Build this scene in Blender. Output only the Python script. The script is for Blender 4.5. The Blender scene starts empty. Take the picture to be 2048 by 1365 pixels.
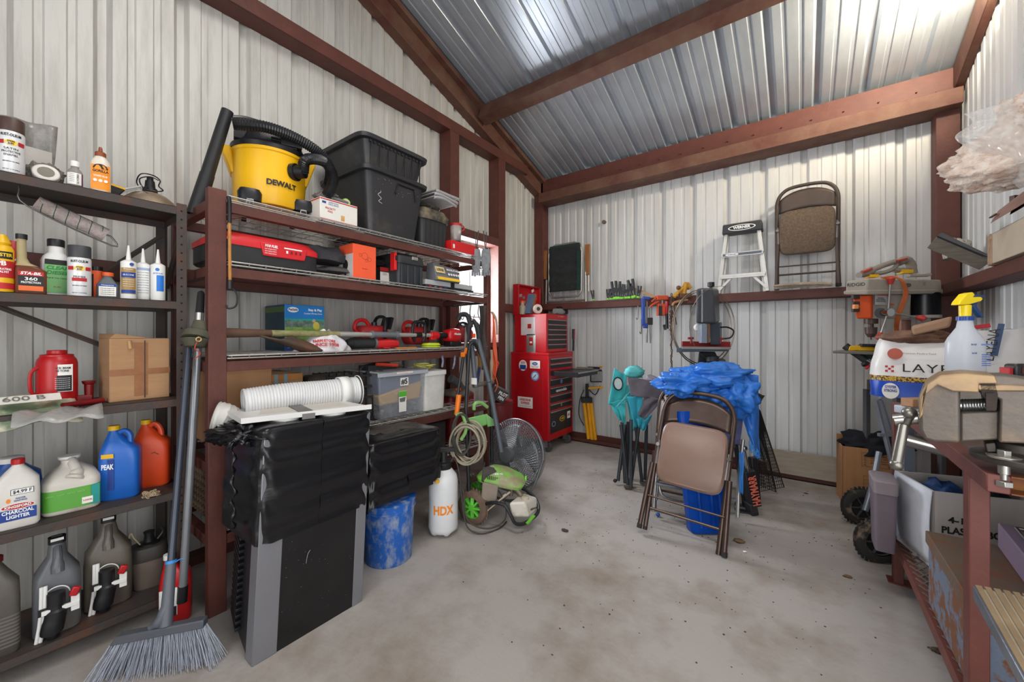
import bpy, math, random
from mathutils import Vector, Matrix, noise
R = math.radians
S = bpy.context.scene
# ------------------------------------------------------------------ camera
EYE, FL, HX, HY, YAW = 1.26, 786.0, 1024.0, 672.0, R(36.5)
cam = bpy.data.objects.new('camera', bpy.data.cameras.new('camera'))
S.collection.objects.link(cam); S.camera = cam
cam.location = (0, 0, EYE); cam.rotation_euler = (R(90), 0, YAW)
cam.data.sensor_width = 36; cam.data.lens = FL/2048*36
cam.data.shift_y = -(682.5-HY)/2048; cam.data.clip_start = .02
# ------------------------------------------------------------------ world, lights, exposure
W = bpy.data.worlds.new('world'); S.world = W; W.use_nodes = True
nt = W.node_tree; bg = nt.nodes['Background']
sky = nt.nodes.new('ShaderNodeTexSky'); sky.sky_type = 'HOSEK_WILKIE'; sky.sun_direction = (0.3, -0.8, .7); sky.turbidity = 3
mx = nt.nodes.new('ShaderNodeMixRGB'); mx.inputs[0].default_value = .75; mx.inputs[2].default_value = (1, 1, 1, 1)
nt.links.new(sky.outputs[0], mx.inputs[1]); nt.links.new(mx.outputs[0], bg.inputs[0]); bg.inputs[1].default_value = 1.3
def area(name, loc, rot, sx, sy, watts, col):
    l = bpy.data.lights.new(name, 'AREA'); l.shape = 'RECTANGLE'; l.size = sx; l.size_y = sy; l.energy = watts; l.color = col
    o = bpy.data.objects.new(name, l); S.collection.objects.link(o); o.location = loc; o.rotation_euler = rot; return o
area('open_door_daylight', (.0, -1.9, 1.75), (R(88), 0, R(4)), 1.9, 2.5, 42, (.97, .98, 1))
area('shop_light', (-.75, .75, 3.72), (0, 0, 0), 1.8, .5, 40, (1, .96, .9))
area('window_daylight', (-2.95, 3.05, 1.72), (0, R(-90), 0), .9, .55, 75, (.91, .95, 1))
area('side_door_daylight', (.86, .2, 1.3), (0, R(90), 0), 2.0, 1.2, 22, (.95, .97, 1))
area('ceiling_lamp_light', (.80, 3.2, 3.3), Vector((.5, -.5, -.62)).to_track_quat('Z', 'Y').to_euler(), .3, .12, 60, (1, .88, .66))
S.view_settings.view_transform = 'Standard'; S.view_settings.look = 'None'
S.view_settings.exposure = 0.12; S.view_settings.gamma = 1; S.view_settings.use_curve_mapping = False

# ------------------------------------------------------------------ pixel -> place
CR, CF = Vector((math.cos(YAW), math.sin(YAW), 0)), Vector((-math.sin(YAW), math.cos(YAW), 0))
def ray(px, py): return CR*((px-HX)/FL) + CF + Vector((0, 0, (HY-py)/FL))
def atX(px, py, X): r = ray(px, py); t = X/r.x; return Vector((X, r.y*t, EYE+r.z*t))
def atY(px, py, Y): r = ray(px, py); t = Y/r.y; return Vector((r.x*t, Y, EYE+r.z*t))
def atZ(px, py, Z): r = ray(px, py); t = (Z-EYE)/r.z; return Vector((r.x*t, r.y*t, Z))
def atD(px, py, D): r = ray(px, py); return Vector((r.x*D, r.y*D, EYE+r.z*D))
def face(p, off=0): return math.atan2(-p[0], p[1]) + R(off)      # turn a front (-Y) towards the viewer's spot

# ------------------------------------------------------------------ materials
def lin(c):
    if isinstance(c, str): c = [int(c[i:i+2], 16)/255 for i in (0, 2, 4)]
    return tuple(((x/12.92) if x <= .04045 else ((x+.055)/1.055)**2.4) for x in c[:3]) + (1,)
MAT = {}
def M(col, rough=.5, metal=0, var=.12, scale=6, bump=0, col2=None, amt=.5, alpha=1, trans=0, bscale=None, stretch=None, emit=0, spec=None, key=None, thr=.5, soft=.12):
    k = key or (str(col), rough, metal, var, scale, bump, str(col2), amt, alpha, trans, bscale, stretch, emit, spec, thr, soft)
    if k in MAT: return MAT[k]
    m = bpy.data.materials.new('material'); m.use_nodes = True; n = m.node_tree.nodes; L = m.node_tree.links
    b = n['Principled BSDF']; b.inputs['Roughness'].default_value = rough; b.inputs['Metallic'].default_value = metal
    if spec is not None: b.inputs['Specular IOR Level'].default_value = spec
    tc = n.new('ShaderNodeTexCoord'); mp = n.new('ShaderNodeMapping'); L.new(tc.outputs['Object'], mp.inputs[0])
    if stretch: mp.inputs['Scale'].default_value = stretch
    nz = n.new('ShaderNodeTexNoise'); nz.inputs['Scale'].default_value = scale; nz.inputs['Detail'].default_value = 6; nz.inputs['Roughness'].default_value = .65
    L.new(mp.outputs[0], nz.inputs[0])
    rp = n.new('ShaderNodeValToRGB'); c = lin(col)
    c2 = lin(col2) if col2 else tuple(max(0, x*(1-var*1.6)) for x in c[:3])+(1,)
    c1 = c if col2 else tuple(min(1, x*(1+var*.7)) for x in c[:3])+(1,)
    e = rp.color_ramp.elements; e[0].color = c1; e[1].color = c2
    if col2: e[0].position = max(0, thr-soft); e[1].position = min(1, thr+soft); 
    else: e[0].position = .3; e[1].position = .75
    L.new(nz.outputs['Fac'], rp.inputs[0]); L.new(rp.outputs[0], b.inputs['Base Color'])
    if bump:
        n2 = n.new('ShaderNodeTexNoise'); n2.inputs['Scale'].default_value = bscale or scale*6; n2.inputs['Detail'].default_value = 4
        L.new(mp.outputs[0], n2.inputs[0])
        bp = n.new('ShaderNodeBump'); bp.inputs['Strength'].default_value = min(1, bump); bp.inputs['Distance'].default_value = .01
        L.new(n2.outputs['Fac'], bp.inputs['Height']); L.new(bp.outputs[0], b.inputs['Normal'])
    if alpha < 1: b.inputs['Alpha'].default_value = alpha
    if trans: b.inputs['Transmission Weight'].default_value = trans; b.inputs['IOR'].default_value = 1.2
    if emit: b.inputs['Emission Color'].default_value = c; b.inputs['Emission Strength'].default_value = emit
    MAT[k] = m; return m
PRIMER = M('5a2f26', .6, 0, .18, 9, .15)
PRIMER_DUSTY = M('582f25', .7, 0, .1, 5, .15, col2='6f5442', thr=.55, soft=.2)
WALL = M('c9c9c8', .5, .08, .07, 3, .04, stretch=(3, 3, .5), bscale=40)
WALLDIRT = M('c3c1bb', .5, .08, .1, 2.5, .05, col2='a6a29b', thr=.62, soft=.16, stretch=(6, 6, .7))
ROOF = M('b6bdc6', .34, .5, .1, 3, .04, stretch=(3, .6, 3))
BLK = M('17171a', .45, 0, .2, 8); BLKM = M('202024', .4, .3, .15, 8); RUB = M('1c1b1b', .85, 0, .25, 12, .3)
WHT = M('e4e3df', .45, 0, .05, 6); CLOUD = M('dad8d2', .5, 0, .12, 9)
RED = M('b3161c', .35, 0, .12, 6); CHR = M('c9c9c9', .22, 1, .08, 8); ALU = M('b9b8b4', .38, .9, .1, 10); STEEL = M('7c7976', .42, .85, .2, 12)
CARD = M('ad8560', .85, 0, .1, 4, .12, stretch=(1, 1, 6)); CARD2 = M('9c7350', .85, 0, .12, 4, .12)
YEL = M('e8b413', .42, 0, .06, 5); ORG = M('e2581d', .5, 0, .08, 5); GRN = M('7fc23f', .45, 0, .1, 6); BLUE = M('1c58b4', .4, 0, .1, 5)
RUSTY = M('4a4340', .65, .4, .2, 9, .2, col2='5f4234', thr=.58, soft=.1)
WIRE = M('c4c1bb', .4, .5, .1, 20); PAPER = M('ece9e2', .7, 0, .04, 8); INK = M('1a1a1c', .6, 0, .02, 5); INKR = M('b81f24', .6, 0, .02, 5)
INKB = M('1f3f8f', .6, 0, .02, 5); INKO = M('f08a1c', .6, 0, .02, 5); INKW = M('f2f2f0', .55, 0, .02, 5); INKY = M('f0c62a', .5, 0, .02, 5)

# ------------------------------------------------------------------ mesh building
class G:
    def __init__(s, T=None): s.v = []; s.f = []; s.mi = []; s.cur = 0; s.T = T
    def mesh(s, vs, fs, T=None):
        b = len(s.v); t = T if T is not None else s.T
        for p in vs:
            p = Vector(p); s.v.append(t @ p if t is not None else p)
        for f in fs: s.f.append([b+i for i in f]); s.mi.append(s.cur)
        return s
    def box(s, c, d, rot=None, taper=1):
        x, y, z = d[0]/2, d[1]/2, d[2]/2; t = taper
        vs = [(-x*t, -y*t, -z), (x*t, -y*t, -z), (x*t, y*t, -z), (-x*t, y*t, -z), (-x, -y, z), (x, -y, z), (x, y, z), (-x, y, z)]
        q = Matrix.Translation(c) @ (rotm(rot) if rot else Matrix())
        vs = [q @ Vector(p) for p in vs]
        return s.mesh(vs, [(0, 3, 2, 1), (4, 5, 6, 7), (0, 1, 5, 4), (1, 2, 6, 5), (2, 3, 7, 6), (3, 0, 4, 7)])
    def bb(s, a, b): return s.box([(a[i]+b[i])/2 for i in range(3)], [abs(b[i]-a[i]) for i in range(3)])
    def hexa(s, p): return s.mesh(p, [(0, 3, 2, 1), (4, 5, 6, 7), (0, 1, 5, 4), (1, 2, 6, 5), (2, 3, 7, 6), (3, 0, 4, 7)])
    def bar(s, a, b, w, h, up=(0, 0, 1)):
        a, b = Vector(a), Vector(b); d = (b-a).normalized(); u = Vector(up)
        if abs(d.dot(u)) > .98: u = Vector((0, 1, 0))
        x = d.cross(u).normalized(); z = x.cross(d)
        p = [o + x*sx*w/2 + z*sz*h/2 for o in (a, b) for sx, sz in ((-1, -1), (1, -1), (1, 1), (-1, 1))]
        return s.mesh(p, [(0, 3, 2, 1), (4, 5, 6, 7), (0, 1, 5, 4), (1, 2, 6, 5), (2, 3, 7, 6), (3, 0, 4, 7)])
    def cyl(s, a, b, r, r2=None, n=16, cap=True):
        r2 = r if r2 is None else r2; a, b = Vector(a), Vector(b); d = (b-a).normalized()
        u = Vector((0, 0, 1)) if abs(d.z) < .9 else Vector((1, 0, 0)); x = d.cross(u).normalized(); y = d.cross(x)
        vs = []
        for o, q in ((a, r), (b, r2)):
            for i in range(n): t = 2*math.pi*i/n; vs.append(o + x*q*math.cos(t) + y*q*math.sin(t))
        fs = [(i, n+i, n+(i+1) % n, (i+1) % n) for i in range(n)]
        if cap: fs += [tuple(range(n)), tuple(range(2*n-1, n-1, -1))]
        return s.mesh(vs, fs)
    def lathe(s, prof, c=(0, 0, 0), n=24, axis=None, cap=True):
        return s.loft([(z, r, r, 2, 0, 0) for r, z in prof], c, n, axis, cap)
    def loft(s, secs, c=(0, 0, 0), n=24, axis=None, cap=True):   # (z, rx, ry, exponent, ox, oy)
        vs = []; q = Matrix.Translation(c) @ (axis if axis is not None else Matrix())
        for sec in secs:
            z, rx, ry = sec[:3]; e = sec[3] if len(sec) > 3 else 2; ox = sec[4] if len(sec) > 4 else 0; oy = sec[5] if len(sec) > 5 else 0
            for i in range(n):
                t = 2*math.pi*(i+.5)/n; ct, st = math.cos(t), math.sin(t)
                vs.append(q @ Vector((ox+rx*math.copysign(abs(ct)**(2/e), ct), oy+ry*math.copysign(abs(st)**(2/e), st), z)))
        fs = []; k = len(secs)
        for j in range(k-1):
            for i in range(n): fs.append((j*n+i, j*n+(i+1) % n, (j+1)*n+(i+1) % n, (j+1)*n+i))
        if cap: fs += [tuple(range(n-1, -1, -1)), tuple(range((k-1)*n, k*n))]
        return s.mesh(vs, fs)
    def tube(s, pts, r, n=8, smooth=0, closed=False, cap=True):
        P = [Vector(p) for p in pts]
        if smooth: P = catmull(P, smooth, closed)
        m = len(P); rs = r if isinstance(r, (list, tuple)) else None
        if rs: rs = [rs[min(len(rs)-1, int(i/m*len(rs)))] if len(rs) != m else rs[i] for i in range(m)]
        vs = []; prev = None
        for i, p in enumerate(P):
            if closed: d = P[(i+1) % m]-P[i-1]
            else: d = P[min(i+1, m-1)]-P[max(i-1, 0)]
            d = d.normalized() if d.length > 1e-9 else Vector((0, 0, 1))
            if prev is None:
                u = Vector((0, 0, 1)) if abs(d.z) < .9 else Vector((1, 0, 0)); x = d.cross(u).normalized()
            else:
                x = prev - d*prev.dot(d); x = x.normalized() if x.length > 1e-6 else d.orthogonal().normalized()
            prev = x; y = d.cross(x); q = rs[i] if rs else r
            for k in range(n): t = 2*math.pi*k/n; vs.append(p + x*q*math.cos(t) + y*q*math.sin(t))
        fs = []
        for j in range(m if closed else m-1):
            a, b = j*n, ((j+1) % m)*n
            for k in range(n): fs.append((a+k, a+(k+1) % n, b+(k+1) % n, b+k))
        if cap and not closed: fs += [tuple(range(n-1, -1, -1)), tuple(range((m-1)*n, m*n))]
        return s.mesh(vs, fs)
    def prism(s, poly, t, T=None):       # polygon in XZ, thickness t along Y centred
        n = len(poly); vs = [(x, -t/2, z) for x, z in poly]+[(x, t/2, z) for x, z in poly]
        fs = [tuple(range(n)), tuple(range(2*n-1, n-1, -1))]+[(i, n+i, n+(i+1) % n, (i+1) % n) for i in range(n)]
        if T is not None: vs = [T @ Vector(v) for v in vs]
        return s.mesh(vs, fs)
    def ball(s, c, r, seed=0, amp=0, freq=3, n=20, m=12, e=2, flat=None):
        rx, ry, rz = (r, r, r) if not isinstance(r, (tuple, list)) else r; vs = [];
        for j in range(m+1):
            ph = math.pi*j/m-math.pi/2
            for i in range(n):
                t = 2*math.pi*i/n
                d = Vector((math.cos(ph)*math.cos(t), math.cos(ph)*math.sin(t), math.sin(ph)))
                dd = Vector([math.copysign(abs(q)**(2/e), q) for q in d])
                k = 1 + (amp*noise.noise(d*freq+Vector((seed*7.3, seed, 0))) if amp else 0)
                p = Vector((dd.x*rx*k, dd.y*ry*k, dd.z*rz*k))
                if flat is not None: p.z = max(p.z, flat)
                vs.append(p + Vector(c))
        fs = [(j*n+i, j*n+(i+1) % n, (j+1)*n+(i+1) % n, (j+1)*n+i) for j in range(m) for i in range(n)]
        return s.mesh(vs, fs)
    def ring(s, c, R0, r, axis=None, n=32, k=8, a0=0, a1=2*math.pi, sx=1, sy=1):
        q = Matrix.Translation(c) @ (axis if axis is not None else Matrix()); full = abs(a1-a0-2*math.pi) < 1e-6
        pts = [q @ Vector((R0*sx*math.cos(a0+(a1-a0)*i/n), R0*sy*math.sin(a0+(a1-a0)*i/n), 0)) for i in range(n if full else n+1)]
        return s.tube(pts, r, k, closed=full)
    def surf(s, nu, nv, fn, thick=0):
        vs = [Vector(fn(i/nu, j/nv)) for j in range(nv+1) for i in range(nu+1)]; w = nu+1
        fs = [(j*w+i, j*w+i+1, (j+1)*w+i+1, (j+1)*w+i) for j in range(nv) for i in range(nu)]
        return s.mesh(vs, fs)
def catmull(P, k, closed=False):
    n = len(P); out = []
    for i in range(n if closed else n-1):
        g = (lambda j: P[j % n]) if closed else (lambda j: P[max(0, min(n-1, j))])
        a, b, c, d = g(i-1), g(i), g(i+1), g(i+2)
        for j in range(k):
            t = j/k; out.append(.5*((2*b)+(-a+c)*t+(2*a-5*b+4*c-d)*t*t+(-a+3*b-3*c+d)*t**3))
    if not closed: out.append(P[-1])
    return out
def rotm(r):
    return Matrix.Rotation(r[2], 4, 'Z') @ Matrix.Rotation(r[1], 4, 'Y') @ Matrix.Rotation(r[0], 4, 'X')
AX = Matrix.Rotation(R(90), 4, 'Y'); AY = Matrix.Rotation(R(90), 4, 'X')   # loft axis: AX -> along +X; AY -> along -Y
# ------------------------------------------------------------------ objects
def obj(name, g, m, parent=None, bev=0, smooth=35, solid=0, sub=0, loc=None, label=None, seg=2):
    me = bpy.data.meshes.new(name); me.from_pydata([tuple(v) for v in g.v], [], g.f); me.update()
    mats = m if isinstance(m, (list, tuple)) else [m]
    for q in mats: me.materials.append(q)
    if len(mats) > 1: me.polygons.foreach_set('material_index', g.mi)
    if smooth:
        me.polygons.foreach_set('use_smooth', [True]*len(me.polygons))
        if smooth < 180: me.set_sharp_from_angle(angle=R(smooth))
    o = bpy.data.objects.new(name, me); S.collection.objects.link(o)
    if parent is not None: o.parent = parent
    if loc is not None: o.location = loc
    if solid: md = o.modifiers.new('solid', 'SOLIDIFY'); md.thickness = solid; md.offset = 0
    if bev: md = o.modifiers.new('bevel', 'BEVEL'); md.width = bev; md.segments = seg; md.limit_method = 'ANGLE'; md.angle_limit = R(40); md.harden_normals = False
    if sub: md = o.modifiers.new('sub', 'SUBSURF'); md.levels = sub; md.render_levels = sub
    if label: o['label'] = label
    return o
def thing(name, label, cat, loc=(0, 0, 0), rz=0, group=None, rot=None):
    o = bpy.data.objects.new(name, None); S.collection.objects.link(o); o.empty_display_size = .05
    o.location = loc; o.rotation_euler = rot or (0, 0, rz); o['label'] = label; o['category'] = cat
    if group: o['group'] = group
    return o
def tag(o, label, cat, group=None, kind=None):
    o['label'] = label; o['category'] = cat
    if group: o['group'] = group
    if kind: o['kind'] = kind
    return o
def struct(name, g, m, **k):
    o = obj(name, g, m, **k); o['kind'] = 'structure'; return o
def text(parent, s, size, loc, m, rot=(R(90), 0, 0), bend=0, bold=0, name='lettering', ext=.0004, align='CENTER', w=0, shear=0, lsp=1):
    c = bpy.data.curves.new('t', 'FONT'); c.body = s; c.size = size; c.align_x = align; c.align_y = 'CENTER'; c.extrude = ext; c.offset = bold*size; c.shear = shear; c.resolution_u = 3; c.space_character = lsp
    o = bpy.data.objects.new('t', c); S.collection.objects.link(o); bpy.context.view_layer.update()
    me = bpy.data.meshes.new_from_object(o.evaluated_get(bpy.context.evaluated_depsgraph_get())); bpy.data.objects.remove(o); bpy.data.curves.remove(c)
    xs = [v.co.x for v in me.vertices]; sx = w/max(1e-6, max(xs)-min(xs)) if w else 1
    for v in me.vertices:
        x, y, z = v.co; x *= sx
        if bend:
            a = x/bend; v.co = ((bend+z)*math.sin(a), y, (bend+z)*math.cos(a)-bend)
        else: v.co = (x, y, z)
    me.materials.clear(); me.materials.append(m)
    r = bpy.data.objects.new(name, me); S.collection.objects.link(r); r.parent = parent; r.location = loc; r.rotation_euler = rot
    return r
def patch(parent, w, h, loc, m, bend=0, rot=(R(90), 0, 0), name='label_panel', t=.0006, n=10, e=None):   # thin sticker in XY of its own frame, optional bend, e: ellipse
    g = G(); 
    if e:
        N = 28; pts = [(w/2*math.cos(2*math.pi*i/N), h/2*math.sin(2*math.pi*i/N)) for i in range(N)]
        top = [bendp(x, y, t, bend) for x, y in pts]; bot = [bendp(x, y, -t*.2, bend) for x, y in pts]
        g.mesh(top+bot, [tuple(range(N))]+[(i, N+i, N+(i+1) % N, (i+1) % N) for i in range(N)])
    else:
        vs = []; n = n if bend else 1
        for z in (t, -t*.2):
            for i in range(n+1):
                for y in (-h/2, h/2): vs.append(bendp(-w/2+w*i/n, y, z, bend))
        fs = []; k = 2*(n+1)
        for i in range(n):
            a = 2*i; fs += [(a, a+2, a+3, a+1), (a, k+a, k+a+2, a+2), (a+1, a+3, k+a+3, k+a+1)]
        fs += [(0, 1, k+1, k), (2*n, k+2*n, k+2*n+1, 2*n+1)]
        g.mesh(vs, fs)
    o = obj(name, g, m, parent, loc=loc, smooth=30); o.rotation_euler = rot; return o
def bendp(x, y, z, b):
    if not b: return (x, y, z)
    a = x/b; return ((b+z)*math.sin(a), y, (b+z)*math.cos(a)-b)

def put(px, X, z=0):            # base spot on the plane X, metres per pixel there, and the same for round things
    p = atX(px, HY, X); d = p.y*math.cos(YAW)-X*math.sin(YAW); c = (px-HX)/FL
    return Vector((X, p.y, z)), d/FL, d/FL/math.sqrt(1+c*c)
def putY(px, Y, z=0):
    p = atY(px, HY, Y); d = Y*math.cos(YAW)-p.x*math.sin(YAW); c = (px-HX)/FL
    return Vector((p.x, Y, z)), d/FL, d/FL/math.sqrt(1+c*c)
def kids(o): return [c for c in bpy.data.objects if c.parent is o]
def dup(root, loc=None, rot=None, label=None, group=None):
    r = root.copy(); S.collection.objects.link(r)
    if loc is not None: r.location = loc
    if rot is not None: r.rotation_euler = rot
    if label: r['label'] = label
    if group: r['group'] = group
    def rec(a, b):
        for c in kids(a):
            d = c.copy(); S.collection.objects.link(d); d.parent = b; rec(c, d)
    rec(root, r); return r

def view(name, label, cat, ax, ay, t, group=None, th=YAW):     # a thing with its own heading th: x runs to the right, y away, with a picker for its own frame
    P0 = atD(ax, ay, t); o = thing(name, label, cat, P0, th, group); n = Vector((-math.sin(th), math.cos(th), 0)); x = Vector((math.cos(th), math.sin(th), 0)); E = Vector((0, 0, EYE))
    def q(px, py, dy=0):
        r = ray(px, py); k = ((P0-E).dot(n)+dy)/r.dot(n); v = E+r*k-P0
        return Vector((v.dot(x), dy, v.z))
    return o, q, t/FL
# ================================================================== the setting
LX, BY, RX = -2.76, 4.34, .93
EAVE, SL, RIDGE, FY = 3.19, .328, 1.0, -2.0
def roofz(y): return EAVE + (BY-max(y, RIDGE))*SL - max(0, RIDGE-y)*SL
g = G(); g.bb((LX-.1, FY-.4, -.12), (RX+.1, BY+.1, 0))
CONC = M('a49e99', .8, 0, .1, 1.9, .12, col2='7d6f60', thr=.6, soft=.14, bscale=60)
struct('floor', g, CONC)
def ribs(u0, u1, phase=0, pitch=.305):
    out = []; k = math.floor((u0-phase)/pitch)-1
    while phase+k*pitch < u1+pitch:
        b = phase+k*pitch
        for du, d in ((0, 0), (.018, -.03), (.05, -.03), (.068, 0), (.118, 0), (.124, -.006), (.148, -.006), (.154, 0), (.219, 0), (.225, -.006), (.249, -.006), (.255, 0)):
            u = b+du
            if u0 < u < u1: out.append((u, d))
        k += 1
    return [(u0, 0)]+out+[(u1, 0)]
def sheet(prof, lo, hi, fn, hole=None):
    g = G(); 
    if hole:
        h0, h1, z0, z1 = hole; prof = sorted([p for p in prof if not (abs(p[0]-h0) < 1e-4 or abs(p[0]-h1) < 1e-4)]+[(h0, 0), (h1, 0)])
    for (u, d), (v, e) in zip(prof, prof[1:]):
        segs = [(None, None)]
        if hole and u >= h0-1e-6 and v <= h1+1e-6: segs = [(None, z0), (z1, None)]
        for a, b in segs:
            a0, a1 = (lo(u), lo(v)) if a is None else (a, a); b0, b1 = (hi(u), hi(v)) if b is None else (b, b)
            g.mesh([fn(u, a0, d), fn(v, a1, e), fn(v, b1, e), fn(u, b0, d)], [(0, 1, 2, 3)])
    return g
WIN = (2.72, 3.30, 1.2, 2.22)
struct('wall_left', sheet(ribs(FY, BY, .627), lambda u: 0, lambda u: roofz(u)+.02, lambda u, v, d: (LX+d, u, v), WIN), WALLDIRT, smooth=0, solid=.002)
struct('wall_back', sheet(ribs(LX, RX, -.02), lambda u: 0, lambda u: EAVE+.02, lambda u, v, d: (u, BY-d, v)), WALL, smooth=0, solid=.002)
struct('wall_right', sheet(ribs(1.2, BY, .2), lambda u: 0, lambda u: roofz(u)+.02, lambda u, v, d: (RX-d, u, v)), WALL, smooth=0, solid=.002)
g = sheet(ribs(LX-.05, RX+.05, .06), lambda u: 0, lambda u: 1, lambda u, v, d: (u, BY+.05+(RIDGE-BY-.05)*v, (EAVE+.035-.016)+(BY-RIDGE+.05)*SL*v-d))
g2 = sheet(ribs(LX-.05, RX+.05, .06), lambda u: 0, lambda u: 1, lambda u, v, d: (u, RIDGE+(FY-RIDGE)*v, roofz(RIDGE)+.035-(RIDGE-FY)*SL*v-d))
g.mesh(g2.v, g2.f); struct('ceiling', g, ROOF, smooth=0, solid=.002)
# front wall with the wide open roller door, behind the viewer
g = G(); g.bb((LX-.05, FY-.03, 0), (-1.2, FY, roofz(FY))); g.bb((.92, FY-.03, 0), (1.0, FY, roofz(FY))); g.bb((-1.2, FY-.03, 3.0), (.92, FY, roofz(FY)))
struct('wall_front', g, WALL)
g = G(); g.bb((RX, FY, 0), (RX+.02, -.7, roofz(FY))); g.bb((RX, -.7, 2.2), (RX+.02, 1.2, roofz(1.2)-.3)); struct('wall_right', g, WALL)
# window
wg = G(); Y0, Y1, Z0, Z1 = WIN
for a, b in (((Y0, Z0), (Y1, Z0+.03)), ((Y0, Z1-.03), (Y1, Z1)), ((Y0, Z0), (Y0+.03, Z1)), ((Y1-.03, Z0), (Y1, Z1))): wg.bb((LX-.04, a[0], a[1]), (LX-.005, b[0], b[1]))
wg.bb((LX-.03, (Y0+Y1)/2-.006, Z0), (LX-.015, (Y0+Y1)/2+.006, Z1))
for k in range(1, 4): z = Z0+(Z1-Z0)*k/4; wg.bb((LX-.03, Y0, z-.006), (LX-.015, Y1, z+.006))
w1 = struct('window_1', wg, M('d9d6cf', .5)); g = G(); g.bb((LX-.024, Y0+.02, Z0+.02), (LX-.021, Y1-.02, Z1-.02))
gl = bpy.data.materials.new('glass'); gl.use_nodes = True; n = gl.node_tree.nodes; n.clear(); out = n.new('ShaderNodeOutputMaterial'); a = n.new('ShaderNodeBsdfTransparent'); b = n.new('ShaderNodeBsdfGlossy'); b.inputs['Roughness'].default_value = .05; c = n.new('ShaderNodeMixShader'); c.inputs[0].default_value = .06
for i, q in ((1, a), (2, b)): gl.node_tree.links.new(q.outputs[0], c.inputs[i])
gl.node_tree.links.new(c.outputs[0], out.inputs[0]); obj('pane', g, gl, w1)
# steel frame
TN = [0]
def trim(g, m=PRIMER, bev=.004): TN[0] += 1; return struct('trim_%d' % TN[0], g, m, bev=bev)
def chan(a, b, w, d, t=.005, ax='z', open_='-'): pass
g = G(); g.bb((LX+.0, BY-.13, 0), (LX+.13, BY, EAVE)); trim(g)                                # corner post
g = G(); g.bb((.79, BY-.14, 0), (.915, BY-.0, EAVE-.12)); trim(g)                         # right corner post
# eave tube and the strap above it
g = G(); g.bb((LX+.13, BY-.235, 2.905), (RX-.02, BY-.005, 3.02)); trim(g, PRIMER_DUSTY)
g = G(); g.bb((LX+.1, BY-.13, 3.02), (RX-.02, BY-.115, 3.215)); g2 = g
for k in range(16):
    x = LX+.3+k*.21; g2.cyl((x, BY-.13, 3.1), (x, BY-.145, 3.1), .006, n=8)
trim(g, PRIMER)
def rafter(x0, x1, h=.17):
    g = G(); c = [(x0, BY-.02), (x1, BY-.02), (x1, RIDGE), (x0, RIDGE)]
    lo = [(x, y, roofz(y)-h) for x, y in c]; hi = [(x, y, roofz(y)-.002) for x, y in c]
    g.hexa(lo+hi); return g
trim(rafter(LX+.002, LX+.10, .2), PRIMER_DUSTY); trim(rafter(LX+.10, LX+.16, .05), PRIMER_DUSTY)
trim(rafter(RX-.05, RX-.002, .2), PRIMER_DUSTY)
def purlin(y, h=.11, w=.1):
    z = roofz(y)-.02; q = rotm((math.atan(-SL), 0, 0)); g = G(); g.box(((LX+RX)/2, y, z-h/2-.0), (RX-LX-.26, w, h), (math.atan(-SL), 0, 0)); return g
YP = atX(940, 210, LX+.12)
trim(purlin(3.06, .15, .12), PRIMER_DUSTY); trim(purlin(1.62, .13, .11), PRIMER_DUSTY)
# girts
g = G(); g.bb((LX+.13, BY-.15, 1.58), (RX-.2, BY-.005, 1.66)); trim(g, PRIMER)
g = G(); g.bb((RX-.14, 1.3, 1.55), (RX-.005, BY-.14, 1.62)); trim(g, PRIMER)
def cchan(y0, y1, z0, z1, x0, x1, t=.006):     # channel along Y, open downwards
    g = G(); g.bb((x0, y0, z1-t), (x1, y1, z1)); g.bb((x1-t, y0, z0), (x1, y1, z1)); return g
# left wall: the high girt, its two studs and the window header
def chy(y0, y1, z0, z1, x0=LX, x1=LX+.14, t=.006):
    g = G(); g.bb((x0, y0, z0), (x0+t, y1, z1)); g.bb((x0, y0, z0), (x1, y1, z0+t)); g.bb((x1-t, y0, z0), (x1, y1, z1)); return g
trim(chy(-1.5, 3.86, 3.17, 3.27), PRIMER, .002)
for y0, y1 in ((2.58, 2.70), (3.30, 3.42)):
    g = G(); g.bb((LX, y0, .0), (LX+.14, y0+.006, 3.17)); g.bb((LX+.134, y0, .0), (LX+.14, y1, 3.17)); g.bb((LX, y0, 0), (LX+.006, y1, 3.17)); trim(g, PRIMER, .002)
g = G(); g.bb((LX, 2.7, 2.22), (LX+.14, 3.30, 2.226)); g.bb((LX+.134, 2.70, 2.22), (LX+.14, 3.30, 2.30)); trim(g, PRIMER, .002)
g = G(); g.bb((LX, 2.7, 1.14), (LX+.14, 3.30, 1.19)); trim(g, PRIMER, .002)
for y0, y1 in ((-1.5, 2.58), (3.42, BY-.13)):
    g = G(); g.bb((LX, y0, 1.53), (LX+.09, y1, 1.62)); trim(g, PRIMER)
# base channels
g = G(); g.bb((LX+.13, BY-.11, 0), (RX-.2, BY-.1, .045)); g.bb((LX+.13, BY-.11, 0), (RX-.2, BY, .008)); g.bb((LX+.13, BY-.03, 0), (RX-.2, BY-.02, .09)); struct('baseboard_back', g, PRIMER)
g = G(); g.bb((LX, 0, 0), (LX+.08, BY-.13, .05)); struct('baseboard_left', g, PRIMER)

t = thing('ceiling_lamp', 'small metal work lamp fixed under the roof in the right corner, aimed along the ceiling', 'lamp', (.84, 3.15, 3.25)); g = G(); g.lathe([(.02, -.05), (.05, -.02), (.06, .03)], n=20, axis=Vector((-.5, .5, .62)).to_track_quat('Z', 'Y').to_matrix().to_4x4(), cap=False); g.cyl((0, 0, 0), (0, -.02, .1), .008, n=8); obj('lamp_housing', g, BLKM, t)
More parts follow.
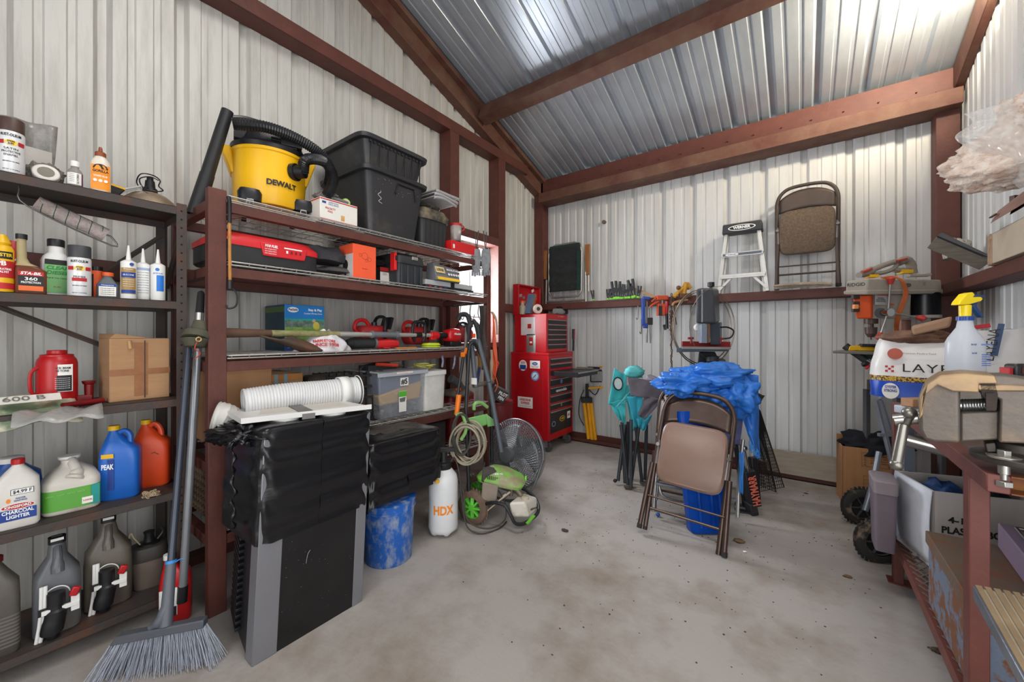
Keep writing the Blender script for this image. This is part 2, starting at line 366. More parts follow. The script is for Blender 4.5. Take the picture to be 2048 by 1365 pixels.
# ================================================================== the near shelving unit on the left and what stands on it
SX0, SX1, SY0, SY1 = -2.62, -2.27, -.42, .56
SZ = [1.844, 1.416, .977, .559, .108]
t = thing('shelving_unit', 'rusty grey slotted-angle steel shelving unit with five shelves at far left', 'shelving', (SX1, (SY0+SY1)/2, 0))
oy = (SY0+SY1)/2
for z in SZ:
    g = G(); g.bb((SX0-SX1, SY0-oy, z-.004), (0, SY1-oy, z))
    g.bb((-.003, SY0-oy, z-.036), (0, SY1-oy, z)); g.bb((SX0-SX1, SY0-oy, z-.036), (SX0-SX1+.003, SY1-oy, z)); g.bb((-.012, SY0-oy, z-.036), (0, SY1-oy, z-.033))
    g.bb((SX0-SX1, SY1-oy-.003, z-.036), (0, SY1-oy, z)); obj('shelf', g, RUSTY, t, bev=.0015)
HOLE = M('120f0e', .9)
for x, y, sx, sy in ((0, SY1, 1, 1), (SX0-SX1, SY1, -1, 1), (0, SY0, 1, -1), (SX0-SX1, SY0, -1, -1)):
    yy = y-oy; g = G(); g.bb((x, yy, 0), (x+.002*sx, yy-.036*sy, 1.86)); g.bb((x, yy, 0), (x-.036*sx, yy+.002*sy, 1.86))
    g.cur = 1
    z = .04
    while z < 1.84: 
        g.cyl((x+.0019*sx, yy-.018*sy, z), (x+.0027*sx, yy-.018*sy, z), .0042, n=8); g.cyl((x-.018*sx, yy+.0019*sy, z), (x-.018*sx, yy+.0027*sy, z), .0042, n=8); z += .038
    obj('post', g, [RUSTY, HOLE], t)
for a, b in (((SX0-SX1-.004, .22, 1.50), (SX0-SX1-.004, SY1-oy-.01, 1.77)), ((SX0-SX1-.004, -.1, 1.42), (SX0-SX1-.004, SY1-oy-.02, 1.1)), ((0-.02, SY1-oy, 1.80), (SX0-SX1+.02, SY1-oy, 1.50))):
    g = G(); g.bar(a, b, .004, .022, up=(1, 0, 0) if a[0] == b[0] else (0, 1, 0)); g.bar(a, b, .022, .004, up=(1, 0, 0) if a[0] == b[0] else (0, 1, 0)); obj('brace', g, RUSTY, t)
def bottle(name, label, cat, px, X, z, secs, m, cap=None, capm=None, off=0, n=32, bev=0, group=None, dz=0):
    p, k, kw = put(px, X, z); t = thing(name, label, cat, p, face(p, off), group)
    g = G(); g.loft(secs, n=n); obj('body', g, m, t, smooth=50)
    if cap:
        g = G(); g.lathe([(r, zz) for r, zz in cap[0]], c=cap[1] if len(cap) > 1 else (0, 0, 0), n=24); obj('cap', g, capm, t, smooth=40)
    return t
def T(o, s, size, z, m, y, bend=0, **k): return text(o, s, size, (k.pop('x', 0), -y-.0007, z), m, bend=bend, **k)
def spray(label, px, X, z, capcol, ring, top, mid, bandm):
    t = bottle('spray_can', label, 'spray can', px, X, z, [(0, .031, .031), (.003, .033, .033), (.145, .033, .033), (.152, .031, .031), (.16, .028, .028)], M('dcdcdc', .35, .1, .03))
    g = G(); g.lathe([(.0305, .15), (.0325, .152), (.0325, .196), (.031, .199), (0.001, .2)], n=28); obj('cap', g, capcol, t)
    T(t, 'RUST-OLEUM', .013, .135, INK, .033, .033, w=.05, bold=.02)
    for sx in (-1, 1): patch(t, .018, .014, (.023*sx, -.033+.0085, .108), INKR, rot=(R(90), 0, R(44*sx)), name='red_squares')
    patch(t, .03, .02, (0, -.0333, .108), INKY, bend=.033, e=1, name='oval_badge'); T(t, 'STOPS\nRUST', .008, .108, INK, .034, .034, w=.017, bold=.02)
    for i, s in enumerate(mid.split('\n')): s and T(t, s, .0105, .086-i*.0115, INK, .033, .033, w=.045 if len(s) > 6 else .034)
    if bandm: patch(t, .042, .013, (0, -.0333, .064), bandm, bend=.033, name='red_band')
    T(t, 'ANY SURFACE ANY ANGLE', .005, .04, INK, .033, .033, w=.04); T(t, 'NET WT. 12 OZ (340 g)', .004, .012, INK, .033, .033, w=.04)
    return t
spray('white spray can with dark brown lid, large lettering for satin enamel, on the top shelf', 22, -2.31, SZ[0]+.0, M('4a342e', .5), 0, 0, 'SATIN\nPROTECTIVE\nENAMEL', None)
spray('white primer spray can with dark grey lid on the second shelf', 159, -2.305, SZ[1], M('3c3d40', .5), 0, 0, '\nPRIMER', INKR)
# blister packet behind the brown-lidded can
p, k, kw = put(46, -2.45, SZ[0]); t = thing('blister_packet', 'crinkled clear and grey plastic packet standing behind the brown-lidded spray can', 'packet', p, face(p, 12))
g = G(); g.surf(8, 10, lambda u, v: ((u-.5)*.15+.01*v, .012*math.sin(u*9+v*3)-.02*v, v*.245+.02*u)); obj('film', g, M('8d8984', .3, 0, .3, 20, .5, bscale=30), t, solid=.002)
patch(t, .07, .11, (.035, -.024, .1), M('b9b4ad', .6), name='card')
# tape roll in film
p, k, kw = put(92, -2.33, SZ[0]); t = thing('tape_roll', 'white tape roll lying tilted in crumpled clear film on the top shelf', 'tape', p+Vector((0, 0, .036)), face(p, 0))
g = G(); q = rotm((R(68), 0, 0)); g.loft([(-.012, .036, .036), (.012, .036, .036)], n=32, axis=q); obj('roll', g, M('d9d4cc', .6), t, bev=.004)
g = G(); g.loft([(.0125, .022, .022), (.0135, .022, .022)], n=24, axis=q); obj('core', g, M('7d776c', .7), t)
g = G(); g.ball((-.004, .03, .006), (.05, .03, .04), 3, .5, 3); obj('film_wrap', g, M('a39d97', .25, 0, .3, 20, .6, trans=.5), t)
# small glycerin bottle
t = bottle('glycerin_bottle', 'small clear bottle with white cap and pale label on the top shelf', 'bottle', 150, -2.315, SZ[0], [(0, .02, .02), (.003, .022, .022), (.058, .022, .022), (.07, .018, .018), (.078, .011, .011), (.085, .011, .011)], M('a9a39c', .2, 0, .1, trans=.4), ([(.0125, .084), (.0125, .103), (.011, .106), (.001, .106)],), WHT)
patch(t, .05, .045, (0, -.0223, .033), PAPER, bend=.0225); text(t, 'GLYCERIN', .0085, (.008, -.0236, .033), INK, rot=(R(90), R(-90), 0), w=.038)
for i in range(5): T(t, 'for external use only', .003, .05-i*.007, INK, .0226, .0225, x=-.008, w=.014)
patch(t, .006, .045, (.0185, -.0125, .033), M('6b2a55', .6), rot=(R(90), 0, R(55)), name='purple_stripe')
# glue bottle
t = bottle('wood_glue_bottle', 'orange and black labelled wood glue bottle with brown nozzle cap on the top shelf', 'bottle', 201, -2.3, SZ[0], [(0, .028, .021, 2.4), (.004, .03, .0225, 2.4), (.11, .03, .0225, 2.4), (.125, .027, .021, 2.2), (.142, .016, .015), (.146, .016, .015)], M('d9cfc0', .35))
g = G(); g.lathe([(.0165, .144), (.0165, .16), (.014, .163), (.007, .165), (.0055, .18), (.004, .184), (.001, .184)], n=24); obj('nozzle_cap', g, M('8c4526', .5), t)
patch(t, .056, .1, (0, -.0228, .056), M('f0901c', .45, 0, .03), bend=.05); patch(t, .044, .034, (0, -.0236, .092), INK, bend=.05, e=1, name='dark_badge')
patch(t, .052, .018, (0, -.0242, .08), M('f0901c', .45, 0, .03), bend=.05, name='name_strip'); T(t, 'GORILLA', .014, .08, INK, .0246, .05, w=.046, bold=.03)
T(t, 'WOOD GLUE', .009, .06, INKW, .0236, .05, w=.04, bold=.03)
for sx in (-1, 0, 1): patch(t, .011, .011, (.015*sx, -.0236, .042), INKW, bend=.05, e=1, name='round_icon')
# sanding sponge
p, k, kw = put(229, -2.36, SZ[0]); t = thing('sanding_sponge', 'yellow and black wedge-shaped scraper behind the glue bottle', 'scraper', p, face(p, 0))
g = G(); g.prism([(-.03, .0), (.0, .0), (.03, .045), (-.03, .058)], .03); obj('pad', g, M('2b2a28', .8, bump=.2), t); g = G(); g.bar((-.03, 0, .06), (.032, 0, .047), .032, .008); obj('edge_strip', g, YEL, t)
# clamp work lamp with shallow dome
p, k, kw = put(300, -2.44, SZ[0]); t = thing('work_lamp', 'dusty clamp lamp with shallow reflector and coiled cord lying face down on the top shelf', 'lamp', p, face(p, 0))
g = G(); g.lathe([(.105, .0), (.107, .003), (.1, .02), (.085, .045), (.062, .066), (.04, .076), (.026, .08)], n=36); obj('reflector', g, M('9b8a78', .5, .5, .2, 8, .1, col2='7d6a55', thr=.55), t)
g = G(); g.cyl((0, 0, .08), (0, 0, .1), .028, .026); g.cyl((0, 0, .1), (0, 0, .135), .02, .017); g.cyl((0, 0, .135), (0, 0, .15), .012); obj('socket', g, BLKM, t)
g = G(); g.tube([(-.03, 0, .09), (-.045, 0, .12), (-.03, -.02, .155), (.01, 0, .165), (.035, .01, .15), (.03, 0, .12), (.045, -.01, .1), (.02, -.03, .085), (-.02, -.03, .088), (-.035, -.02, .13), (0, -.02, .15), (.03, -.02, .14)], .0028, 6, 5); g.tube([(-.01, -.028, .1), (-.02, -.05, .07), (-.005, -.07, .055), (.02, -.085, .02)], .0028, 6, 5); obj('cord', g, BLK, t)
g = G(); g.bar((-.03, -.03, .095), (-.14, -.05, .035), .02, .006); g.bar((-.03, -.035, .085), (-.13, -.07, .02), .02, .004); obj('clamp', g, CHR, t)
# paint roller cover slung under the top shelf
a, b = atX(72, 405, -2.42), atX(212, 470, -2.42); p = (a+b)/2; t = thing('paint_roller', 'fluffy pinkish paint roller with green spiral stripe slung under the top shelf', 'paint roller', p)
a, b = a-p, b-p; d = (b-a).normalized(); g = G(); g.cyl(a, b, .028, n=24)
obj('cover', g, M('b5a6a0', .95, 0, .2, 30, .6, bscale=120), t); L0 = (b-a).length; x = d.cross(Vector((0, 0, 1))).normalized(); y = d.cross(x)
g = G(); g.tube([a+d*(L0*(.08+.84*i/60))+(x*math.cos(i/60*5*2*math.pi)+y*math.sin(i/60*5*2*math.pi))*.0285 for i in range(61)], .0013, 5); obj('green_stripe', g, M('1f5a4c', .8), t)
g = G(); g.tube([b, b+d*.02, b+d*.02+Vector((0, 0, -.035)), a-d*.02+Vector((0, 0, -.03)), a-d*.045+Vector((0, 0, .02)), a-d*.04+Vector((0, 0, .05)), a-d*.02+Vector((0, 0, .075))], .0035, 8, 4); obj('wire_frame', g, STEEL, t)
# ---- second shelf
z = SZ[1]
t = bottle('penetrant_can', 'yellow and red aerosol can of penetrating oil at the far left of the second shelf', 'spray can', 2, -2.3, z, [(0, .028, .028), (.003, .03, .03), (.15, .03, .03), (.165, .024, .024), (.17, .014, .014), (.185, .012, .012)], YEL, ([(.02, .168), (.024, .175), (.018, .19), (.012, .205), (.001, .206)],), YEL)
patch(t, .085, .06, (0, -.0302, .08), INKR, bend=.0302); patch(t, .085, .022, (0, -.0302, .021), INKR, bend=.0302, name='lower_band'); patch(t, .06, .026, (0, -.0304, .13), INK, bend=.0304, name='black_band')
T(t, 'BLASTER', .016, .13, INKY, .0306, .0306, w=.055, bold=.03); T(t, 'PENETRATING\nCATALYST', .01, .075, INKW, .0306, .0306, w=.05, bold=.02); T(t, 'PB', .022, .1, INKW, .0306, .0306, bold=.03)
t = bottle('red_tin', 'plain red tin with white lettering behind the yellow aerosol can', 'tin', 22, -2.43, z, [(0, .034, .034), (.003, .036, .036), (.2, .036, .036), (.203, .034, .034)], RED)
T(t, 'FUEL CARE', .014, .13, INKW, .036, .036, w=.05)
AMB = M('7d4a36', .25, 0, .1, 5, trans=.25); 
t = bottle('fuel_stabilizer_bottle', 'long-necked bottle of reddish fuel stabilizer with black cap on the second shelf', 'bottle', 62, -2.3, z, [(0, .036, .02, 5), (.003, .038, .022, 5), (.085, .038, .022, 5), (.098, .028, .02, 3.5, -.008), (.112, .016, .015, 2.2, -.018), (.13, .0125, .0125, 2, -.022), (.2, .011, .011, 2, -.022)], AMB)
g = G(); g.loft([(.1, .0285, .0205, 3.5, -.0085), (.112, .0163, .0153, 2.2, -.018), (.13, .0128, .0128, 2, -.022), (.2, .0113, .0113, 2, -.022)], n=32); obj('neck', g, M('b9ab82', .3, trans=.2), t)
g = G(); g.lathe([(.0145, .198), (.0145, .216), (.001, .217)], c=(-.022, 0, 0)); obj('cap', g, BLK, t)
patch(t, .06, .074, (0, -.0225, .043), INK); patch(t, .06, .016, (0, -.0232, .072), INKR, name='red_band'); T(t, 'STA-BIL', .014, .072, INKW, .0238, w=.05, bold=.03, shear=.2); T(t, '360', .016, .052, INKW, .0232, w=.03, bold=.02); T(t, 'PROTECTION', .01, .039, INKW, .0232, w=.046, bold=.02); patch(t, .058, .018, (0, -.0232, .018), M('e2671f', .5), name='orange_band')
t = bottle('diesel_additive_bottle', 'white bottle with black cap and green label of fuel additive on the second shelf', 'bottle', 112, -2.38, z, [(0, .038, .026, 4), (.004, .04, .028, 4), (.14, .04, .028, 4), (.158, .034, .026, 3), (.172, .022, .022, 2), (.2, .021, .021, 2)], WHT, ([(.0235, .196), (.024, .222), (.022, .225), (.001, .225)],), BLK, off=8)
patch(t, .066, .12, (0, -.0285, .072), M('79b870', .5, 0, .1)); patch(t, .066, .02, (0, -.0292, .132), INK, name='black_band'); T(t, 'CLEAR\nDIESEL', .019, .1, M('1f8a3a', .5), .0292, w=.06, bold=.04, shear=.2); T(t, 'Fuel & Tank Cleaner', .007, .07, INK, .0292, w=.055); T(t, 'FUEL', .008, .035, INKR, .0292, w=.02)
t = bottle('starter_fluid_can', 'slim orange-red can with black stripe behind the primer spray can', 'can', 194, -2.42, z, [(0, .022, .022), (.11, .022, .022), (.125, .016, .016)], ORG, ([(.018, .12), (.018, .138), (.001, .139)],), BLKM)
patch(t, .01, .1, (-.014, -.017, .055), INK, rot=(R(90), 0, R(-40)), name='black_stripe')
t = bottle('two_stroke_oil_bottle', 'small grey oil bottle with orange cap on the second shelf', 'bottle', 215, -2.33, z, [(0, .03, .018, 4), (.003, .032, .02, 4), (.055, .032, .02, 4), (.075, .02, .015, 3), (.085, .015, .014, 2), (.095, .015, .014, 2)], M('6f7577', .3, 0, .1, trans=.15), ([(.0185, .092), (.0185, .107), (.001, .108)],), ORG)
patch(t, .05, .05, (0, -.0205, .033), PAPER); patch(t, .05, .011, (0, -.0212, .053), INKB, name='blue_band'); T(t, 'Husqvarna', .008, .053, INKW, .0218, w=.036)
for i in range(4): T(t, '2-Stroke Engine Oil', .005, .04-i*.008, INK, .0212, w=.04)
def caulk(px, X, lab, colpatch, txt, h=.215, foot=0):
    t = bottle('caulk_tube', lab, 'caulk tube', px, X, z, [(0, .0235, .0235), (.002, .025, .025), (h-.06, .025, .025), (h-.058, .0235, .0235), (h-.05, .012, .012)], WHT, group='sealant tubes on the second shelf')
    g = G(); g.lathe([(.009, h-.052), (.0085, h-.045), (.003, h+.012), (.001, h+.012)], n=16); obj('nozzle', g, WHT, t)
    if colpatch: patch(t, .055, .11, (0, -.0253, .075), colpatch, bend=.0253)
    return t
t = caulk(257, -2.3, 'white caulk tube with gold and blue label, leftmost of the three', M('a8874f', .5), 0)
patch(t, .05, .022, (0, -.0258, .1), INKB, bend=.0258, name='blue_band'); T(t, 'SILICONE', .009, .1, INKW, .0262, .026, w=.036); T(t, 'Premium', .009, .124, INKW, .0262, .026, w=.03); patch(t, .014, .014, (.01, -.0256, .145), INKB, bend=.0256, e=1, name='round_badge'); patch(t, .05, .014, (0, -.0258, .03), INKB, bend=.0258, name='lower_band')
for i in range(4): T(t, 'interior exterior', .005, .08-i*.009, INKW, .0258, .0258, w=.036)
t = caulk(286, -2.33, 'plain white caulk tube turned back to front between two labelled tubes', None, 0)
patch(t, .05, .01, (0, -.0254, .135), M('9fb2d6', .5), bend=.0253, name='blue_band'); 
for i in range(9): T(t, 'directions and cautions', .0045, .12-i*.011, M('7f8ba0', .6), .0254, .0254, w=.04)
t = caulk(316, -2.3, 'white caulk tube with bright blue label, nearest the shelf post', None, 0, h=.215)
patch(t, .026, .07, (.008, -.0245, .075), M('2276d2', .5), bend=.0253, rot=(R(90), 0, R(18)), name='blue_label'); patch(t, .014, .014, (-.002, -.0256, .135), M('2276d2', .5), bend=.0256, e=1, name='round_badge'); T(t, 'ACRYLIC', .009, .118, M('2276d2', .5), .0254, .0254, w=.034)
# ---- third shelf
z = SZ[2]
p, k, kw = put(114, -2.43, z); t = thing('bottle_jack', 'squat red hydraulic bottle jack with black and white label on the third shelf', 'jack', p, face(p))
g = G(); g.loft([(0, .075, .06, 4), (.012, .075, .06, 4)]); g.lathe([(.06, .012), (.062, .02), (.062, .15), (.058, .165), (.05, .175), (.05, .182), (.03, .184), (.03, .197), (.001, .198)], n=32); obj('cylinder', g, RED, t, bev=.002)
g = G(); g.tube([(-.055, -.02, .04), (-.072, -.035, .06), (-.072, -.035, .12), (-.052, -.03, .14)], .006, 8, 3); obj('bleed_pipe', g, RED, t)
patch(t, .062, .095, (.015, -.0625, .1), PAPER, bend=.0625); patch(t, .056, .055, (.015, -.0632, .082), INK, bend=.063, name='warning_text_block'); t.scale = (.93, .93, 1.14); T(t, 'JACK BEAM\n20 TONS', .01, .13, INK, .0636, .0636, x=.015, w=.05, bold=.02)
for i in range(6): T(t, 'use on level ground only', .004, .1-i*.007, INKW, .0642, .064, x=.015, w=.045)
g = G(); g.cyl((.095, 0, .0), (.095, 0, .07), .014, .016); g.cyl((.095, 0, .07), (.095, 0, .082), .02, .024); g.box((.07, 0, .02), (.07, .03, .02)); obj('pump_socket', g, M('7d1418', .4, .3, .3, 10), t, bev=.002)
a, b = atX(125, 815, -2.30), atX(206, 795, -2.36); a.z = b.z = z+.012; g = G(); m = (a+b)/2; g.cyl(a-m, b-m, .011, n=16); o = obj('jack_handle', g, M('86191d', .4, .3, .3, 10), loc=m); tag(o, 'short dark red steel handle tube lying before the bottle jack', 'handle')
# carton
p, k, kw = put(270, -2.43, z); t = thing('cardboard_box', 'plain brown cardboard box taped down the middle, flaps half open, on the third shelf', 'box', p, face(p, 14))
g = G(); w_, d_, h_ = .2, .16, .272; g.box((0, 0, h_/2), (w_, d_, h_)); obj('carton', g, CARD, t, bev=.004)
g = G(); g.hexa([(-w_/2, -d_/2, h_), (0.01, -d_/2-.004, h_), (.0, d_/2, h_), (-w_/2, d_/2, h_), (-w_/2+.02, -d_/2, h_+.02), (.02, -d_/2+.01, h_+.004), (.02, d_/2, h_+.01), (-w_/2, d_/2, h_+.02)]); obj('flap', g, CARD, t, bev=.002)
for args in ((.045, .234, (.0, -d_/2-.0006, h_/2), 'tape_strip'), (.2, .026, (0, -d_/2-.0012, h_*.46), 'tape_strip')):
    patch(t, args[0], args[1], args[2], M('96633e', .35, 0, .15, 20), name=args[3])
g = G(); g.box((.012, -d_/2-.002, h_/2), (.003, .003, h_-.02)); obj('seam', g, M('3a3330', .8), t)
g = G(); g.cyl((-.04, -d_/2-.006, h_-.01), (-.036, -d_/2-.006, h_-.045), .006, .007, n=10); obj('tape_curl', g, M('b48c5c', .5), t)
# seed / fertiliser bag
p, k, kw = put(12, -2.40, z); t = thing('plastic_sack', 'limp green and white plastic sack drooping over the front of the third shelf', 'sack', p, face(p, 6))
def sack(u, v):
    x = (u-.5)*.34; y = .1-.26*v; zz = .005+.06*math.sin(min(1, v*1.35)*math.pi)*(1-.55*abs(u-.35)*2)+.008*math.sin(u*17+v*9)
    if v > .78: zz = -.05*((v-.78)/.22)+.012*math.sin(u*11)+.01
    return (x, y, max(zz, -.06))
g = G(); g.surf(24, 18, sack); o = obj('sack_film', g, M('c4bfa8', .4, 0, .15, 3, .3, col2='6d8266', thr=.54, soft=.04), t, solid=.004, smooth=180)
patch(t, .2, .04, (.02, -.105, .05), M('dedad0', .4), rot=(R(35), 0, 0), name='white_panel'); text(t, '600 B', .034, (.03, -.107, .053), M('6e6a66', .6), rot=(R(35), 0, 0), w=.1)
p, k, kw = put(120, -2.28, z); o = obj('clear_bag', G().surf(14, 6, lambda u, v: ((u-.5)*.22, -.01-.12*v, .006-.03*v*v+.008*math.sin(u*14+v*4))), M('b8b6b2', .2, 0, .15, 10, .4, alpha=.65), loc=p, smooth=180, solid=.002); o.rotation_euler = (0, 0, face(p)); tag(o, 'flat clear plastic bag hanging over the shelf edge below the jack handle', 'bag')
# ---- fourth shelf
z = SZ[3]
def jug(name, label, px, X, wpx, hpx, m, dy=.6, neck=.0, neckx=0, e=5, off=0, cap=None, capr=.02, capm=None, handle=None, hm=None, z=None, shoulder=.72, capw=None):
    z = SZ[3] if z is None else z; p, k, kw = put(px, X, z); w = wpx*kw/2; h = hpx*k; t = thing(name, label, 'jug', p, face(p, off)); r = w*dy
    nr = capr*.85; g = G(); g.loft([(0, w*.9, r*.9, e), (.008, w, r, e), (h*.55, w, r, e), (h*shoulder, w*.96, r*.96, e*.8), (h*(shoulder+.12), w*.6, r*.75, 2.6, neckx*.6), (h*.93, nr, nr, 2, neckx), (h*.97, nr, nr, 2, neckx)], n=40); obj('body', g, m, t, smooth=50)
    g = G(); g.lathe([(capr, h*.95), (capr, h*.95+.018), (capr*.9, h*.95+.02), (.001, h*.95+.02)], c=(neckx, 0, 0), n=24); obj('cap', g, capm, t)
    if handle: g = G(); g.tube(handle(w, h), .011, 10, 5); obj('handle', g, hm or m, t)
    return t, w, h, r
t, w, h, r = jug('antifreeze_jug', 'dusty blue jug with wide white cap at the far left of the fourth shelf', 22, -2.5, 130, 110, M('1b4f9c', .4, 0, .2, col2='8a8f98', thr=.72), capr=.035, capm=WHT, handle=lambda w, h: [(0, -.02, h*.9), (.03, -.05, h*.8), (.04, -.06, h*.55)], hm=M('2b5fae', .4))
t, w, h, r = jug('lighter_fluid_jug', 'white charcoal lighter fluid jug with red cap and price sticker on the fourth shelf', 36, -2.33, 92, 130, M('dcd8d0', .4, 0, .12, 5, .05), capr=.017, capm=RED, neckx=-.0, dy=.55)
patch(t, w*1.65, .04, (0, -r-.0004, .05), INKB); T(t, 'CHARCOAL\nLIGHTER', .017, .052, INKW, r+.001, w=w*1.4, bold=.03)
patch(t, w*1.5, .024, (0, -r-.0012, .08), INKW, e=1, name='oval_rim'); patch(t, w*1.42, .019, (0, -r-.002, .08), INKR, e=1, name='oval_badge'); T(t, 'KINGSFORD', .013, .08, INKW, r+.0025, w=w*1.15, bold=.03); T(t, 'FASTER\nIGNITING', .008, .104, INKB, r, x=.006, w=.03, bold=.02)
patch(t, .01, .016, (-.022, -r-.0006, .103), INKO, e=1, name='flame_mark')
patch(t, .054, .021, (.01, -r-.0004, .132), INK); patch(t, .051, .018, (.01, -r-.001, .132), INKW, name='price_panel'); T(t, '$4.99 F', .016, .132, INK, r+.0012, x=.01, w=.044, bold=.02)
# big white and green jug
p, k, kw = put(143, -2.4, z); t = thing('ice_melt_jug', 'wide white two and a half gallon jug with green label, middle of the fourth shelf', 'jug', p, face(p, 2)); w = 118*kw/2
g = G(); g.loft([(0, w*.93, .07, 5), (.008, w, .078, 5), (.115, w, .078, 5), (.125, w*.99, .077, 4.5), (.15, w*.8, .065, 3.4), (.172, w*.45, .045, 2.6), (.185, w*.3, .03, 2.2, -.005), (.2, w*.3, .03, 2.2, -.005)], n=44); JUG = M('cfc9be', .45, 0, .2, 6, .05, col2='9d8f7c', thr=.66, soft=.12); obj('body', g, JUG, t, smooth=50)
g = G(); g.tube([(.0, .0, .195), (.004, -.03, .185), (.012, -.052, .155), (.004, -.066, .13)], [.016, .016, .017, .022, .028], 12, 5); obj('handle', g, JUG, t)
g = G(); g.lathe([(.03, .198), (.032, .202), (.032, .21), (.001, .211)], c=(-.005, .02, 0)); obj('cap', g, WHT, t)
g = G(); g.loft([(.018, w*1.003, .0785, 5), (.098, w*1.003, .0785, 5)], n=44, cap=False); obj('green_label', g, M('5aa53a', .45, 0, .08), t, smooth=50)
patch(t, w*.3, .079, (w*.78, -.0765, .058), M('2a9a94', .5), rot=(R(90), 0, R(12)), name='teal_panel'); patch(t, .03, .026, (w*.5, -.0792, .04), PAPER, name='code_panel'); T(t, '100%', .009, .04, INKR, .0798, x=w*.5, w=.024)
for i in range(4): T(t, ['LAWN', 'GARDEN', 'PATIO', 'DECK'][i], .008, .08, M('9fd27a', .5), .0787, x=-w*.72+i*w*.34, w=.02)
t, w, h, r = jug('washer_fluid_jug', 'ribbed bright blue jug with yellow cap and dark label on the fourth shelf', 242, -2.40, 84, 140, M('1d63bd', .35, 0, .12), capr=.019, capm=YEL, neckx=-.022, off=-10, dy=.8, shoulder=.68, handle=lambda w, h: [(-.02, 0, h*.86), (.01, -.005, h*.93), (.03, -.008, h*.86), (.03, -.012, h*.68)])
g = G()
for i in range(7): g.loft([(.03+i*.016, w*1.0, r*1.0, 5), (.034+i*.016, w*1.012, r*1.012, 5), (.038+i*.016, w*1.0, r*1.0, 5)], n=40, cap=False)
patch(t, .042, .13, (-w*.5, -r*.98, h*.36), INKB, rot=(R(90), 0, R(-12))); text(t, 'PEAK', .03, (-w*.5, -r-.001, h*.47), INKW, rot=(R(90), 0, R(-12)), w=.04, bold=.03); patch(t, .04, .018, (-w*.5, -r*.99-.001, h*.62), YEL, rot=(R(90), 0, R(-12)), name='yellow_band')
t, w, h, r = jug('engine_cleaner_jug', 'orange jug with yellow cap and a lizard-like scratch mark, right end of the fourth shelf', 304, -2.47, 78, 128, M('e04a1f', .38, 0, .1), capr=.018, capm=YEL, neckx=-.022, off=-8, dy=.8, shoulder=.68, handle=lambda w, h: [(-.02, 0, h*.86), (.01, -.005, h*.95), (.032, -.008, h*.84), (.034, -.012, h*.66)])
patch(t, .022, .085, (-w*.72, -r*.93, h*.42), INK, rot=(R(90), 0, R(-30))); patch(t, .016, .03, (-w*.72, -r*.93-.001, h*.5), YEL, rot=(R(90), 0, R(-30)), name='yellow_panel')
g = G(); g.tube([(.0, 0, 0), (.01, 0, .003), (.018, 0, -.002), (.026, 0, -.008)], .0018, 6, 4); g.tube([(.012, 0, .003), (.012, 0, .009)], .001); o = obj('scratch_mark', g, M('7a4a30', .7), t, loc=(.005, -r-.0005, h*.52))
p, k, kw = put(302, -2.3, z); g = G()
for i in range(26):
    a = i*2.4; rr = .012+.0028*i**.85; g.ring((rr*math.cos(a)*.8, rr*math.sin(a)*.5, .006+.006*math.sin(i)), .006, .0022, rotm((R(30*math.sin(i)), R(20), 0)), 8, 5)
o = obj('wasp_nest', g, M('b39c7c', .9, 0, .2), loc=p); tag(o, 'dry papery wasp nest comb lying before the orange jug', 'wasp nest')
# ---- bottom shelf
z = SZ[4]
t, w, h, r = jug('oil_jug', 'dark ribbed jug cut by the left edge of the picture on the bottom shelf', -2, -2.34, 88, 195, M('57524c', .4, 0, .25), capr=.02, capm=M('6b1c1a', .5), neckx=-.01, z=z, dy=.8)
g = G(); 
for i in range(9): g.loft([(.03+i*.013, w*1.01, r*1.01, 5), (.036+i*.013, w*1.01, r*1.01, 5)], n=40)
obj('ribbing', g, M('6a655e', .4), t)
def weed(label, px, X, hp, off, m):
    p, k, kw = put(px, X, z); t = thing('weed_killer_jug', label, 'jug', p, face(p, off), None)
    w = 98*kw/2; h = hp*k; g = G(); g.loft([(0, w*.92, .05, 5), (.008, w, .056, 5), (h*.5, w, .056, 5), (h*.62, w*.96, .053, 4.4), (h*.8, w*.42, .034, 3), (h*.9, .024, .02, 2.2), (h*.95, .02, .018, 2)], n=40); obj('body', g, m, t, smooth=50)
    g = G(); g.loft([(h*.93, .024, .02, 3), (h*1.0, .024, .02, 3)], n=24); g.box((0, 0, h*1.005), (.03, .008, .006)); obj('cap', g, [BLK], t, bev=.001); patch(t, .034, .01, (0, -.0205, h*.98), WHT, name='white_strip')
    g = G(); g.tube([(0, -.02, h*.9), (.0, -.04, h*.82), (0, -.054, h*.66)], [.012, .013, .018], 10, 4); obj('handle', g, m, t)
    g = G(); g.tube([(-.01, -.075, .005), (-.012, -.082, .03), (-.005, -.082, .07), (-.004, -.08, .1)], [.012, .024, .023, .017], 14, 6); g.cyl((-.004, -.08, .1), (-.004, -.08, .135), .019, .019); o = obj('sprayer_grip', g, BLK, t)
    g = G(); 
    for dx in (-.034, -.026): g.tube([(dx-.008, -.07, .0), (dx, -.07, .07), (dx+.002, -.068, .16)], .0045, 8, 3)
    g.box((.005, -.088, .088), (.075, .01, .012)); g.box((.034, -.085, .09), (.018, .012, .045)); g.ring((-.002, -.062, .12), .026, .002, rotm((R(90), 0, 0)), 18, 6, 0, math.pi); obj('wand', g, WHT, t, bev=.001)
    g = G(); g.box((.033, -.09, .125), (.018, .014, .026), (0, .4, 0)); obj('trigger', g, RED, t, bev=.003)
    g = G(); g.box((-.03, -.078, .088), (.018, .006, .02)); obj('clip_tag', g, BLK, t)
    for c in kids(t):
        if c.name.split('.')[0] in ('sprayer_grip', 'wand', 'trigger', 'clip_tag'): c.scale = (1.28, 1.05, 1.28)
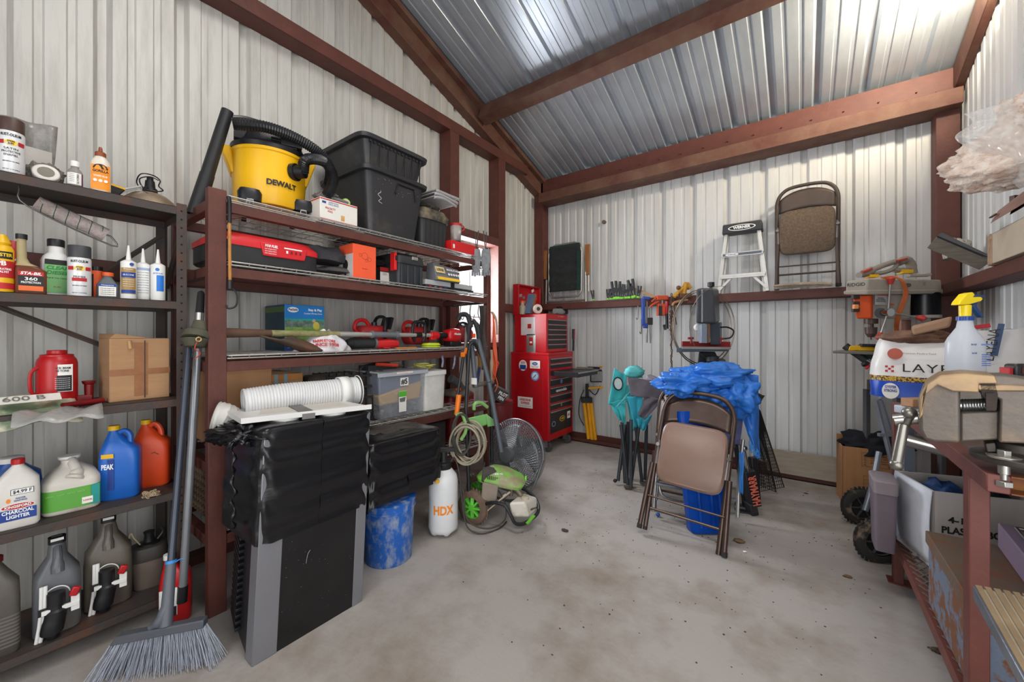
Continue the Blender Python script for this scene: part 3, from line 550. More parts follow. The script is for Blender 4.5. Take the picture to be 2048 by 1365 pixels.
weed('grey jug with black cap and strapped-on white sprayer wand, left of the pair', 114, -2.37, 182, 2, M('5d5f63', .4, 0, .2, 5, .04, col2='6b6259', thr=.6))
weed('brownish grey jug with black cap and strapped-on double white wand, right of the pair', 217, -2.42, 172, 0, M('615a50', .42, 0, .2, 5, .04))
p, k, kw = put(298, -2.44, z); t = thing('garden_sprayer', 'metallic taupe garden sprayer tank with dark lid and pump handle on the bottom shelf', 'sprayer', p, face(p, 0))
g = G(); g.loft([(0, .05, .045, 3), (.01, .055, .05, 3), (.13, .062, .055, 3)], n=36); obj('tank', g, M('8b7c72', .35, .4, .1), t, smooth=50)
g = G(); g.loft([(.128, .066, .058, 3), (.15, .068, .06, 3), (.185, .062, .054, 3), (.19, .05, .045, 3)], n=36); obj('lid', g, M('3b3733', .55, 0, .2), t, smooth=40)
g = G(); g.lathe([(.04, .19), (.04, .196), (.02, .2), (.017, .23), (.02, .245), (.001, .246)]); g.tube([(.03, 0, .2), (.05, 0, .23), (.04, 0, .25)], .006, 8, 4); obj('pump_handle', g, BLK, t)
g = G(); g.tube([(-.03, -.02, .2), (-.05, -.03, .24), (-.06, -.02, .26), (-.07, -.03, .22), (-.06, -.05, .19)], .003, 6, 5); obj('string_loop', g, M('b8a884', .8), t)
p, k, kw = put(352, -2.26, 0); p = Vector((-2.2, .56, 0)); 
p = atZ(352, 1238, 0); t = thing('red_oil_jug', 'red oil jug with white cap on the floor behind the broom handles', 'jug', p, face(p, -5))
g = G(); g.loft([(0, .05, .038, 5), (.01, .055, .042, 5), (.17, .055, .042, 5), (.21, .05, .038, 4), (.25, .022, .022, 2.4, -.02), (.28, .014, .014, 2, -.026)], n=36); obj('body', g, RED, t, smooth=50); g = G(); g.lathe([(.017, .275), (.017, .295), (.001, .296)], c=(-.026, 0, 0)); obj('cap', g, WHT, t)
patch(t, .06, .12, (-.022, -.043, .1), PAPER); patch(t, .055, .04, (-.022, -.044, .06), INK, name='black_panel')
# ================================================================== the welded steel rack along the left wall
KX, KB, KY0, KY1 = -2.12, -2.70, .60, 2.58
KZ = [1.905, 1.605, 1.171, .715, .38]
ky = (KY0+KY1)/2
t = thing('steel_rack', 'long red-brown welded steel rack with five wire shelves along the left wall', 'rack', (KX, ky, 0)); RACK = t
y0, y1, xb = KY0-ky, KY1-ky, KB-KX
for x in (-.045, xb+.0):
    for y in (y0, y1-.06): g = G(); g.bb((x, y, 0), (x+.045, y+(.07 if x > -.1 and y < 0 else .045), 1.925)); obj('post', g, PRIMER, t, bev=.003)
for i, z in enumerate(KZ):
    g = G(); zt = z-.03; 
    for a, b in (((-.045, y0+.07), (-.005, y1-.06)), ((xb+.005, y0+.045), (xb+.045, y1-.06)), ((xb+.045, y0+.005), (-.045, y0+.045)), ((xb+.045, y1-.055), (-.045, y1-.015))): g.bb((a[0], a[1], zt-.045), (b[0], b[1], zt))
    obj('rail', g, PRIMER, t, bev=.002)
    g = G(); n = 26
    for x in (0.003, -.012): g.tube([(x, y0+.075, z-.003 if x > 0 else z-.016), (x, y1-.062, z-.003 if x > 0 else z-.016)], .0034, 6)
    for k in range(n): y = y0+.09+(y1-y0-.17)*k/(n-1); g.tube([(xb+.01, y, z), (.0, y, z)], .0022, 5); g.tube([(.003, y, z-.003), (-.012, y, z-.016)], .0022, 5)
    for x in (-.08, -.19, -.30, -.41, -.52): g.tube([(x, y0+.07, z-.006), (x, y1-.06, z-.006)], .003, 6)
    for k in range(10): x = -.03-.055*k; g.tube([(x, y0+.07, z-.001), (x, y1-.062, z-.001)], .0013, 4)
    obj('wire_shelf', g, WIRE, t)
g = G(); g.bar((-.02, y0+.2, 1.86), (-.03, y0+.06, 1.80), .02, .02); obj('brace', g, PRIMER, t)
RB = R(90)
def rk(name, label, cat, pa, pb, yt, X, z0, **k):    # front face between two pixel columns on the plane X
    a, b = atX(pa, HY, X), atX(pb, HY, X); w = b.y-a.y; h = atX((pa+pb)/2, yt, X).z-z0
    return thing(name, label, cat, (X, (a.y+b.y)/2, z0), RB, k.get('group')), w, h
def L(t, p):                         # world point in the frame of thing t
    m = Matrix.Translation(t.location) @ t.rotation_euler.to_matrix().to_4x4(); return m.inverted() @ Vector(p)
# vacuum
p, k, kw = put(540, -2.42, KZ[0]); t = thing('wet_dry_vacuum', 'yellow and black shop vacuum with hose and long black wand on top of the rack', 'vacuum cleaner', p, face(p, 4))
YD = M('f0b70c', .38, 0, .05, 5); r = .178
g = G(); g.lathe([(r*.93, .055), (r*.95, .06), (r, .20), (r*1.02, .33), (r*1.05, .335), (r*1.05, .355)], n=44); obj('tank', g, YD, t)
g = G(); g.loft([(.35, r*1.06, r*1.06, 2), (.375, r*1.05, r*1.05, 2.3), (.39, r*.92, r*.95, 2.8), (.44, r*.82, r*.88, 3), (.46, r*.6, r*.75, 3)], n=44); g.box((r*.5, -r*.86, .405), (.1, .05, .05)); g.box((-r*.75, -r*.5, .40), (.07, .09, .045)); obj('motor_head', g, BLKM, t, bev=.006)
for i in range(4): g = G() if i == 0 else g; g.box((r*.3, -r*.99+.012, .375+i*.011), (.12, .015, .005))
obj('vent_slots', g, M('0d0d0e', .6), t)
for s in (-1, 1):
    g = G(); g.hexa([(s*r*.9, -.05, .22), (s*r*1.02, -.05, .22), (s*r*1.02, .05, .22), (s*r*.9, .05, .22), (s*r*1.0, -.055, .36), (s*r*1.28, -.055, .36), (s*r*1.28, .055, .36), (s*r*1.0, .055, .36)]); obj('side_ear', g, YD, t, bev=.008)
for i, (x, y) in enumerate(((-.1, -.145), (.15, -.1), (-.12, .13), (.12, .13))):
    g = G(); g.loft([(.055, .052, .04, 3), (.095, .055, .042, 3), (.115, .045, .036, 3)], c=(x, y, 0), n=24); o = obj('caster_foot', g, BLKM, t, smooth=40)
    g = G(); g.cyl((x-.012, y-.03, .027), (x+.012, y-.03, .027), .027, n=20); g.cur = 1; g.box((x, y-.03, .045), (.032, .02, .03)); obj('caster_wheel', g, [RUB, CHR], o, bev=.002)
a = .25; text(t, 'DEWALT', .04, (math.sin(a)*(r+.004), -math.cos(a)*(r+.004), .165), INK, rot=(R(90), 0, a), bend=r, w=.15, bold=.04)
g = G(); g.lathe([(r+.0012, .139), (r+.0012, .142)], cap=False, n=60); g.lathe([(r+.0012, .188), (r+.0012, .191)], cap=False, n=60)
text(t, 'DEWALT', .022, (.045, -r*.98-.0, .445), INKY, rot=(R(80), 0, R(12)), w=.08, bold=.03)
ip = Vector((math.sin(.62)*r, -math.cos(.62)*r, .255)); d = Vector((math.sin(.9), -math.cos(.9), 0))
g = G(); g.cyl(ip-d*.01, ip+d*.015, .046, n=28); g.cyl(ip, ip+d*.06, .036, .033, n=24); obj('hose_port', g, BLK, t)
def corr(g, pts, r, n=12, step=.006):
    P = catmull([Vector(q) for q in pts], 24); out = [P[0]]; acc = 0
    for a, b in zip(P, P[1:]):
        acc += (b-a).length
        if acc >= step/2: out.append(b); acc = 0
    g.tube(out, [r*(1 if i % 2 else .86) for i in range(len(out))], n)
g = G(); corr(g, [ip+d*.05, L(t, atX(612, 320, -2.17)), L(t, atX(645, 322, -2.19)), L(t, atX(660, 340, -2.24)), L(t, atX(655, 372, -2.3))], .03)
corr(g, [L(t, atX(650, 396, -2.18)), L(t, atX(664, 372, -2.17)), L(t, atX(663, 345, -2.18)), L(t, atX(640, 308, -2.2)), L(t, atX(590, 276, -2.21)), L(t, atX(530, 254, -2.22)), L(t, atX(465, 248, -2.27))], .03)
g.tube([L(t, atX(q[0], q[1], -2.36)) for q in ((463, 236), (500, 240), (560, 262), (610, 285), (650, 330))], .014, 10, 6); obj('hose', g, M('1c1d20', .35), t, smooth=0)
g = G(); a, b = L(t, atX(455, 222, -2.33)), L(t, atX(389, 430, -2.38)); m = a.lerp(b, .62); g.cyl(a, m, .026, .029, n=28, cap=False); g.cyl(m, b, .031, .034, n=28, cap=False); g.cyl(a.lerp(b, .01), m, .022, .024, n=24, cap=False); obj('wand', g, M('1d1d1f', .5), t, smooth=50)
# priority mail carton and gloves
t, w, h = rk('mail_carton', 'small white postal carton with red stripes on the top shelf of the rack', 'box', 640, 715, 403, -2.15, KZ[0])
g = G(); g.box((0, .08, h/2), (w, .16, h)); obj('carton', g, M('dedbd3', .75, 0, .06, 5), t, bev=.003)
for z in (h-.008, .01): patch(t, w*.99, .006, (0, -.0006, z), INKR, name='red_stripe')
g = G(); g.box((-w/2-.0006, .08, h-.008), (.001, .158, .006)); obj('red_stripe', g, INKR, t)
patch(t, .022, .012, (-w*.4, -.0008, h*.8), INKB, name='eagle_mark'); text(t, 'UNITED STATES\nPOSTAL SERVICE', .011, (-w*.16, -.001, h*.79), M('6d86b8', .6), w=.06); text(t, 'PRIORITY\nMAIL', .017, (-w*.24, -.001, h*.5), INKR, w=.06); patch(t, .022, .03, (.02, -.0008, h*.28), M('d7a05c', .6, 0, .2), name='tape_stain')
g = G()
for i, (x, y, z, a) in enumerate(((-.06, .05, .015, .3), (-.05, .09, .03, .5), (-.03, .06, .04, .1))): g.ball((x, y, z), (.055, .04, .018), i, .35, 3)
for i in range(4): g.tube([(-.02+i*.006, .03+i*.014, .02), (.02+i*.01, .02+i*.016, .016), (.06+i*.008, .012+i*.018, .01)], .009, 8, 4)
o = obj('work_gloves', g, M('6d6764', .85, 0, .2, 14, .3), loc=(t.location.x, t.location.y, t.location.z+h)); o.rotation_euler = (0, 0, RB); tag(o, 'crumpled pair of grey knitted gloves on the postal carton', 'gloves')
g = G(); g.lathe([(.022, -.012), (.026, 0), (.022, .012)], n=24, axis=rotm((R(70), 0, 0))); g.cur = 1; g.lathe([(.014, -.0135), (.014, .0135)], n=18, axis=rotm((R(70), 0, 0))); o = obj('tape_roll', g, [M('9cc437', .5), M('c9c9c4', .5)], loc=(t.location.x-.06, t.location.y+.075, t.location.z+h+.026)); o.rotation_euler = (0, 0, RB); tag(o, 'tiny lime green tape roll on the right end of the postal carton', 'tape')
# two stacked totes
TOTE = M('26272a', .42, 0, .2, 5, .06, col2='4a443d', thr=.66, soft=.1); SPECK = M('d9d9d6', .7)
def tote(name, label, z0, h, base, topo, lipz):
    (bx0, bx1, by0, by1), (tx0, tx1, ty0, ty1) = base, topo; cx, cy = (tx0+tx1)/2, (ty0+ty1)/2; t = thing(name, label, 'storage tote', (cx, cy, z0))
    bc = ((bx0+bx1)/2-cx, (by0+by1)/2-cy); g = G()
    g.loft([(0, (bx1-bx0)/2, (by1-by0)/2, 9, *bc), (h, (tx1-tx0)/2, (ty1-ty0)/2, 9, 0, 0)], n=64); obj('bin', g, TOTE, t, smooth=50)
    g = G(); a, b = (tx1-tx0)/2, (ty1-ty0)/2; g.loft([(h-.03, a+.012, b+.012, 9), (h-.026, a+.018, b+.018, 9), (h-.004, a+.022, b+.022, 9), (h, a+.016, b+.016, 9)], n=64); obj('rim', g, TOTE, t, smooth=40)
    return t
t = tote('storage_tote', 'large scuffed black plastic tote standing directly on the top shelf of the rack', KZ[0], .40, (-2.60, -2.15, 1.42, 1.80), (-2.65, -2.12, 1.38, 1.86), 0)
random.seed(5); g = G()
for i in range(34): y = random.uniform(-.17, .17); z = random.uniform(.03, .36); x = .265-.045*(1-z/.4)-.004+.0045; g.ball((x+.004, y*(.88+.12*z/.4), z), (.0012, random.uniform(.0007, .0016), random.uniform(.0007, .002)), n=6, m=4)
g.tube([(.253, -.14, .29), (.254, -.125, .26), (.253, -.145, .24), (.252, -.12, .22), (.252, -.14, .2), (.252, -.115, .19)], .0014, 5, 4); g.tube([(.226, -.1, .06), (.232, -.085, .09), (.228, -.08, .03)], .0016, 5, 4); obj('paint_specks', g, SPECK, t)
g = G(); g.tube([(.262, -.02, .28), (.266, .0, .345), (.266, .13, .345), (.262, .15, .27)], .006, 6); obj('handle_recess', g, M('141416', .5), t)
t = tote('storage_tote', 'dusty black plastic tote nested into the top of the larger tote', KZ[0]+.36, .235, (-2.60, -2.17, 1.42, 1.82), (-2.66, -2.13, 1.37, 1.87), 0)
g = G()
for i in range(7): gg = G(); gg.box((.258, -.19+i*.0633, .12), (.008, .004, .15)); obj('rib', gg, TOTE, t)
for i in range(14): g.box((.262, -.2+i*.03, .195), (.01, .012, .014))
obj('rim_teeth', g, TOTE, t)
# small lidded case
t, w, h = rk('tool_case', 'small dusty black lidded case right of the big totes on top of the rack', 'case', 843, 900, 417, -2.15, KZ[0])
g = G(); g.loft([(0, w*.43, .1, 8), (h*.72, w*.48, .11, 8)], c=(0, .12, 0), n=40); 
for i in range(5): g.box((-w*.3+i*w*.15, .012, h*.35), (.006, .01, h*.6))
obj('case_body', g, M('2f2f30', .6, 0, .25), t, smooth=40); g = G(); g.loft([(h*.68, w*.5, .12, 8), (h*.82, w*.52, .125, 8), (h*.98, w*.44, .1, 6), (h, w*.35, .08, 5)], c=(0, .12, 0), n=40); obj('lid', g, M('35322e', .6, 0, .3, 8, .1, col2='8a7a63', thr=.55), t, smooth=40)
zc = KZ[0]+h; cw = w; cl = Vector(t.location)
g = G(); g.ball((0, 0, .02), (.07, .09, .03), 4, .4, 3); o = obj('camouflage_cap', g, M('4d4a36', .9, 0, .2, 12, .2, col2='2b2b22'), loc=(cl.x-.09, cl.y-.0, zc-.004)); tag(o, 'dark camouflage cloth cap squashed between the small case and folded canvas', 'cap')
g = G()
for i, (w2, zz, sh) in enumerate(((.115, .0, .0), (.12, .024, .01), (.125, .05, .03))):
    g.surf(14, 8, lambda u, v: ((u-.5)*2*w2+sh, v*.22-.02, zz+.006*math.sin(u*5+i)+.012*math.sin(u*3.1)))
    g.surf(14, 3, lambda u, v: ((u-.5)*2*w2+sh, -.02-.008*math.sin(v*3.14), zz+.006*math.sin(u*5+i)+.012*math.sin(u*3.1)-.02*v))
o = obj('folded_canvas', g, M('a5a3a2', .85, 0, .12, 8, .2), loc=(cl.x+.0, cl.y+.07, zc+.075), smooth=180, solid=.006); o.rotation_euler = (0, 0, RB); tag(o, 'folded pale grey canvas sheet stacked high above the small dusty case', 'canvas')
# jar, canister, red carton
p, k, kw = put(912, -2.2, KZ[0]); t = thing('blender_jar', 'clear jar with red lid on a black and red base near the rack end', 'jar', p, face(p))
g = G(); g.lathe([(.05, 0), (.052, .01), (.05, .05), (.038, .062)], n=32); obj('base', g, RED, t); g = G(); g.lathe([(.038, .06), (.04, .065), (.04, .095), (.038, .1)], n=32); obj('collar', g, BLK, t); g = G(); g.lathe([(.036, .1), (.045, .22)], n=32, cap=False); g.box((-.005, -.042, .16), (.02, .003, .1)); obj('jar', g, M('cfcac5', .2, 0, .05, trans=.5), t, solid=.002); g = G(); g.lathe([(.047, .218), (.048, .235), (.03, .24)], n=32); g.ring((.045, 0, .205), .02, .005, rotm((R(90), 0, 0)), 18, 8); obj('lid', g, INKR, t)
t, w, h = rk('red_carton', 'flat bright red carton at the right end of the top rack shelf', 'box', 903, 958, 487, -2.13, KZ[0]); g = G(); g.box((0, .06, h/2), (w, .12, h)); obj('carton', g, M('d0181c', .5), t, bev=.002); patch(t, .018, .03, (-w*.42, -.0007, h*.45), PAPER, name='code_panel')
# hanging gloves
p = atX(962, 462, -2.10); t = thing('hanging_gloves', 'grey mesh gloves clipped to the right end of the rack before the bright window', 'gloves', p, face(p))
for s in (-1, 1):
    g = G(); g.loft([(-.34, .016, .01, 3), (-.3, .034, .016, 3), (-.22, .04, .018, 3), (-.15, .03, .014, 3)], c=(s*.04, 0, 0), n=20)
    for i in range(4): g.tube([(s*.04-.026+i*.017, 0, -.32), (s*.04-.028+i*.019, -.004, -.365-.006*math.sin(i*2))], .008, 8)
    obj('glove', g, M('84878b', .9, 0, .25, 40, .4), t, smooth=60)
    g = G(); g.bar((s*.02, 0, 0), (s*.035, 0, -.15), .008, .014); g.bar((s*.045, 0, -.01), (s*.04, 0, -.15), .006, .01); obj('clip', g, BLK, t)
# bungee
p = atX(459, 398, -2.10); t = thing('bungee_cord', 'thin orange-brown bungee cord with black hooks hanging from the rack next to its front post', 'bungee cord', p)
g = G(); z = -.115
g.tube([(0, 0, -.1), (.002, 0, -.24), (0, .002, -.38)], .0065, 8, 4); obj('cord', g, M('b87d3a', .7, 0, .2, 40), t); g = G(); g.tube([(-.01, 0, .01), (0, 0, -.02), (0, 0, -.11)], .009, 8, 4); g.cyl((0, 0.002, -.37), (0, .002, -.41), .011); g.tube([(0, .002, -.4), (.002, .028, -.43), (.002, .025, -.485), (0, -.005, -.5), (0, -.012, -.485)], .004, 8, 5); obj('hook', g, BLK, t)
# ---- second level
z = KZ[1]
t = thing('power_tool_case', 'long red and black power tool case behind the post on the second rack shelf', 'case', (-2.15, .875, z), RB); w, h = .50, .15
KB2 = M('232326', .5, 0, .2, 6, .08); g = G(); g.loft([(0, w/2-.01, .15, 8), (.01, w/2, .16, 8), (.09, w/2, .16, 8)], c=(0, .17, 0), n=48); obj('case_base', g, KB2, t, smooth=40)
g = G(); g.loft([(.088, w/2+.004, .164, 8), (.115, w/2+.004, .164, 8), (.15, w/2-.035, .14, 6), (.155, w/2-.06, .12, 6)], c=(0, .17, 0), n=48); obj('case_lid', g, M('cf1f27', .42, 0, .08), t, smooth=40)
g = G(); g.hexa([(-.04, -.0, .055), (.16, -.0, .055), (.16, .02, .055), (-.04, .02, .055), (-.055, .0, .12), (.175, .0, .12), (.175, .02, .12), (-.055, .02, .12)]); obj('latch_plate', g, M('cf1f27', .42), t, bev=.004)
text(t, 'M18 FUEL', .018, (-.005, -.0008, .105), INKW, w=.06, bold=.03, shear=.2)
for i in range(3): text(t, 'HIGH TORQUE IMPACT', .007, (-.008, -.0008, .09-.011*i), INKW, w=.055)
patch(t, .09, .006, (.1, -.0006, .107), INKW, name='white_line')
for i in range(4): patch(t, .009, .014, (.07+i*.022, -.0006, .088), INKW if i == 0 else M('6b1015', .5), name='tool_pictogram')
for x in (-.2, -.23): g = G(); g.box((x, -.004, .085), (.02, .01, .04)); obj('latch', g, BLK, t, bev=.002)
g = G(); g.ball((0, 0, .09), (.12, .1, .09), 2, .3, 2, e=2.6, n=28, m=16, flat=.0); g.ball((.05, -.04, .03), (.13, .08, .035), 5, .3, 2.4, flat=.0)
p, k, kw = put(648, -2.29, z); o = obj('cloth_bag', g, M('37363a', .9, 0, .25, 5, .3, col2='55504a', thr=.6), loc=p, smooth=180); o.rotation_euler = (0, 0, RB); tag(o, 'lumpy dark grey cloth bag between the power tool case and orange carton', 'bag')
t, w, h = rk('orange_carton', 'upright bright orange carton with line drawings on the second rack shelf', 'box', 706, 752, 491, -2.14, z); ORC = M('ee5a33', .6, 0, .05)
g = G(); g.box((0, .075, h/2), (w, .15, h)); obj('carton', g, ORC, t, bev=.002); g = G(); g.hexa([(-w/2, .02, h), (w/2, .02, h), (w/2, .15, h), (-w/2, .15, h), (-w/2+.02, .05, h+.012), (w/2-.01, .05, h+.01), (w/2-.01, .15, h+.01), (-w/2+.02, .15, h+.01)]); obj('flap', g, CARD, t)
g = G(); g.box((-w/2-.0006, .075, h*.36), (.001, .148, h*.7)); obj('side_panel', g, M('c9c5c0', .6), t); g = G(); g.ball((-w/2-.0008, .08, h*.4), (.001, .03, .035), n=10, m=8); g.box((-w/2-.001, .08, h*.25), (.001, .02, .06)); obj('product_picture', g, INK, t)
g = G(); 
for c in ((0, h*.68, .02), (-.03, h*.7, .008), (.032, h*.6, .012), (.012, h*.55, .008)): g.ring((c[0], -.0008, c[1]), c[2], .0008, rotm((R(90), 0, 0)), 20, 4)
obj('line_drawing', g, M('8f3a20', .6), t); text(t, 'HEAT GUN KIT', .007, (0, -.0008, h*.3), M('8f3a20', .6), w=.035)
t, w, h = rk('drill_carton', 'small black, red and white carton half hidden left of the black toolbox', 'box', 760, 781, 535, -2.25, z); g = G(); g.box((0, .05, h/2), (w, .1, h)); obj('carton', g, BLKM, t); patch(t, w*.98, h*.7, (0, -.0006, h*.36), PAPER); patch(t, w*.98, h*.22, (0, -.0008, h*.87), INKR, name='red_band'); text(t, '6-INCH\nSANDER', .01, (-.005, -.0012, h*.6), INK, w=.035)
g = G(); g.ball((0, .0, .035), (.05, .06, .04), 7, .5, 3); o = obj('cable_bundle', g, BLK, loc=(-2.32, atX(765, HY, -2.3).y, z+h)); tag(o, 'dark bundle of cable on the small drill carton', 'cable')
t, w, h = rk('toolbox', 'charcoal plastic toolbox with red latch on the second rack shelf', 'toolbox', 797, 850, 508, -2.14, z)
g = G(); g.loft([(0, w*.46, .15, 8), (h*.68, w*.5, .16, 8)], c=(0, .17, 0), n=48)
for x in (-.35, -.12, .15, .38): g.box((w*x, .01, h*.33), (.02, .012, h*.6))
obj('box_body', g, M('303338', .5, 0, .1), t, smooth=40, bev=.003); g = G(); g.loft([(h*.66, w*.53, .17, 8), (h*.74, w*.54, .172, 8), (h*.9, w*.52, .165, 7), (h, w*.44, .13, 6)], c=(0, .17, 0), n=48); obj('lid', g, M('2b2d31', .5, 0, .1), t, smooth=40)
g = G(); g.box((-w*.57, .03, h*.68), (.02, .05, h*.55)); o = obj('latch', g, M('d0181c', .4), t, bev=.004, label='red latch'); g = G(); g.box((-w*.57-.0, .002, h*.78), (.012, .006, .03)); obj('latch_slot', g, BLK, o)
g = G(); g.box((w*.1, .0, h*.86), (.05, .012, .025)); obj('hasp', g, ALU, t, bev=.003)
# lodge packet, pale tray, black trays
t, w, h = rk('organizer_tray', 'low black parts organizer under the grey packet, right end of the second rack shelf', 'organizer', 852, 947, 575, -2.14, z); g = G(); g.box((0, .1, h*.45), (w, .2, h*.9)); obj('tray', g, M('202228', .4), t, bev=.003)
for i, c in enumerate((INKR, M('7a7a78', .5), INKR, INKB)): patch(t, .025, h*.4, (-w*.42+i*.05, -.0006, h*.5), c, name='coloured_bit')
for i in range(3): g = G(); g.box((w*.0+i*w*.2, -.003, h*.45), (.03, .008, h*.8)); obj('divider', g, BLKM, t, bev=.001)
zt = z+h
t2 = thing('pale_tray', 'pale grey shallow tray resting on the black parts organizer', 'tray', (-2.15, t.location.y, zt+.0), RB); g = G(); g.box((0, .09, .02), (w*.98, .18, .036)); obj('tray', g, M('b1b3b4', .5), t2, bev=.002); g = G(); g.box((.02, -.003, .012), (.035, .006, .05)); obj('clasp', g, BLKM, t2)
p = Vector((-2.12, t.location.y-.03, zt+.04)); t = thing('printed_packet', 'grey and cream printed packet with yellow lower edge leaning on the pale tray', 'packet', p, RB)
g = G(); w = .27; g.hexa([(-w/2, 0, 0), (w/2-.03, 0, .0), (w/2-.03, .12, 0), (-w/2, .12, 0), (-w/2+.01, .05, .13), (w/2, .05, .11), (w/2, .12, .11), (-w/2+.01, .12, .13)]); obj('packet_body', g, M('6f7076', .5, 0, .15), t, bev=.004)
sl = R(90)-math.atan(.05/.12); patch(t, .09, .05, (-.08, .026, .08), M('e3cf8e', .5), rot=(sl, 0, 0)); text(t, 'LODGE', .03, (-.08, .0245, .08), INK, rot=(sl, 0, 0), w=.07, bold=.03); text(t, 'BOOK-IT-ALL', .022, (.055, .029, .09), INKW, rot=(sl, 0, 0), w=.13, bold=.03)
for i in range(5): patch(t, .02, .02, (.0+i*.026, .014, .055), INKW, e=1, rot=(sl, 0, 0), name='round_icon')
patch(t, w*.85, .024, (-.01, .002, .016), INKY, rot=(sl, 0, 0), name='yellow_strip')
# ---- third level
z = KZ[2]
t, w, h = rk('pet_fence_carton', 'blue and green printed carton showing a dog on grass, third shelf of the rack', 'box', 569, 649, 611, -2.42, z); BX = M('1779c4', .45, 0, .05); g = G(); g.box((0, .13, h/2), (w, .26, h)); obj('carton', g, BX, t, bev=.003)
g = G(); g.box((-w/2-.0007, .13, h/2), (.001, .258, h*.97)); obj('side_panel', g, M('1c3f4d', .5, 0, .3, 9), t); g = G(); g.box((-w/2-.0014, .13, h*.9), (.001, .258, h*.12)); obj('green_strip', g, M('4f6b35', .5), t)
patch(t, w*.99, h*.5, (0, -.0006, h*.41), M('57913a', .5, 0, .3, 18, col2='8fb35c')); patch(t, w*.99, h*.16, (0, -.0009, h*.59), M('3e5a44', .5, 0, .3, 30, col2='7c8f86'), name='tree_line'); patch(t, w*.99, .01, (0, -.001, h*.68), M('18a08f', .5), name='teal_band')
patch(t, .062, .032, (-w*.3, -.0008, h*.89), PAPER, e=1, name='oval_badge'); text(t, 'PetSafe', .018, (-w*.3, -.0014, h*.89), INKB, w=.052, bold=.03); text(t, 'Stay & Play', .02, (w*.25, -.0009, h*.9), INKW, w=.085, bold=.03); text(t, 'Compact Wireless Fence', .013, (w*.2, -.0009, h*.82), INKW, w=.11)
g = G(); g.ball((w*.28, -.001, h*.55), (.022, .0015, .026), n=12, m=8); o = obj('printed_child', g, M('d9c552', .6), t); g = G(); g.ball((w*.22, -.001, h*.66), (.011, .0012, .012), n=12, m=8); obj('printed_head', g, M('c9a489', .6), t)
g = G(); g.ball((-w*.3, -.001, h*.33), (.03, .0015, .01), n=12, m=8); g.ball((-w*.19, -.001, h*.37), (.01, .0015, .009), n=10, m=6)
for x in (-.26, -.29, -.38, -.41): g.box((w*x, -.001, h*.27), (.004, .002, .03))
obj('printed_dog', g, M('8a6234', .6), t); patch(t, w*.99, h*.15, (0, -.0007, h*.075), INKB, name='blue_band'); text(t, 'K', .02, (-w*.4, -.0014, h*.08), INKW); text(t, 'SHOWN ACTUAL SIZE', .006, (w*.25, -.0014, h*.1), INKW, w=.06)
p, k, kw = put(645, -2.22, z); t = thing('grocery_bag', 'white plastic carrier bag with red lettering slumped before the blue carton', 'bag', p, face(p, 4))
def gb(u, v):
    a = 2*math.pi*u; e = math.sin(math.pi*min(1, v*1.0)/2); rr = 1-v**1.4*.85
    f = 1+.13*math.sin(a*3+v*4)+.07*math.sin(a*7-v*6); return (.14*rr*f*math.cos(a)+.02*v, .07*rr*f*math.sin(a), .115*v*(1+.12*math.sin(a*2)))
g = G(); g.surf(48, 14, gb); obj('bag_film', g, M('cfcbd0', .3, 0, .08, 12, .4), t, smooth=180)
text(t, 'FARM STORE', .022, (.005, -.066, .062), INKR, rot=(R(62), 0, 0), w=.12, bold=.04, bend=.12); text(t, 'SINCE 1908', .026, (.015, -.075, .04), INKR, rot=(R(68), 0, 0), w=.14, bold=.03, bend=.12)
# string trimmer
a, b = atX(374, 670, -2.165), atX(905, 672, -2.27); a.z = 1.275; b.z = 1.262; t = thing('string_trimmer', 'string trimmer with dirty gearhead, silver shaft and red motor laid along the third rack shelf', 'string trimmer', b)
A = a-b; dd = A.normalized(); Lg = A.length
g = G(); g.cyl(A*.045/Lg*2, A*.5, .0145, n=16); g.cyl(A*.5, A*.93, .0155, n=16, cap=True); obj('shaft', g, M('b9b8b2', .4, .4, .1, 20, 0, stretch=(8, 1, 8)), t); g = G(); g.cyl(A*.58, A*.93, .0175, n=16); obj('muddy_sleeve', g, M('8f8b5c', .8, 0, .3, 30, .3), t)
g = G(); g.cyl(A*.33, A*.45, .02, .018, n=20); g.cyl(A*.325, A*.335, .024); g.cyl(A*.44, A*.45, .024); obj('shaft_coupler', g, M('6d7276', .5), t, bev=.002)
c = A*.965; g = G(); g.cyl(c+Vector((0, -.01, .05)), c+Vector((.01, -.02, -.0)), .026, .034, n=24); g.cyl(c+Vector((.0, -.02, .0)), c+Vector((.01, -.03, -.03)), .05, .056, n=28); g.cyl(c+Vector((.01, -.03, -.03)), c+Vector((.015, -.035, -.065)), .054, .035, n=28); g.cyl(c+Vector((0, .05, .01)), c+Vector((0, -.01, .02)), .02, .028, n=20); o = obj('gearhead', g, M('4b4a3a', .75, 0, .3, 12, .2), t, bev=.003)
g = G(); g.ring(c+Vector((.064, -.035, -.03)), .009, .003, AX, 14, 6); obj('eyelet', g, M('b89a6a', .4, .6), o); g = G(); g.tube([c+Vector((.062, -.04, -.04)), c+Vector((.07, -.05, -.07)), c+Vector((.065, -.03, -.09)), c+Vector((.07, -.05, -.115))], .002, 5, 5); obj('trimmer_line', g, M('c23a2c', .6), o)
g = G(); g.surf(12, 12, lambda u, v: tuple(A*(.835-.09*u-.12*v)+Vector((.01+.05*math.sin(u*3.1), 0, -.01-.085*v-.02*math.sin(u*3.1)*(1-v))))); obj('debris_guard', g, M('4a3c30', .8, 0, .3, 10, .2, col2='6d4632', thr=.6), t, solid=.008, smooth=180)
g = G(); g.cyl(A*.93, A*.80, .024, .018, n=16); obj('guard_bracket', g, M('5a4030', .8, 0, .2), t)
rr = .038
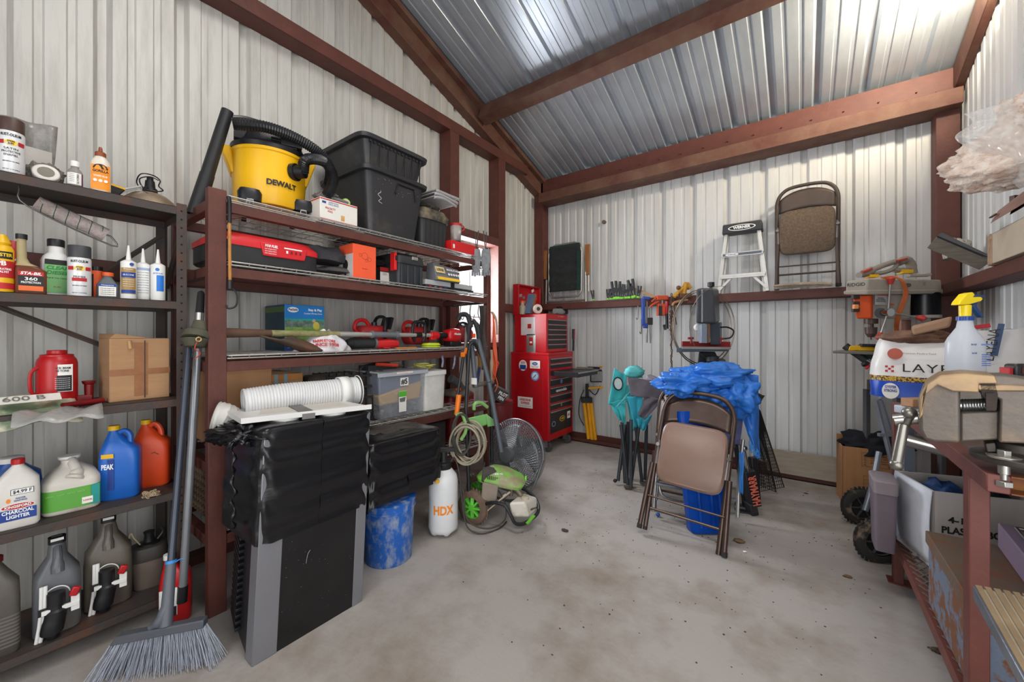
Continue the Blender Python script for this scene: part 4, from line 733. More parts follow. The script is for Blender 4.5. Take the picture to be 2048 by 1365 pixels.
for fx in (.215,): 
    c = A*fx; g = G(); g.tube([c+Vector((0, -.03, -.045)), c+Vector((0, -.05, .0)), c+Vector((0, -.045, .07)), c+Vector((0, -.02, .095)), c+Vector((0, .05, .09)), c+Vector((0, .065, .05)), c+Vector((0, .06, -.02)), c+Vector((0, .045, -.05))], .012, 10, 6); g.cyl(c+Vector((0, -.025, 0)), c+Vector((0, .025, 0)), .02); obj('loop_handle', g, BLKM, t)
g = G(); g.cyl(A*.10, A*.145, .03, .024, n=20); g.box(A*.13+Vector((0, 0, -.02)), (.035, .05, .03)); obj('throttle_housing', g, M('d1141c', .35), t, bev=.005); g = G(); g.cyl(A*.04, A*.11, .022, .026, n=20); obj('grip', g, BLKM, t)
g = G(); g.loft([(-.075, .03, .03, 3), (-.065, .05, .045, 3.5), (.0, .055, .058, 3.5), (.05, .048, .05, 3.5), (.07, .03, .035, 3)], c=(0, 0, .0), n=28, axis=rotm((R(-90), 0, 0))); o = obj('motor_housing', g, M('d1141c', .3), t, smooth=60); text(o, 'Milwaukee', .024, (.057, .0, .012), INKW, rot=(R(90), 0, R(90)), w=.075, bold=.03, shear=.2)
g = G(); g.box((0, .0, -.065), (.09, .12, .04)); obj('battery', g, BLK, t, bev=.008)
# power tools behind it
p, k, kw = put(742, -2.26, z); t = thing('reciprocating_saw', 'red and black barrel-grip power saw lying before the chainsaws on the third rack shelf', 'power saw', p, RB)
g = G(); g.cyl((-.14, 0, .042), (.02, 0, .042), .036, .034, n=28); g.cyl((-.17, 0, .045), (-.13, 0, .045), .02, .034, n=24); obj('barrel_grip', g, M('2a2a2c', .8, 0, .2, 20, .2), t); g = G(); g.cyl((.015, 0, .042), (.03, 0, .042), .037, n=28); obj('grey_collar', g, M('6c6c6c', .5), t); g = G(); g.loft([(.03, .03, .033, 3), (.13, .033, .034, 3.5), (.2, .026, .026, 3)], c=(0, 0, .035), n=24, axis=AX); g.box((.1, 0, .02), (.05, .06, .03)); obj('tool_body', g, M('cf2328', .4), t, smooth=50)
g = G(); g.box((0, 0, .006), (.16, .018, .012)); o = obj('wooden_stick', g, M('b5733e', .7), loc=(-2.14, atX(812, HY, -2.14).y, z+.001)); o.rotation_euler = (0, 0, R(88)); tag(o, 'short orange-brown wooden stick on the front edge of the third rack shelf', 'stick')
def saw(px, X, label, s=1):
    p, k, kw = put(px, X, z); t = thing('chainsaw', label, 'chainsaw', p, RB); RD = M('b3262a', .45, 0, .15, 5, .05, col2='7d4136', thr=.6)
    g = G(); g.loft([(-.12, .045, .05, 3), (-.1, .07, .06, 3.5), (.06, .075, .065, 3.5), (.1, .05, .05, 3)], c=(0, 0, .09), n=28, axis=AX); obj('housing', g, RD, t, smooth=55)
    g = G(); g.tube([(-.1, 0, .1), (-.14, 0, .14), (-.12, 0, .19), (-.06, 0, .195), (-.02, 0, .15)], .014, 10, 6); obj('rear_handle', g, M('c41b22', .4), t)
    g = G(); g.tube([(.05, -.08, .06), (.04, -.09, .14), (.06, -.06, .215), (.07, .05, .22), (.06, .09, .14)], .012, 10, 6); g.box((.12, 0, .18), (.02, .11, .09), (0, .3, 0)); g.cyl((0, -.02, .15), (.0, -.02, .185), .02); obj('front_handle', g, BLKM, t, smooth=50)
    g = G(); g.box((.17, .06, .06), (.16, .006, .05)); obj('guide_bar', g, STEEL, t, bev=.002); return t
saw(745, -2.47, 'dusty red chainsaw with black front handle, left of the pair on the third rack shelf')
saw(835, -2.5, 'red chainsaw with red rear handle, right of the pair, behind the trimmer handle')
p, k, kw = put(925, -2.5, z); t = thing('leaf_blower', 'red and black motor head behind the bright red trimmer motor', 'power tool', p, RB); g = G(); g.loft([(-.09, .05, .04, 3), (-.06, .075, .06, 3), (.06, .07, .06, 3), (.1, .04, .04, 3)], c=(0, 0, .1), n=24, axis=AX); obj('housing', g, M('9b2a26', .5, 0, .2), t, smooth=60); g = G(); g.ball((0, 0, .16), (.07, .05, .035), 2, .3); g.tube([(-.08, 0, .12), (-.04, 0, .2), (.05, 0, .2), (.09, 0, .12)], .012, 8, 5); obj('top_cover', g, BLKM, t)
p, k, kw = put(862, -2.25, z); t = thing('line_spool', 'flat bright yellow-green coil of trimmer line under the trimmer grip', 'line spool', p, 0); g = G()
for i in range(6): g.ring((0, 0, .006+.005*i), .075-.006*(i % 3), .004, n=32, k=6, sx=.8)
g.lathe([(.05, 0), (.05, .03)], n=24); obj('coil', g, M('c6d92e', .4), t)
# ---- fourth level
z = KZ[3]
t = thing('moving_carton', 'tall weathered brown carton with teal stencil standing behind the rack post', 'box', (-2.22, .78, z), RB); g = G(); g.box((0, .2, .2), (.25, .38, .36)); obj('carton', g, CARD2, t, bev=.004); g = G(); g.box((-.1251, .1, .2), (.001, .08, .08)); obj('teal_label', g, M('4f8c8c', .7), t); text(t, 'DEPT', .04, (-.126, .1, .2), INK, rot=(R(90), 0, R(-90)), w=.07)
g = G(); g.ring((.07, -.001, .2), .03, .001, rotm((R(90), 0, 0)), 24, 4); text(t, 'C', .05, (.07, -.001, .2), INK); obj('stamp_ring', g, INK, t)
t, w, h = rk('flat_carton', 'brown carton with orange rim and blue tape behind the white duct, fourth rack shelf', 'box', 492, 606, 750, -2.33, z); g = G(); g.box((0, .17, h/2), (w, .34, h)); obj('carton', g, CARD, t, bev=.003); patch(t, w*.95, .028, (0, -.0007, h-.02), M('c98440', .7, 0, .15), name='orange_rim'); patch(t, .018, .06, (.0, -.0012, h-.03), M('86a9bb', .6), name='blue_tape'); patch(t, .018, .06, (.05, -.0012, h-.03), M('86a9bb', .6), name='blue_tape'); patch(t, .07, .02, (-.07, -.0012, h-.07), PAPER, name='shipping_label')
g = G(); g.loft([(-.2, .07, .05, 4), (-.18, .09, .06, 4), (.18, .09, .06, 4), (.2, .07, .05, 4)], c=(0, 0, .245), n=28, axis=rotm((R(-90), 0, 0))); g.box((0, 0, .085), (.22, .26, .17)); o = obj('dusty_case', g, M('4b4138', .8, 0, .25, 8, .1), loc=(-2.4, 1.36, z), smooth=50); tag(o, 'dusty brown instrument case behind the white duct and left of the black crate', 'case')
# black crate
t = thing('mesh_crate', 'black folding mesh crate left of the clear numbered bin', 'crate', (-2.27, 1.42, z), R(78)); g = G(); w, h, d = .36, .3, .3
for s in (0, d):
    for i in range(5): g.box((0, s, .01+i*(h-.02)/4), (w, .012, .012 if i else .02))
    for i in range(10): g.box((-w/2+i*w/9, s, h/2), (.008, .01, h))
for s in (-w/2, w/2):
    for i in range(5): g.box((s, d/2, .01+i*(h-.02)/4), (.012, d, .012))
    for i in range(8): g.box((s, i*d/7, h/2), (.01, .008, h))
for i in range(8): g.box((-w/2+.02+i*w/8, 0, h+.008), (.02, .02, .016))
g.box((0, d/2, .004), (w, d, .008)); obj('crate_walls', g, BLK, t)
p = Vector((-2.36, 1.62, z)); g = G(); g.box((0, 0, .3), (.2, .12, .09)); g.tube([(-.12, 0, .28), (-.1, 0, .34), (.1, 0, .35), (.12, 0, .29)], .01, 8, 5); g.box((0, 0, .13), (.16, .1, .26)); o = obj('black_radio', g, M('323133', .6, 0, .2), loc=p, bev=.01); o.rotation_euler = (0, 0, RB); tag(o, 'dark grey tool body with handle poking out above the black crate', 'power tool')
# clear bin
t, w, h = rk('clear_bin', 'cloudy clear plastic bin marked number five on the fourth rack shelf', 'bin', 757, 852, 741, -2.17, z); CLR = M('b6bac2', .25, 0, .08, 8, .1, alpha=.42)
g = G(); g.hexa([(-w*.45, 0.01, 0), (w*.45, .01, 0), (w*.45, .34, 0), (-w*.45, .34, 0), (-w/2, 0, h), (w/2, 0, h), (w/2, .36, h), (-w/2, .36, h)]); obj('bin_walls', g, CLR, t, bev=.01)
g = G(); g.bb((-w/2-.012, -.012, h-.035), (w/2+.012, -.004, h)); g.bb((-w/2-.014, -.012, h-.01), (w/2+.014, .372, h)); obj('rim', g, M('b9bcc2', .35, 0, .08, alpha=.85), t, bev=.003)
g = G(); g.hexa([(-w*.42, .03, h*.28), (w*.42, .03, h*.32), (w*.42, .3, h*.3), (-w*.42, .3, h*.3), (-w*.46, .025, h*.5), (w*.46, .025, h*.72), (w*.46, .3, h*.7), (-w*.46, .3, h*.5)]); obj('yellow_contents', g, M('d3a33c', .6, 0, .12), t, bev=.01)
g = G(); g.hexa([(-w*.43, .04, h*.5), (w*.43, .04, h*.6), (w*.43, .3, h*.6), (-w*.43, .3, h*.5), (-w*.46, .035, h*.9), (w*.46, .035, h*.88), (w*.46, .3, h*.88), (-w*.46, .3, h*.88)]); obj('blue_contents', g, M('3c5580', .7, 0, .2), t, bev=.01)
g = G(); random.seed(2)
for i in range(40): g.ball((random.uniform(-w*.4, w*.4), random.uniform(.03, .3), random.uniform(.015, h*.26)), random.uniform(.012, .026), i, .6, 4, 10, 7)
obj('loose_parts', g, M('84807c', .5, .2, .4, 20), t)
patch(t, .066, .054, (.005, -.0015, h*.75), PAPER, name='number_sticker'); text(t, '#5', .05, (.005, -.003, h*.75), INK, w=.052, bold=.03)
patch(t, .06, .14, (-.01, -.002, h*.33), PAPER, name='product_label'); patch(t, .06, .036, (-.01, -.003, h*.49), M('57b533', .5), name='green_band'); g = G(); g.hexa([(-.032, -.004, h*.32), (.008, -.004, h*.32), (.008, -.003, h*.32), (-.032, -.003, h*.32), (-.036, -.004, h*.4), (.014, -.004, h*.42), (.014, -.003, h*.42), (-.036, -.003, h*.4)]); obj('product_picture', g, M('6b6f70', .5), t)
patch(t, .13, .012, (.0, -.0135, h-.015), PAPER, name='rim_sticker'); text(t, 'STORE ROUGHNECK TOTE', .008, (0, -.0142, h-.015), INKR, w=.12)
cb = Vector(t.location); ch = h
t, w, h = rk('white_bucket', 'square white lidded bucket on the fourth rack shelf right of the clear bin', 'bucket', 857, 890, 742, -2.17, z); g = G(); g.loft([(0, w*.5+.02, .12, 8), (h*.9, w*.56+.02, .13, 8)], c=(0, .14, 0), n=40); obj('bucket_body', g, CLOUD, t, smooth=50); g = G(); g.loft([(h*.88, w*.6+.02, .138, 8), (h, w*.6+.02, .138, 8)], c=(0, .14, 0), n=40); obj('lid', g, WHT, t, smooth=40, bev=.003)
p = Vector(t.location)+Vector((-.12, -.03, h)); g = G(); random.seed(8)
for i in range(16): g.ring((random.uniform(-.03, .03), random.uniform(-.05, .05), .012+.002*i), random.uniform(.03, .055), .0045, rotm((random.uniform(-.3, .3), random.uniform(-.3, .3), 0)), 24, 6)
o = obj('yellow_rope', g, M('c9c468', .8, 0, .2), loc=p); tag(o, 'tangled pale yellow rope heaped on the square white bucket lid', 'rope')
g = G(); g.cyl((0, -.12, .03), (0, .05, .012), .011, .013); g.cur = 1; g.cyl((0, .05, .012), (0, .09, .006), .014, .01); g.box((0, .11, .02), (.03, .02, .06)); o = obj('hammer', g, [M('d8442a', .5), STEEL], loc=cb+Vector((-.12, -.01, ch+.012))); tag(o, 'orange-red handled hammer lying across the clear numbered bin', 'hammer')
g = G(); g.ball((0, 0, .05), (.09, .14, .05), 9, .3, 2, e=2.5, flat=0); o = obj('tool_pouch', g, M('57504a', .9, 0, .25, 8, .3), loc=cb+Vector((-.22, -.03, ch)), smooth=180); tag(o, 'dusty grey-brown tool pouch on top of the clear bin', 'pouch')
p, k, kw = put(915, -2.3, z); g = G(); g.ball((0, 0, .05), (.11, .1, .05), 3, .25, 2, e=3, flat=0, n=26); o = obj('tool_bag', g, M('5e5148', .9, 0, .2, 8, .2), loc=p, smooth=180); tag(o, 'flat brown tool bag at the right end of the fourth rack shelf', 'bag')
t = thing('cordless_drill', 'grey and orange cordless drill lying on the flat brown tool bag', 'drill', p+Vector((.02, -.02, .1)), RB); g = G(); g.cyl((-.08, 0, .1), (.03, 0, .04), .035, .03, n=20); g.cyl((.02, 0, .05), (.06, 0, -.0), .022, .03); obj('drill_body', g, M('4a4c4d', .6, 0, .2), t, bev=.003); g = G(); g.box((-.02, -.03, .01), (.04, .02, .02)); obj('trigger', g, ORG, t)
# ---- under the rack
t = thing('milk_crate', 'dusty brown lattice crate on the bottom shelf of the rack behind the post', 'crate', (-2.3, .85, KZ[4]), RB); g = G()
for s in (0, .3):
    for i in range(7): g.box((0, s, .01+i*.035), (.4, .008, .012)); 
    for i in range(12): g.box((-.2+i*.0364, s, .11), (.01, .008, .22))
for s in (-.2, .2):
    for i in range(7): g.box((s, .15, .01+i*.035), (.008, .3, .012))
    for i in range(9): g.box((s, i*.0375, .11), (.008, .01, .22))
obj('lattice', g, M('6b5844', .8, 0, .2), t)
for i, (y, s, m, lb) in enumerate(((1.45, (.28, .3, .2), M('2e2b2a', .8), 'dark low tray standing in the shade on the lowest rack shelf'), (1.95, (.3, .4, .22), M('3c3735', .8), 'dark fabric case in the shade at the far end of the lowest rack shelf'))):
    g = G(); g.box((0, 0, s[2]/2), s); o = obj(('shade_tray', 'fabric_case')[i], g, m, loc=(-2.38, y, KZ[4]), bev=.01); tag(o, lb, 'case')
g = G(); g.ball((0, 0, .06), (.15, .25, .06), 11, .4, 2.5, flat=0, n=30, m=16); o = obj('plastic_sheeting', g, M('5c5753', .4, 0, .2, 9, .4), loc=(-2.33, 2.0, KZ[4]+.2), smooth=180); o.location.z = KZ[4]+.222; tag(o, 'crumpled grey plastic sheeting heaped under the fourth rack shelf', 'sheeting')
# ================================================================== the floor before the rack
# broom
a = atZ(232, 1352, 0); b = atZ(440, 1322, 0); m = (a+b)/2; m.z = 0; ax = math.atan2(b.y-a.y, b.x-a.x)
t = thing('push_broom', 'angled broom with grey bristles and slate handle leaning on the shelving post', 'broom', m, ax); wb = (b-a).length
IM = lambda p: L(t, p)
h0, h1 = IM(atD(245, 1262, 1.50)), IM(atD(425, 1228, 1.56)); h0.y = h1.y = 0
g = G(); g.hexa([h0+Vector((0, -.02, -.012)), h1+Vector((0, -.02, -.012)), h1+Vector((0, .02, -.012)), h0+Vector((0, .02, -.012)), h0+Vector((.02, -.016, .018)), h1+Vector((0, -.016, .018)), h1+Vector((0, .016, .018)), h0+Vector((.02, .016, .018))]); obj('broom_head', g, M('4e5158', .5, 0, .15), t, bev=.004)
top = atX(378, 692, -2.215); tl = IM(top); mid = h0.lerp(h1, .56)+Vector((0, 0, .015))
g = G(); g.tube([mid+Vector((-.05, 0, 0)), mid+Vector((-.02, 0, .02)), mid.lerp(tl, .06)], [.012, .018, .02], 12, 4); g.cyl(mid, mid.lerp(tl, .2), .021, .0165, n=18); obj('neck', g, M('585c64', .45), t)
g = G(); g.cyl(mid.lerp(tl, .15), tl, .0125, n=18); obj('handle', g, M('3d434f', .35, .3, .1), t, label='dark slate handle'); q1 = mid.lerp(tl, .2); g = G(); g.cyl(mid.lerp(tl, .195), mid.lerp(tl, .205), .0185, n=18); g.tube([q1+Vector((.018, -.005, 0)), q1+Vector((.035, -.0, .008)), q1+Vector((.045, 0, .004))], .002, 5, 3); obj('blue_tape', g, M('2f83c9', .5), t)
g = G(); random.seed(3); N = 620
for i in range(N):
    u = random.random(); r_ = random.uniform(-.016, .016); p0 = h0.lerp(h1, u)+Vector((0, r_, -.01)); 
    e = Vector((-wb/2-.07+u*(wb+.075)+random.uniform(-.012, .012), r_*2.6+random.uniform(-.02, .02), random.uniform(.0, .014)))
    g.tube([p0, p0.lerp(e, .5)+Vector((random.uniform(-.004, .004), 0, .0)), e], .0013, 3, cap=False)
o = obj('bristles', g, M('a7acb8', .6, 0, .2, 50, 0), t); o['kind'] = 'stuff'
# second pole
a = atD(372, 1195, 1.66); a = atX(364, 1205, -2.19); b = atX(402, 588, -2.245); t = thing('metal_pole', 'long light grey pole with black rubber grip leaning beside the broom handle', 'pole', a); b = b-a
g = G(); g.cyl(b*.03, b*.9, .0155, n=20); obj('tube', g, M('8c8f93', .35, .5, .08, 10), t); g = G(); g.cyl(b*.93, b*1.0, .017, .014, n=20); g.ball(b*1.0, .014, n=16, m=8); obj('grip', g, M('1d1d1f', .8, bump=.3, bscale=200), t); g = G(); g.cyl(b*.89, b*.935, .018, .0175, n=20); obj('silver_collar', g, ALU, t); g = G(); g.cyl(b*0, b*.05, .019, n=16); obj('foot', g, BLK, t)
# wrapped television
BX0, BX1, BZ = -2.04, -1.68, .895
def sh(x, y, z): return Vector((x, y+.045*z/.9, z))
t = thing('rear_projection_television', 'big black and silver television standing on the floor, upper half in a black bag', 'television', (-1.68, .845, 0), RB)
def tb(g, x0, x1, y0, y1, z0, z1):
    g.hexa([L(t, sh(x0, y0, z0)), L(t, sh(x1, y0, z0)), L(t, sh(x1, y1, z0)), L(t, sh(x0, y1, z0)), L(t, sh(x0, y0, z1)), L(t, sh(x1, y0, z1)), L(t, sh(x1, y1, z1)), L(t, sh(x0, y1, z1))])
TVB = M('1b1b1f', .45, 0, .2, 8); g = G(); g.hexa([L(t, sh(-2.04, .66, .03)), L(t, sh(-1.73, .615, 0)), L(t, sh(-1.73, 1.072, 0)), L(t, sh(-2.04, 1.04, .03)), L(t, sh(-2.04, .66, .85)), L(t, sh(-1.73, .615, .89)), L(t, sh(-1.73, 1.072, .89)), L(t, sh(-2.04, 1.04, .85))])
for i in range(20): z = .05+i*.026; g.hexa([L(t, sh(-2.03, .652, z)), L(t, sh(-1.86, .612, z)), L(t, sh(-1.86, .64, z)), L(t, sh(-2.03, .68, z)), L(t, sh(-2.03, .652, z+.012)), L(t, sh(-1.86, .612, z+.012)), L(t, sh(-1.86, .64, z+.012)), L(t, sh(-2.03, .68, z+.012))])
obj('cabinet', g, TVB, t, bev=.002)
g = G(); tb(g, -1.745, -1.68, .611, .70, 0, .89); tb(g, -1.745, -1.68, 1.025, 1.076, 0, .89); obj('silver_frame', g, M('7f7f84', .4, .35, .05), t, bev=.003)
g = G(); tb(g, -1.74, -1.684, .70, 1.025, .0, .88); obj('screen', g, M('101012', .3, 0, .3, 4, 0, col2='191a1b'), t)
g = G(); random.seed(12)
for i in range(45): p_ = L(t, sh(-1.683, random.uniform(.71, 1.02), random.uniform(.05, .42))); g.ball(p_, (random.uniform(.0004, .0014),)*3, n=5, m=3)
g.tube([L(t, sh(-1.682, .80, .30)), L(t, sh(-1.682, .805, .335)), L(t, sh(-1.682, .815, .35))], .0011, 4, 3); obj('paint_specks', g, M('8d8d90', .7), t)
BAG = M('0e0e12', .3, 0, .3, 7, .25, bscale=5, stretch=(1, 1, 5))
def bagbox(x0, x1, y0, y1, z0, z1, seed, amp=.008, shear=.05, open_bottom=True, bot=None):
    g = G(); n = 64; m_ = 44; cx, cy = (x0+x1)/2, (y0+y1)/2; vs = []
    def pt(u, v):
        a = 2*math.pi*u; e = 14; ct, st = math.cos(a), math.sin(a); hx, hy = (x1-x0)/2, (y1-y0)/2
        X = math.copysign(abs(ct)**(2/e), ct)*hx; Y = math.copysign(abs(st)**(2/e), st)*hy
        z = z0+(z1-z0)*min(1, v/.8); k = 1
        if v > .8: k = max(0, 1-(v-.8)/.2); 
        ph = noise.noise(Vector((u*5, seed, v*3)))*3
        d = amp*(math.sin(z*62+a*3+ph*2.2)*.55+noise.noise(Vector((ct*2.5, st*2.5+seed, z*16)))*1.3) if v <= .8 else .012*noise.noise(Vector((X*9*k, Y*9*k, seed)))
        nx, ny = ct*abs(ct)**.2, st*abs(st)**.2
        if v <= .8:
            zz = z+(bot(u) if bot else 0)*(1-min(1, v/.8))+.012*noise.noise(Vector((u*22, 1, seed)))*(1-min(1, v/.8))**3
            return (cx+X+nx*(d+amp*.9), cy+Y+ny*(d+amp*.9)+shear*zz, zz)
        return (cx+X*k, cy+Y*k+shear*z1, z1+abs(d)+.004)
    g.surf(n*2, m_, pt); return g
g = bagbox(-2.05, -1.678, .60, 1.085, .45, .893, 3, .005); c0 = Vector((-1.86, .84, .45)); g.v = [v-c0 for v in g.v]
t = thing('trash_bag', 'large black plastic bag pulled over the upper half of the big television', 'plastic bag', c0); obj('film', g, BAG, t, smooth=180)
g = G(); c = atX(470, 862, -1.86)-c0; g.ball(c+Vector((0, .03, -.01)), (.13, .085, .035), 21, .9, 4, n=36, m=20); g.ball(c+Vector((-.1, -.02, -.03)), (.06, .04, .03), 5, .9, 5, n=24, m=14); obj('bunched_end', g, BAG, t, smooth=180)
g = G(); g.tube([Vector((-1.80, .597, z))-c0+Vector((.008*math.sin(z*60), -.008+.006*math.sin(z*90), 0)) for z in [.5+.012*i for i in range(30)]], [.006+.004*math.sin(i*1.7) for i in range(30)], 7); obj('seam', g, BAG, t, smooth=180)
# white panel with collars on top
zp = .925; t = thing('dryer_vent_panel', 'white metal panel with grey tape band and round collars lying on the bagged television', 'panel', (-1.86, .86, .915), RB)
P4 = [atZ(483, 842, zp), atZ(743, 813, zp), atZ(659, 797, zp), atZ(449, 822, zp)]; q4 = [L(t, p) for p in P4]; WP = M('d5d3cf', .45, 0, .08, 8, 0, col2='b8ae9e', thr=.7, soft=.08)
g = G(); g.hexa([p-Vector((0, 0, .004)) for p in q4]+q4)
for i, j in ((0, 1), (3, 0)): g.bar(q4[i]+Vector((0, 0, -.002)), q4[j]+Vector((0, 0, -.002)), .004, .022)
obj('sheet_panel', g, WP, t); qq = lambda a, b: q4[0].lerp(q4[1], a).lerp(q4[3].lerp(q4[2], a), b)
g = G(); z_ = Vector((0, 0, .004)); T4 = [qq(.42, 0)+z_, qq(.52, 0)+z_, qq(.62, 1)+z_, qq(.50, 1)+z_]; g.hexa(T4+[p+z_*.4 for p in T4]); g.bar(qq(.42, 0)+Vector((0, 0, -.012)), qq(.52, 0)+Vector((0, 0, -.012)), .006, .024); obj('grey_tape', g, M('6e6b68', .5, 0, .15), t)
z_ = Vector((0, 0, .0005)); g = G(); g.hexa([qq(.16, .3)+z_, qq(.9, .25)+z_, qq(.95, .9)+z_, qq(.3, .9)+z_]+[p+z_*4 for p in (qq(.16, .3), qq(.9, .25), qq(.95, .9), qq(.3, .9))]); obj('inner_plate', g, M('c9c2b8', .5, 0, .1, 9, 0, col2='a3927c', thr=.72, soft=.06), t)
for a in (.33, .72):
    g = G(); c = qq(a, .18); g.lathe([(.055, -.026), (.058, -.02), (.058, -.006)], c=(c.x, c.y, c.z), n=32); obj('round_collar', g, WHT, t)
# corrugated ducts
DU = M('d2d2d2', .4, 0, .06, 10)
def duct(g, P, r0, r1, step=.011):
    Q = catmull(P, 30); out = [Q[0]]; acc = 0
    for a, b in zip(Q, Q[1:]):
        acc += (b-a).length
        if acc > step/2: out.append(b); acc = 0
    n = len(out); g.tube(out, [(r0+(r1-r0)*i/n)*(1 if i % 2 else .945) for i in range(n)], 28, cap=False)
a, b = atD(486, 806, 1.77), atD(715, 781, 2.12); t = thing('flexible_duct', 'white ribbed flexible duct lying behind the vent panel', 'duct', a)
g = G(); duct(g, [Vector(), (b-a)*.33+Vector((0, 0, .006)), (b-a)*.66, b-a], .062, .073, .009); o = obj('ribbed_tube', g, DU, t, smooth=30, solid=.002)
d = (b-a).normalized(); g = G(); g.cyl((b-a)*.80, (b-a)*.9, .078, n=36, cap=False); g.cyl((b-a)*.995, (b-a)*1.005, .079, n=36, cap=False); obj('collar', g, WHT, t, solid=.003)
a = atD(432, 835, 1.72); t = thing('flexible_duct', 'second ribbed white duct end drooping off the left of the bagged television', 'duct', a); g = G(); b_ = atD(498, 866, 1.86)-a; duct(g, [Vector((-.01, 0, .0)), Vector((.0, .03, -.012)), b_*.6+Vector((0, 0, .0)), b_], .068, .06, .009); obj('ribbed_tube', g, M('c9c6c0', .45, 0, .1), t, smooth=30, solid=.002)
# second bagged box, bucket, sprayer
g = bagbox(-2.06, -1.77, 1.17, 1.66, .40, .70, 9, .008, shear=.0, bot=lambda u: -.05*max(0, math.sin(2*math.pi*(u+.5)))**1 if True else 0); c0 = Vector((-1.92, 1.42, .36)); g.v = [v-c0 for v in g.v]
t = thing('bagged_box', 'box in black plastic bag perched on the upturned blue bucket', 'box', c0); obj('film', g, BAG, t, smooth=180); g = G(); g.bb((-.11, -.22, 0), (.12, .21, .33)); obj('box', g, TVB, t)
g = G(); g.ball((-.05, .05, .335), (.14, .2, .022), 31, .5, 5, n=30, m=12); obj('dusty_top', g, M('4c4640', .6, 0, .3, 9, .3), t, smooth=180)
c = Vector((-1.90, 1.385, 0)); t = thing('plastic_bucket', 'scuffed bright blue bucket standing between the television and the white sprayer', 'bucket', c, face(c))
BKT = M('1f5fb5', .45, 0, .1, 26, 0, col2='8f9bb0', thr=.56, soft=.1, stretch=(1, 1, .5)); g = G(); g.lathe([(.125, 0), (.128, .004), (.142, .29), (.149, .292), (.149, .30), (.144, .302), (.146, .33), (.15, .33), (.151, .338), (.14, .34)], n=56); obj('body', g, BKT, t); text(t, 'SHERWIN', .03, (-.075, -.112, .19), M('3f6fb0', .5), rot=(R(90), R(90), R(-35)), w=.09)
c = Vector((-1.85, 1.76, 0)); t = thing('pump_sprayer', 'white translucent pump sprayer with orange letters and black top on the floor', 'sprayer', c, face(c))
g = G(); n = 48; pr = [(0, .03), (.004, .07), (.02, .088), (.05, .093), (.18, .092), (.19, .0905), (.2, .092), (.33, .093), (.37, .085), (.40, .062), (.42, .045)]; vs = []
for z, r_ in pr:
    for i in range(n): a = 2*math.pi*i/n; q = (.012*max(0, math.cos(5*a)) if z < .03 else 0); vs.append((r_*math.cos(a), r_*math.sin(a), max(0, z+ (0.012-q if z < .03 else 0))))
g.mesh(vs, [(j*n+i, j*n+(i+1) % n, (j+1)*n+(i+1) % n, (j+1)*n+i) for j in range(len(pr)-1) for i in range(n)]+[tuple(range(n-1, -1, -1))]); obj('tank', g, M('d9dadb', .35, 0, .04), t, smooth=60)
T(t, 'HDX', .075, .175, INKO, .0925, .0925, w=.13, bold=.035); g = G(); g.lathe([(.05, .41), (.052, .415), (.052, .45), (.03, .46), (.025, .52)], n=32); g.box((0, 0, .53), (.14, .03, .025)); obj('pump_cap', g, BLK, t, bev=.002); g = G(); g.lathe([(.012, -.006), (.014, 0), (.012, .006)], axis=AY, c=(-.035, -.085, .36), n=16); obj('relief_valve', g, YEL, t)
g = G(); g.tube([(.04, .0, .43), (.07, .02, .47), (.1, .02, .38), (.12, .0, .2), (.15, -.03, .04), (.24, -.07, .006), (.36, -.02, .006), (.42, .06, .008)], .005, 7, 6); obj('hose', g, M('3a3632', .6), t)
# pressure washer (seen square on, picked in its own frame)
t, q, k = view('pressure_washer', 'dusty green and black electric pressure washer with wheels, coiled hose and white detergent tank', 'pressure washer', 985, 1050, 2.62)
t.location.z = 0; base = Vector((0, 0, atD(985, 1050, 2.62).z))
def Q(px, py, dy=0): return q(px, py, dy)+base
POLE = M('1c1d20', .45, 0, .15)
g = G(); g.cyl(Q(938, 985, .02), Q(932, 815, .06), .0125, n=12); g.cyl(Q(932, 815, .06), Q(938, 700, .10), .0125, n=12); g.cyl(Q(984, 925, .28), Q(982, 770, .30), .0125, n=12); g.tube([Q(938, 700, .1), Q(940, 690, .11), Q(950, 688, .13), Q(972, 735, .28), Q(982, 775, .30)], .0125, 10, 4); obj('handle_frame', g, POLE, t)
g = G(); g.cyl(Q(947, 772, .14), Q(986, 764, .27), .016, n=16); obj('crossbar', g, M('6d6258', .7, .2, .2), t)
g = G(); g.hexa([Q(936, 862, .02), Q(975, 850, .16), Q(975, 850, .22), Q(936, 862, .1), Q(930, 838, .02), Q(975, 828, .16), Q(975, 828, .22), Q(930, 838, .1)]); g.hexa([Q(975, 855, .14), Q(990, 852, .2), Q(990, 852, .24), Q(975, 855, .2), Q(972, 828, .14), Q(998, 848, .2), Q(998, 848, .24), Q(972, 828, .2)]); obj('gun_holder', g, M('7bbf6a', .5, 0, .15, 8, 0, col2='9aa58a', thr=.62), t, bev=.006)
g = G(); g.tube([Q(948, 820, .08), Q(950, 808, .08), Q(962, 806, .12), Q(975, 815, .16)], .012, 8, 5); g.tube([Q(912, 832, 0), Q(925, 830, .0), Q(932, 860, .0), Q(922, 880, 0)], .012, 8, 4); obj('green_grip', g, M('86b86a', .5, 0, .15), t)
g = G(); random.seed(4); cc = Q(938, 870, -.02)
for i in range(7): g.ring(cc+Vector((random.uniform(-.03, .02), .012*i-.03, -.05+random.uniform(-.02, .02))), .095+.008*random.random(), .0065, rotm((R(88), 0, R(random.uniform(-14, 14)))), 36, 7, sx=.95, sy=1.25)
obj('hose_coil', g, M('9d9480', .7, 0, .2), t); g = G()
for i in range(4): g.ring(cc+Vector((-.05, .01*i, -.0)), .09, .007, rotm((R(88), 0, R(20+i*8))), 30, 7, sx=.7, sy=1.5)
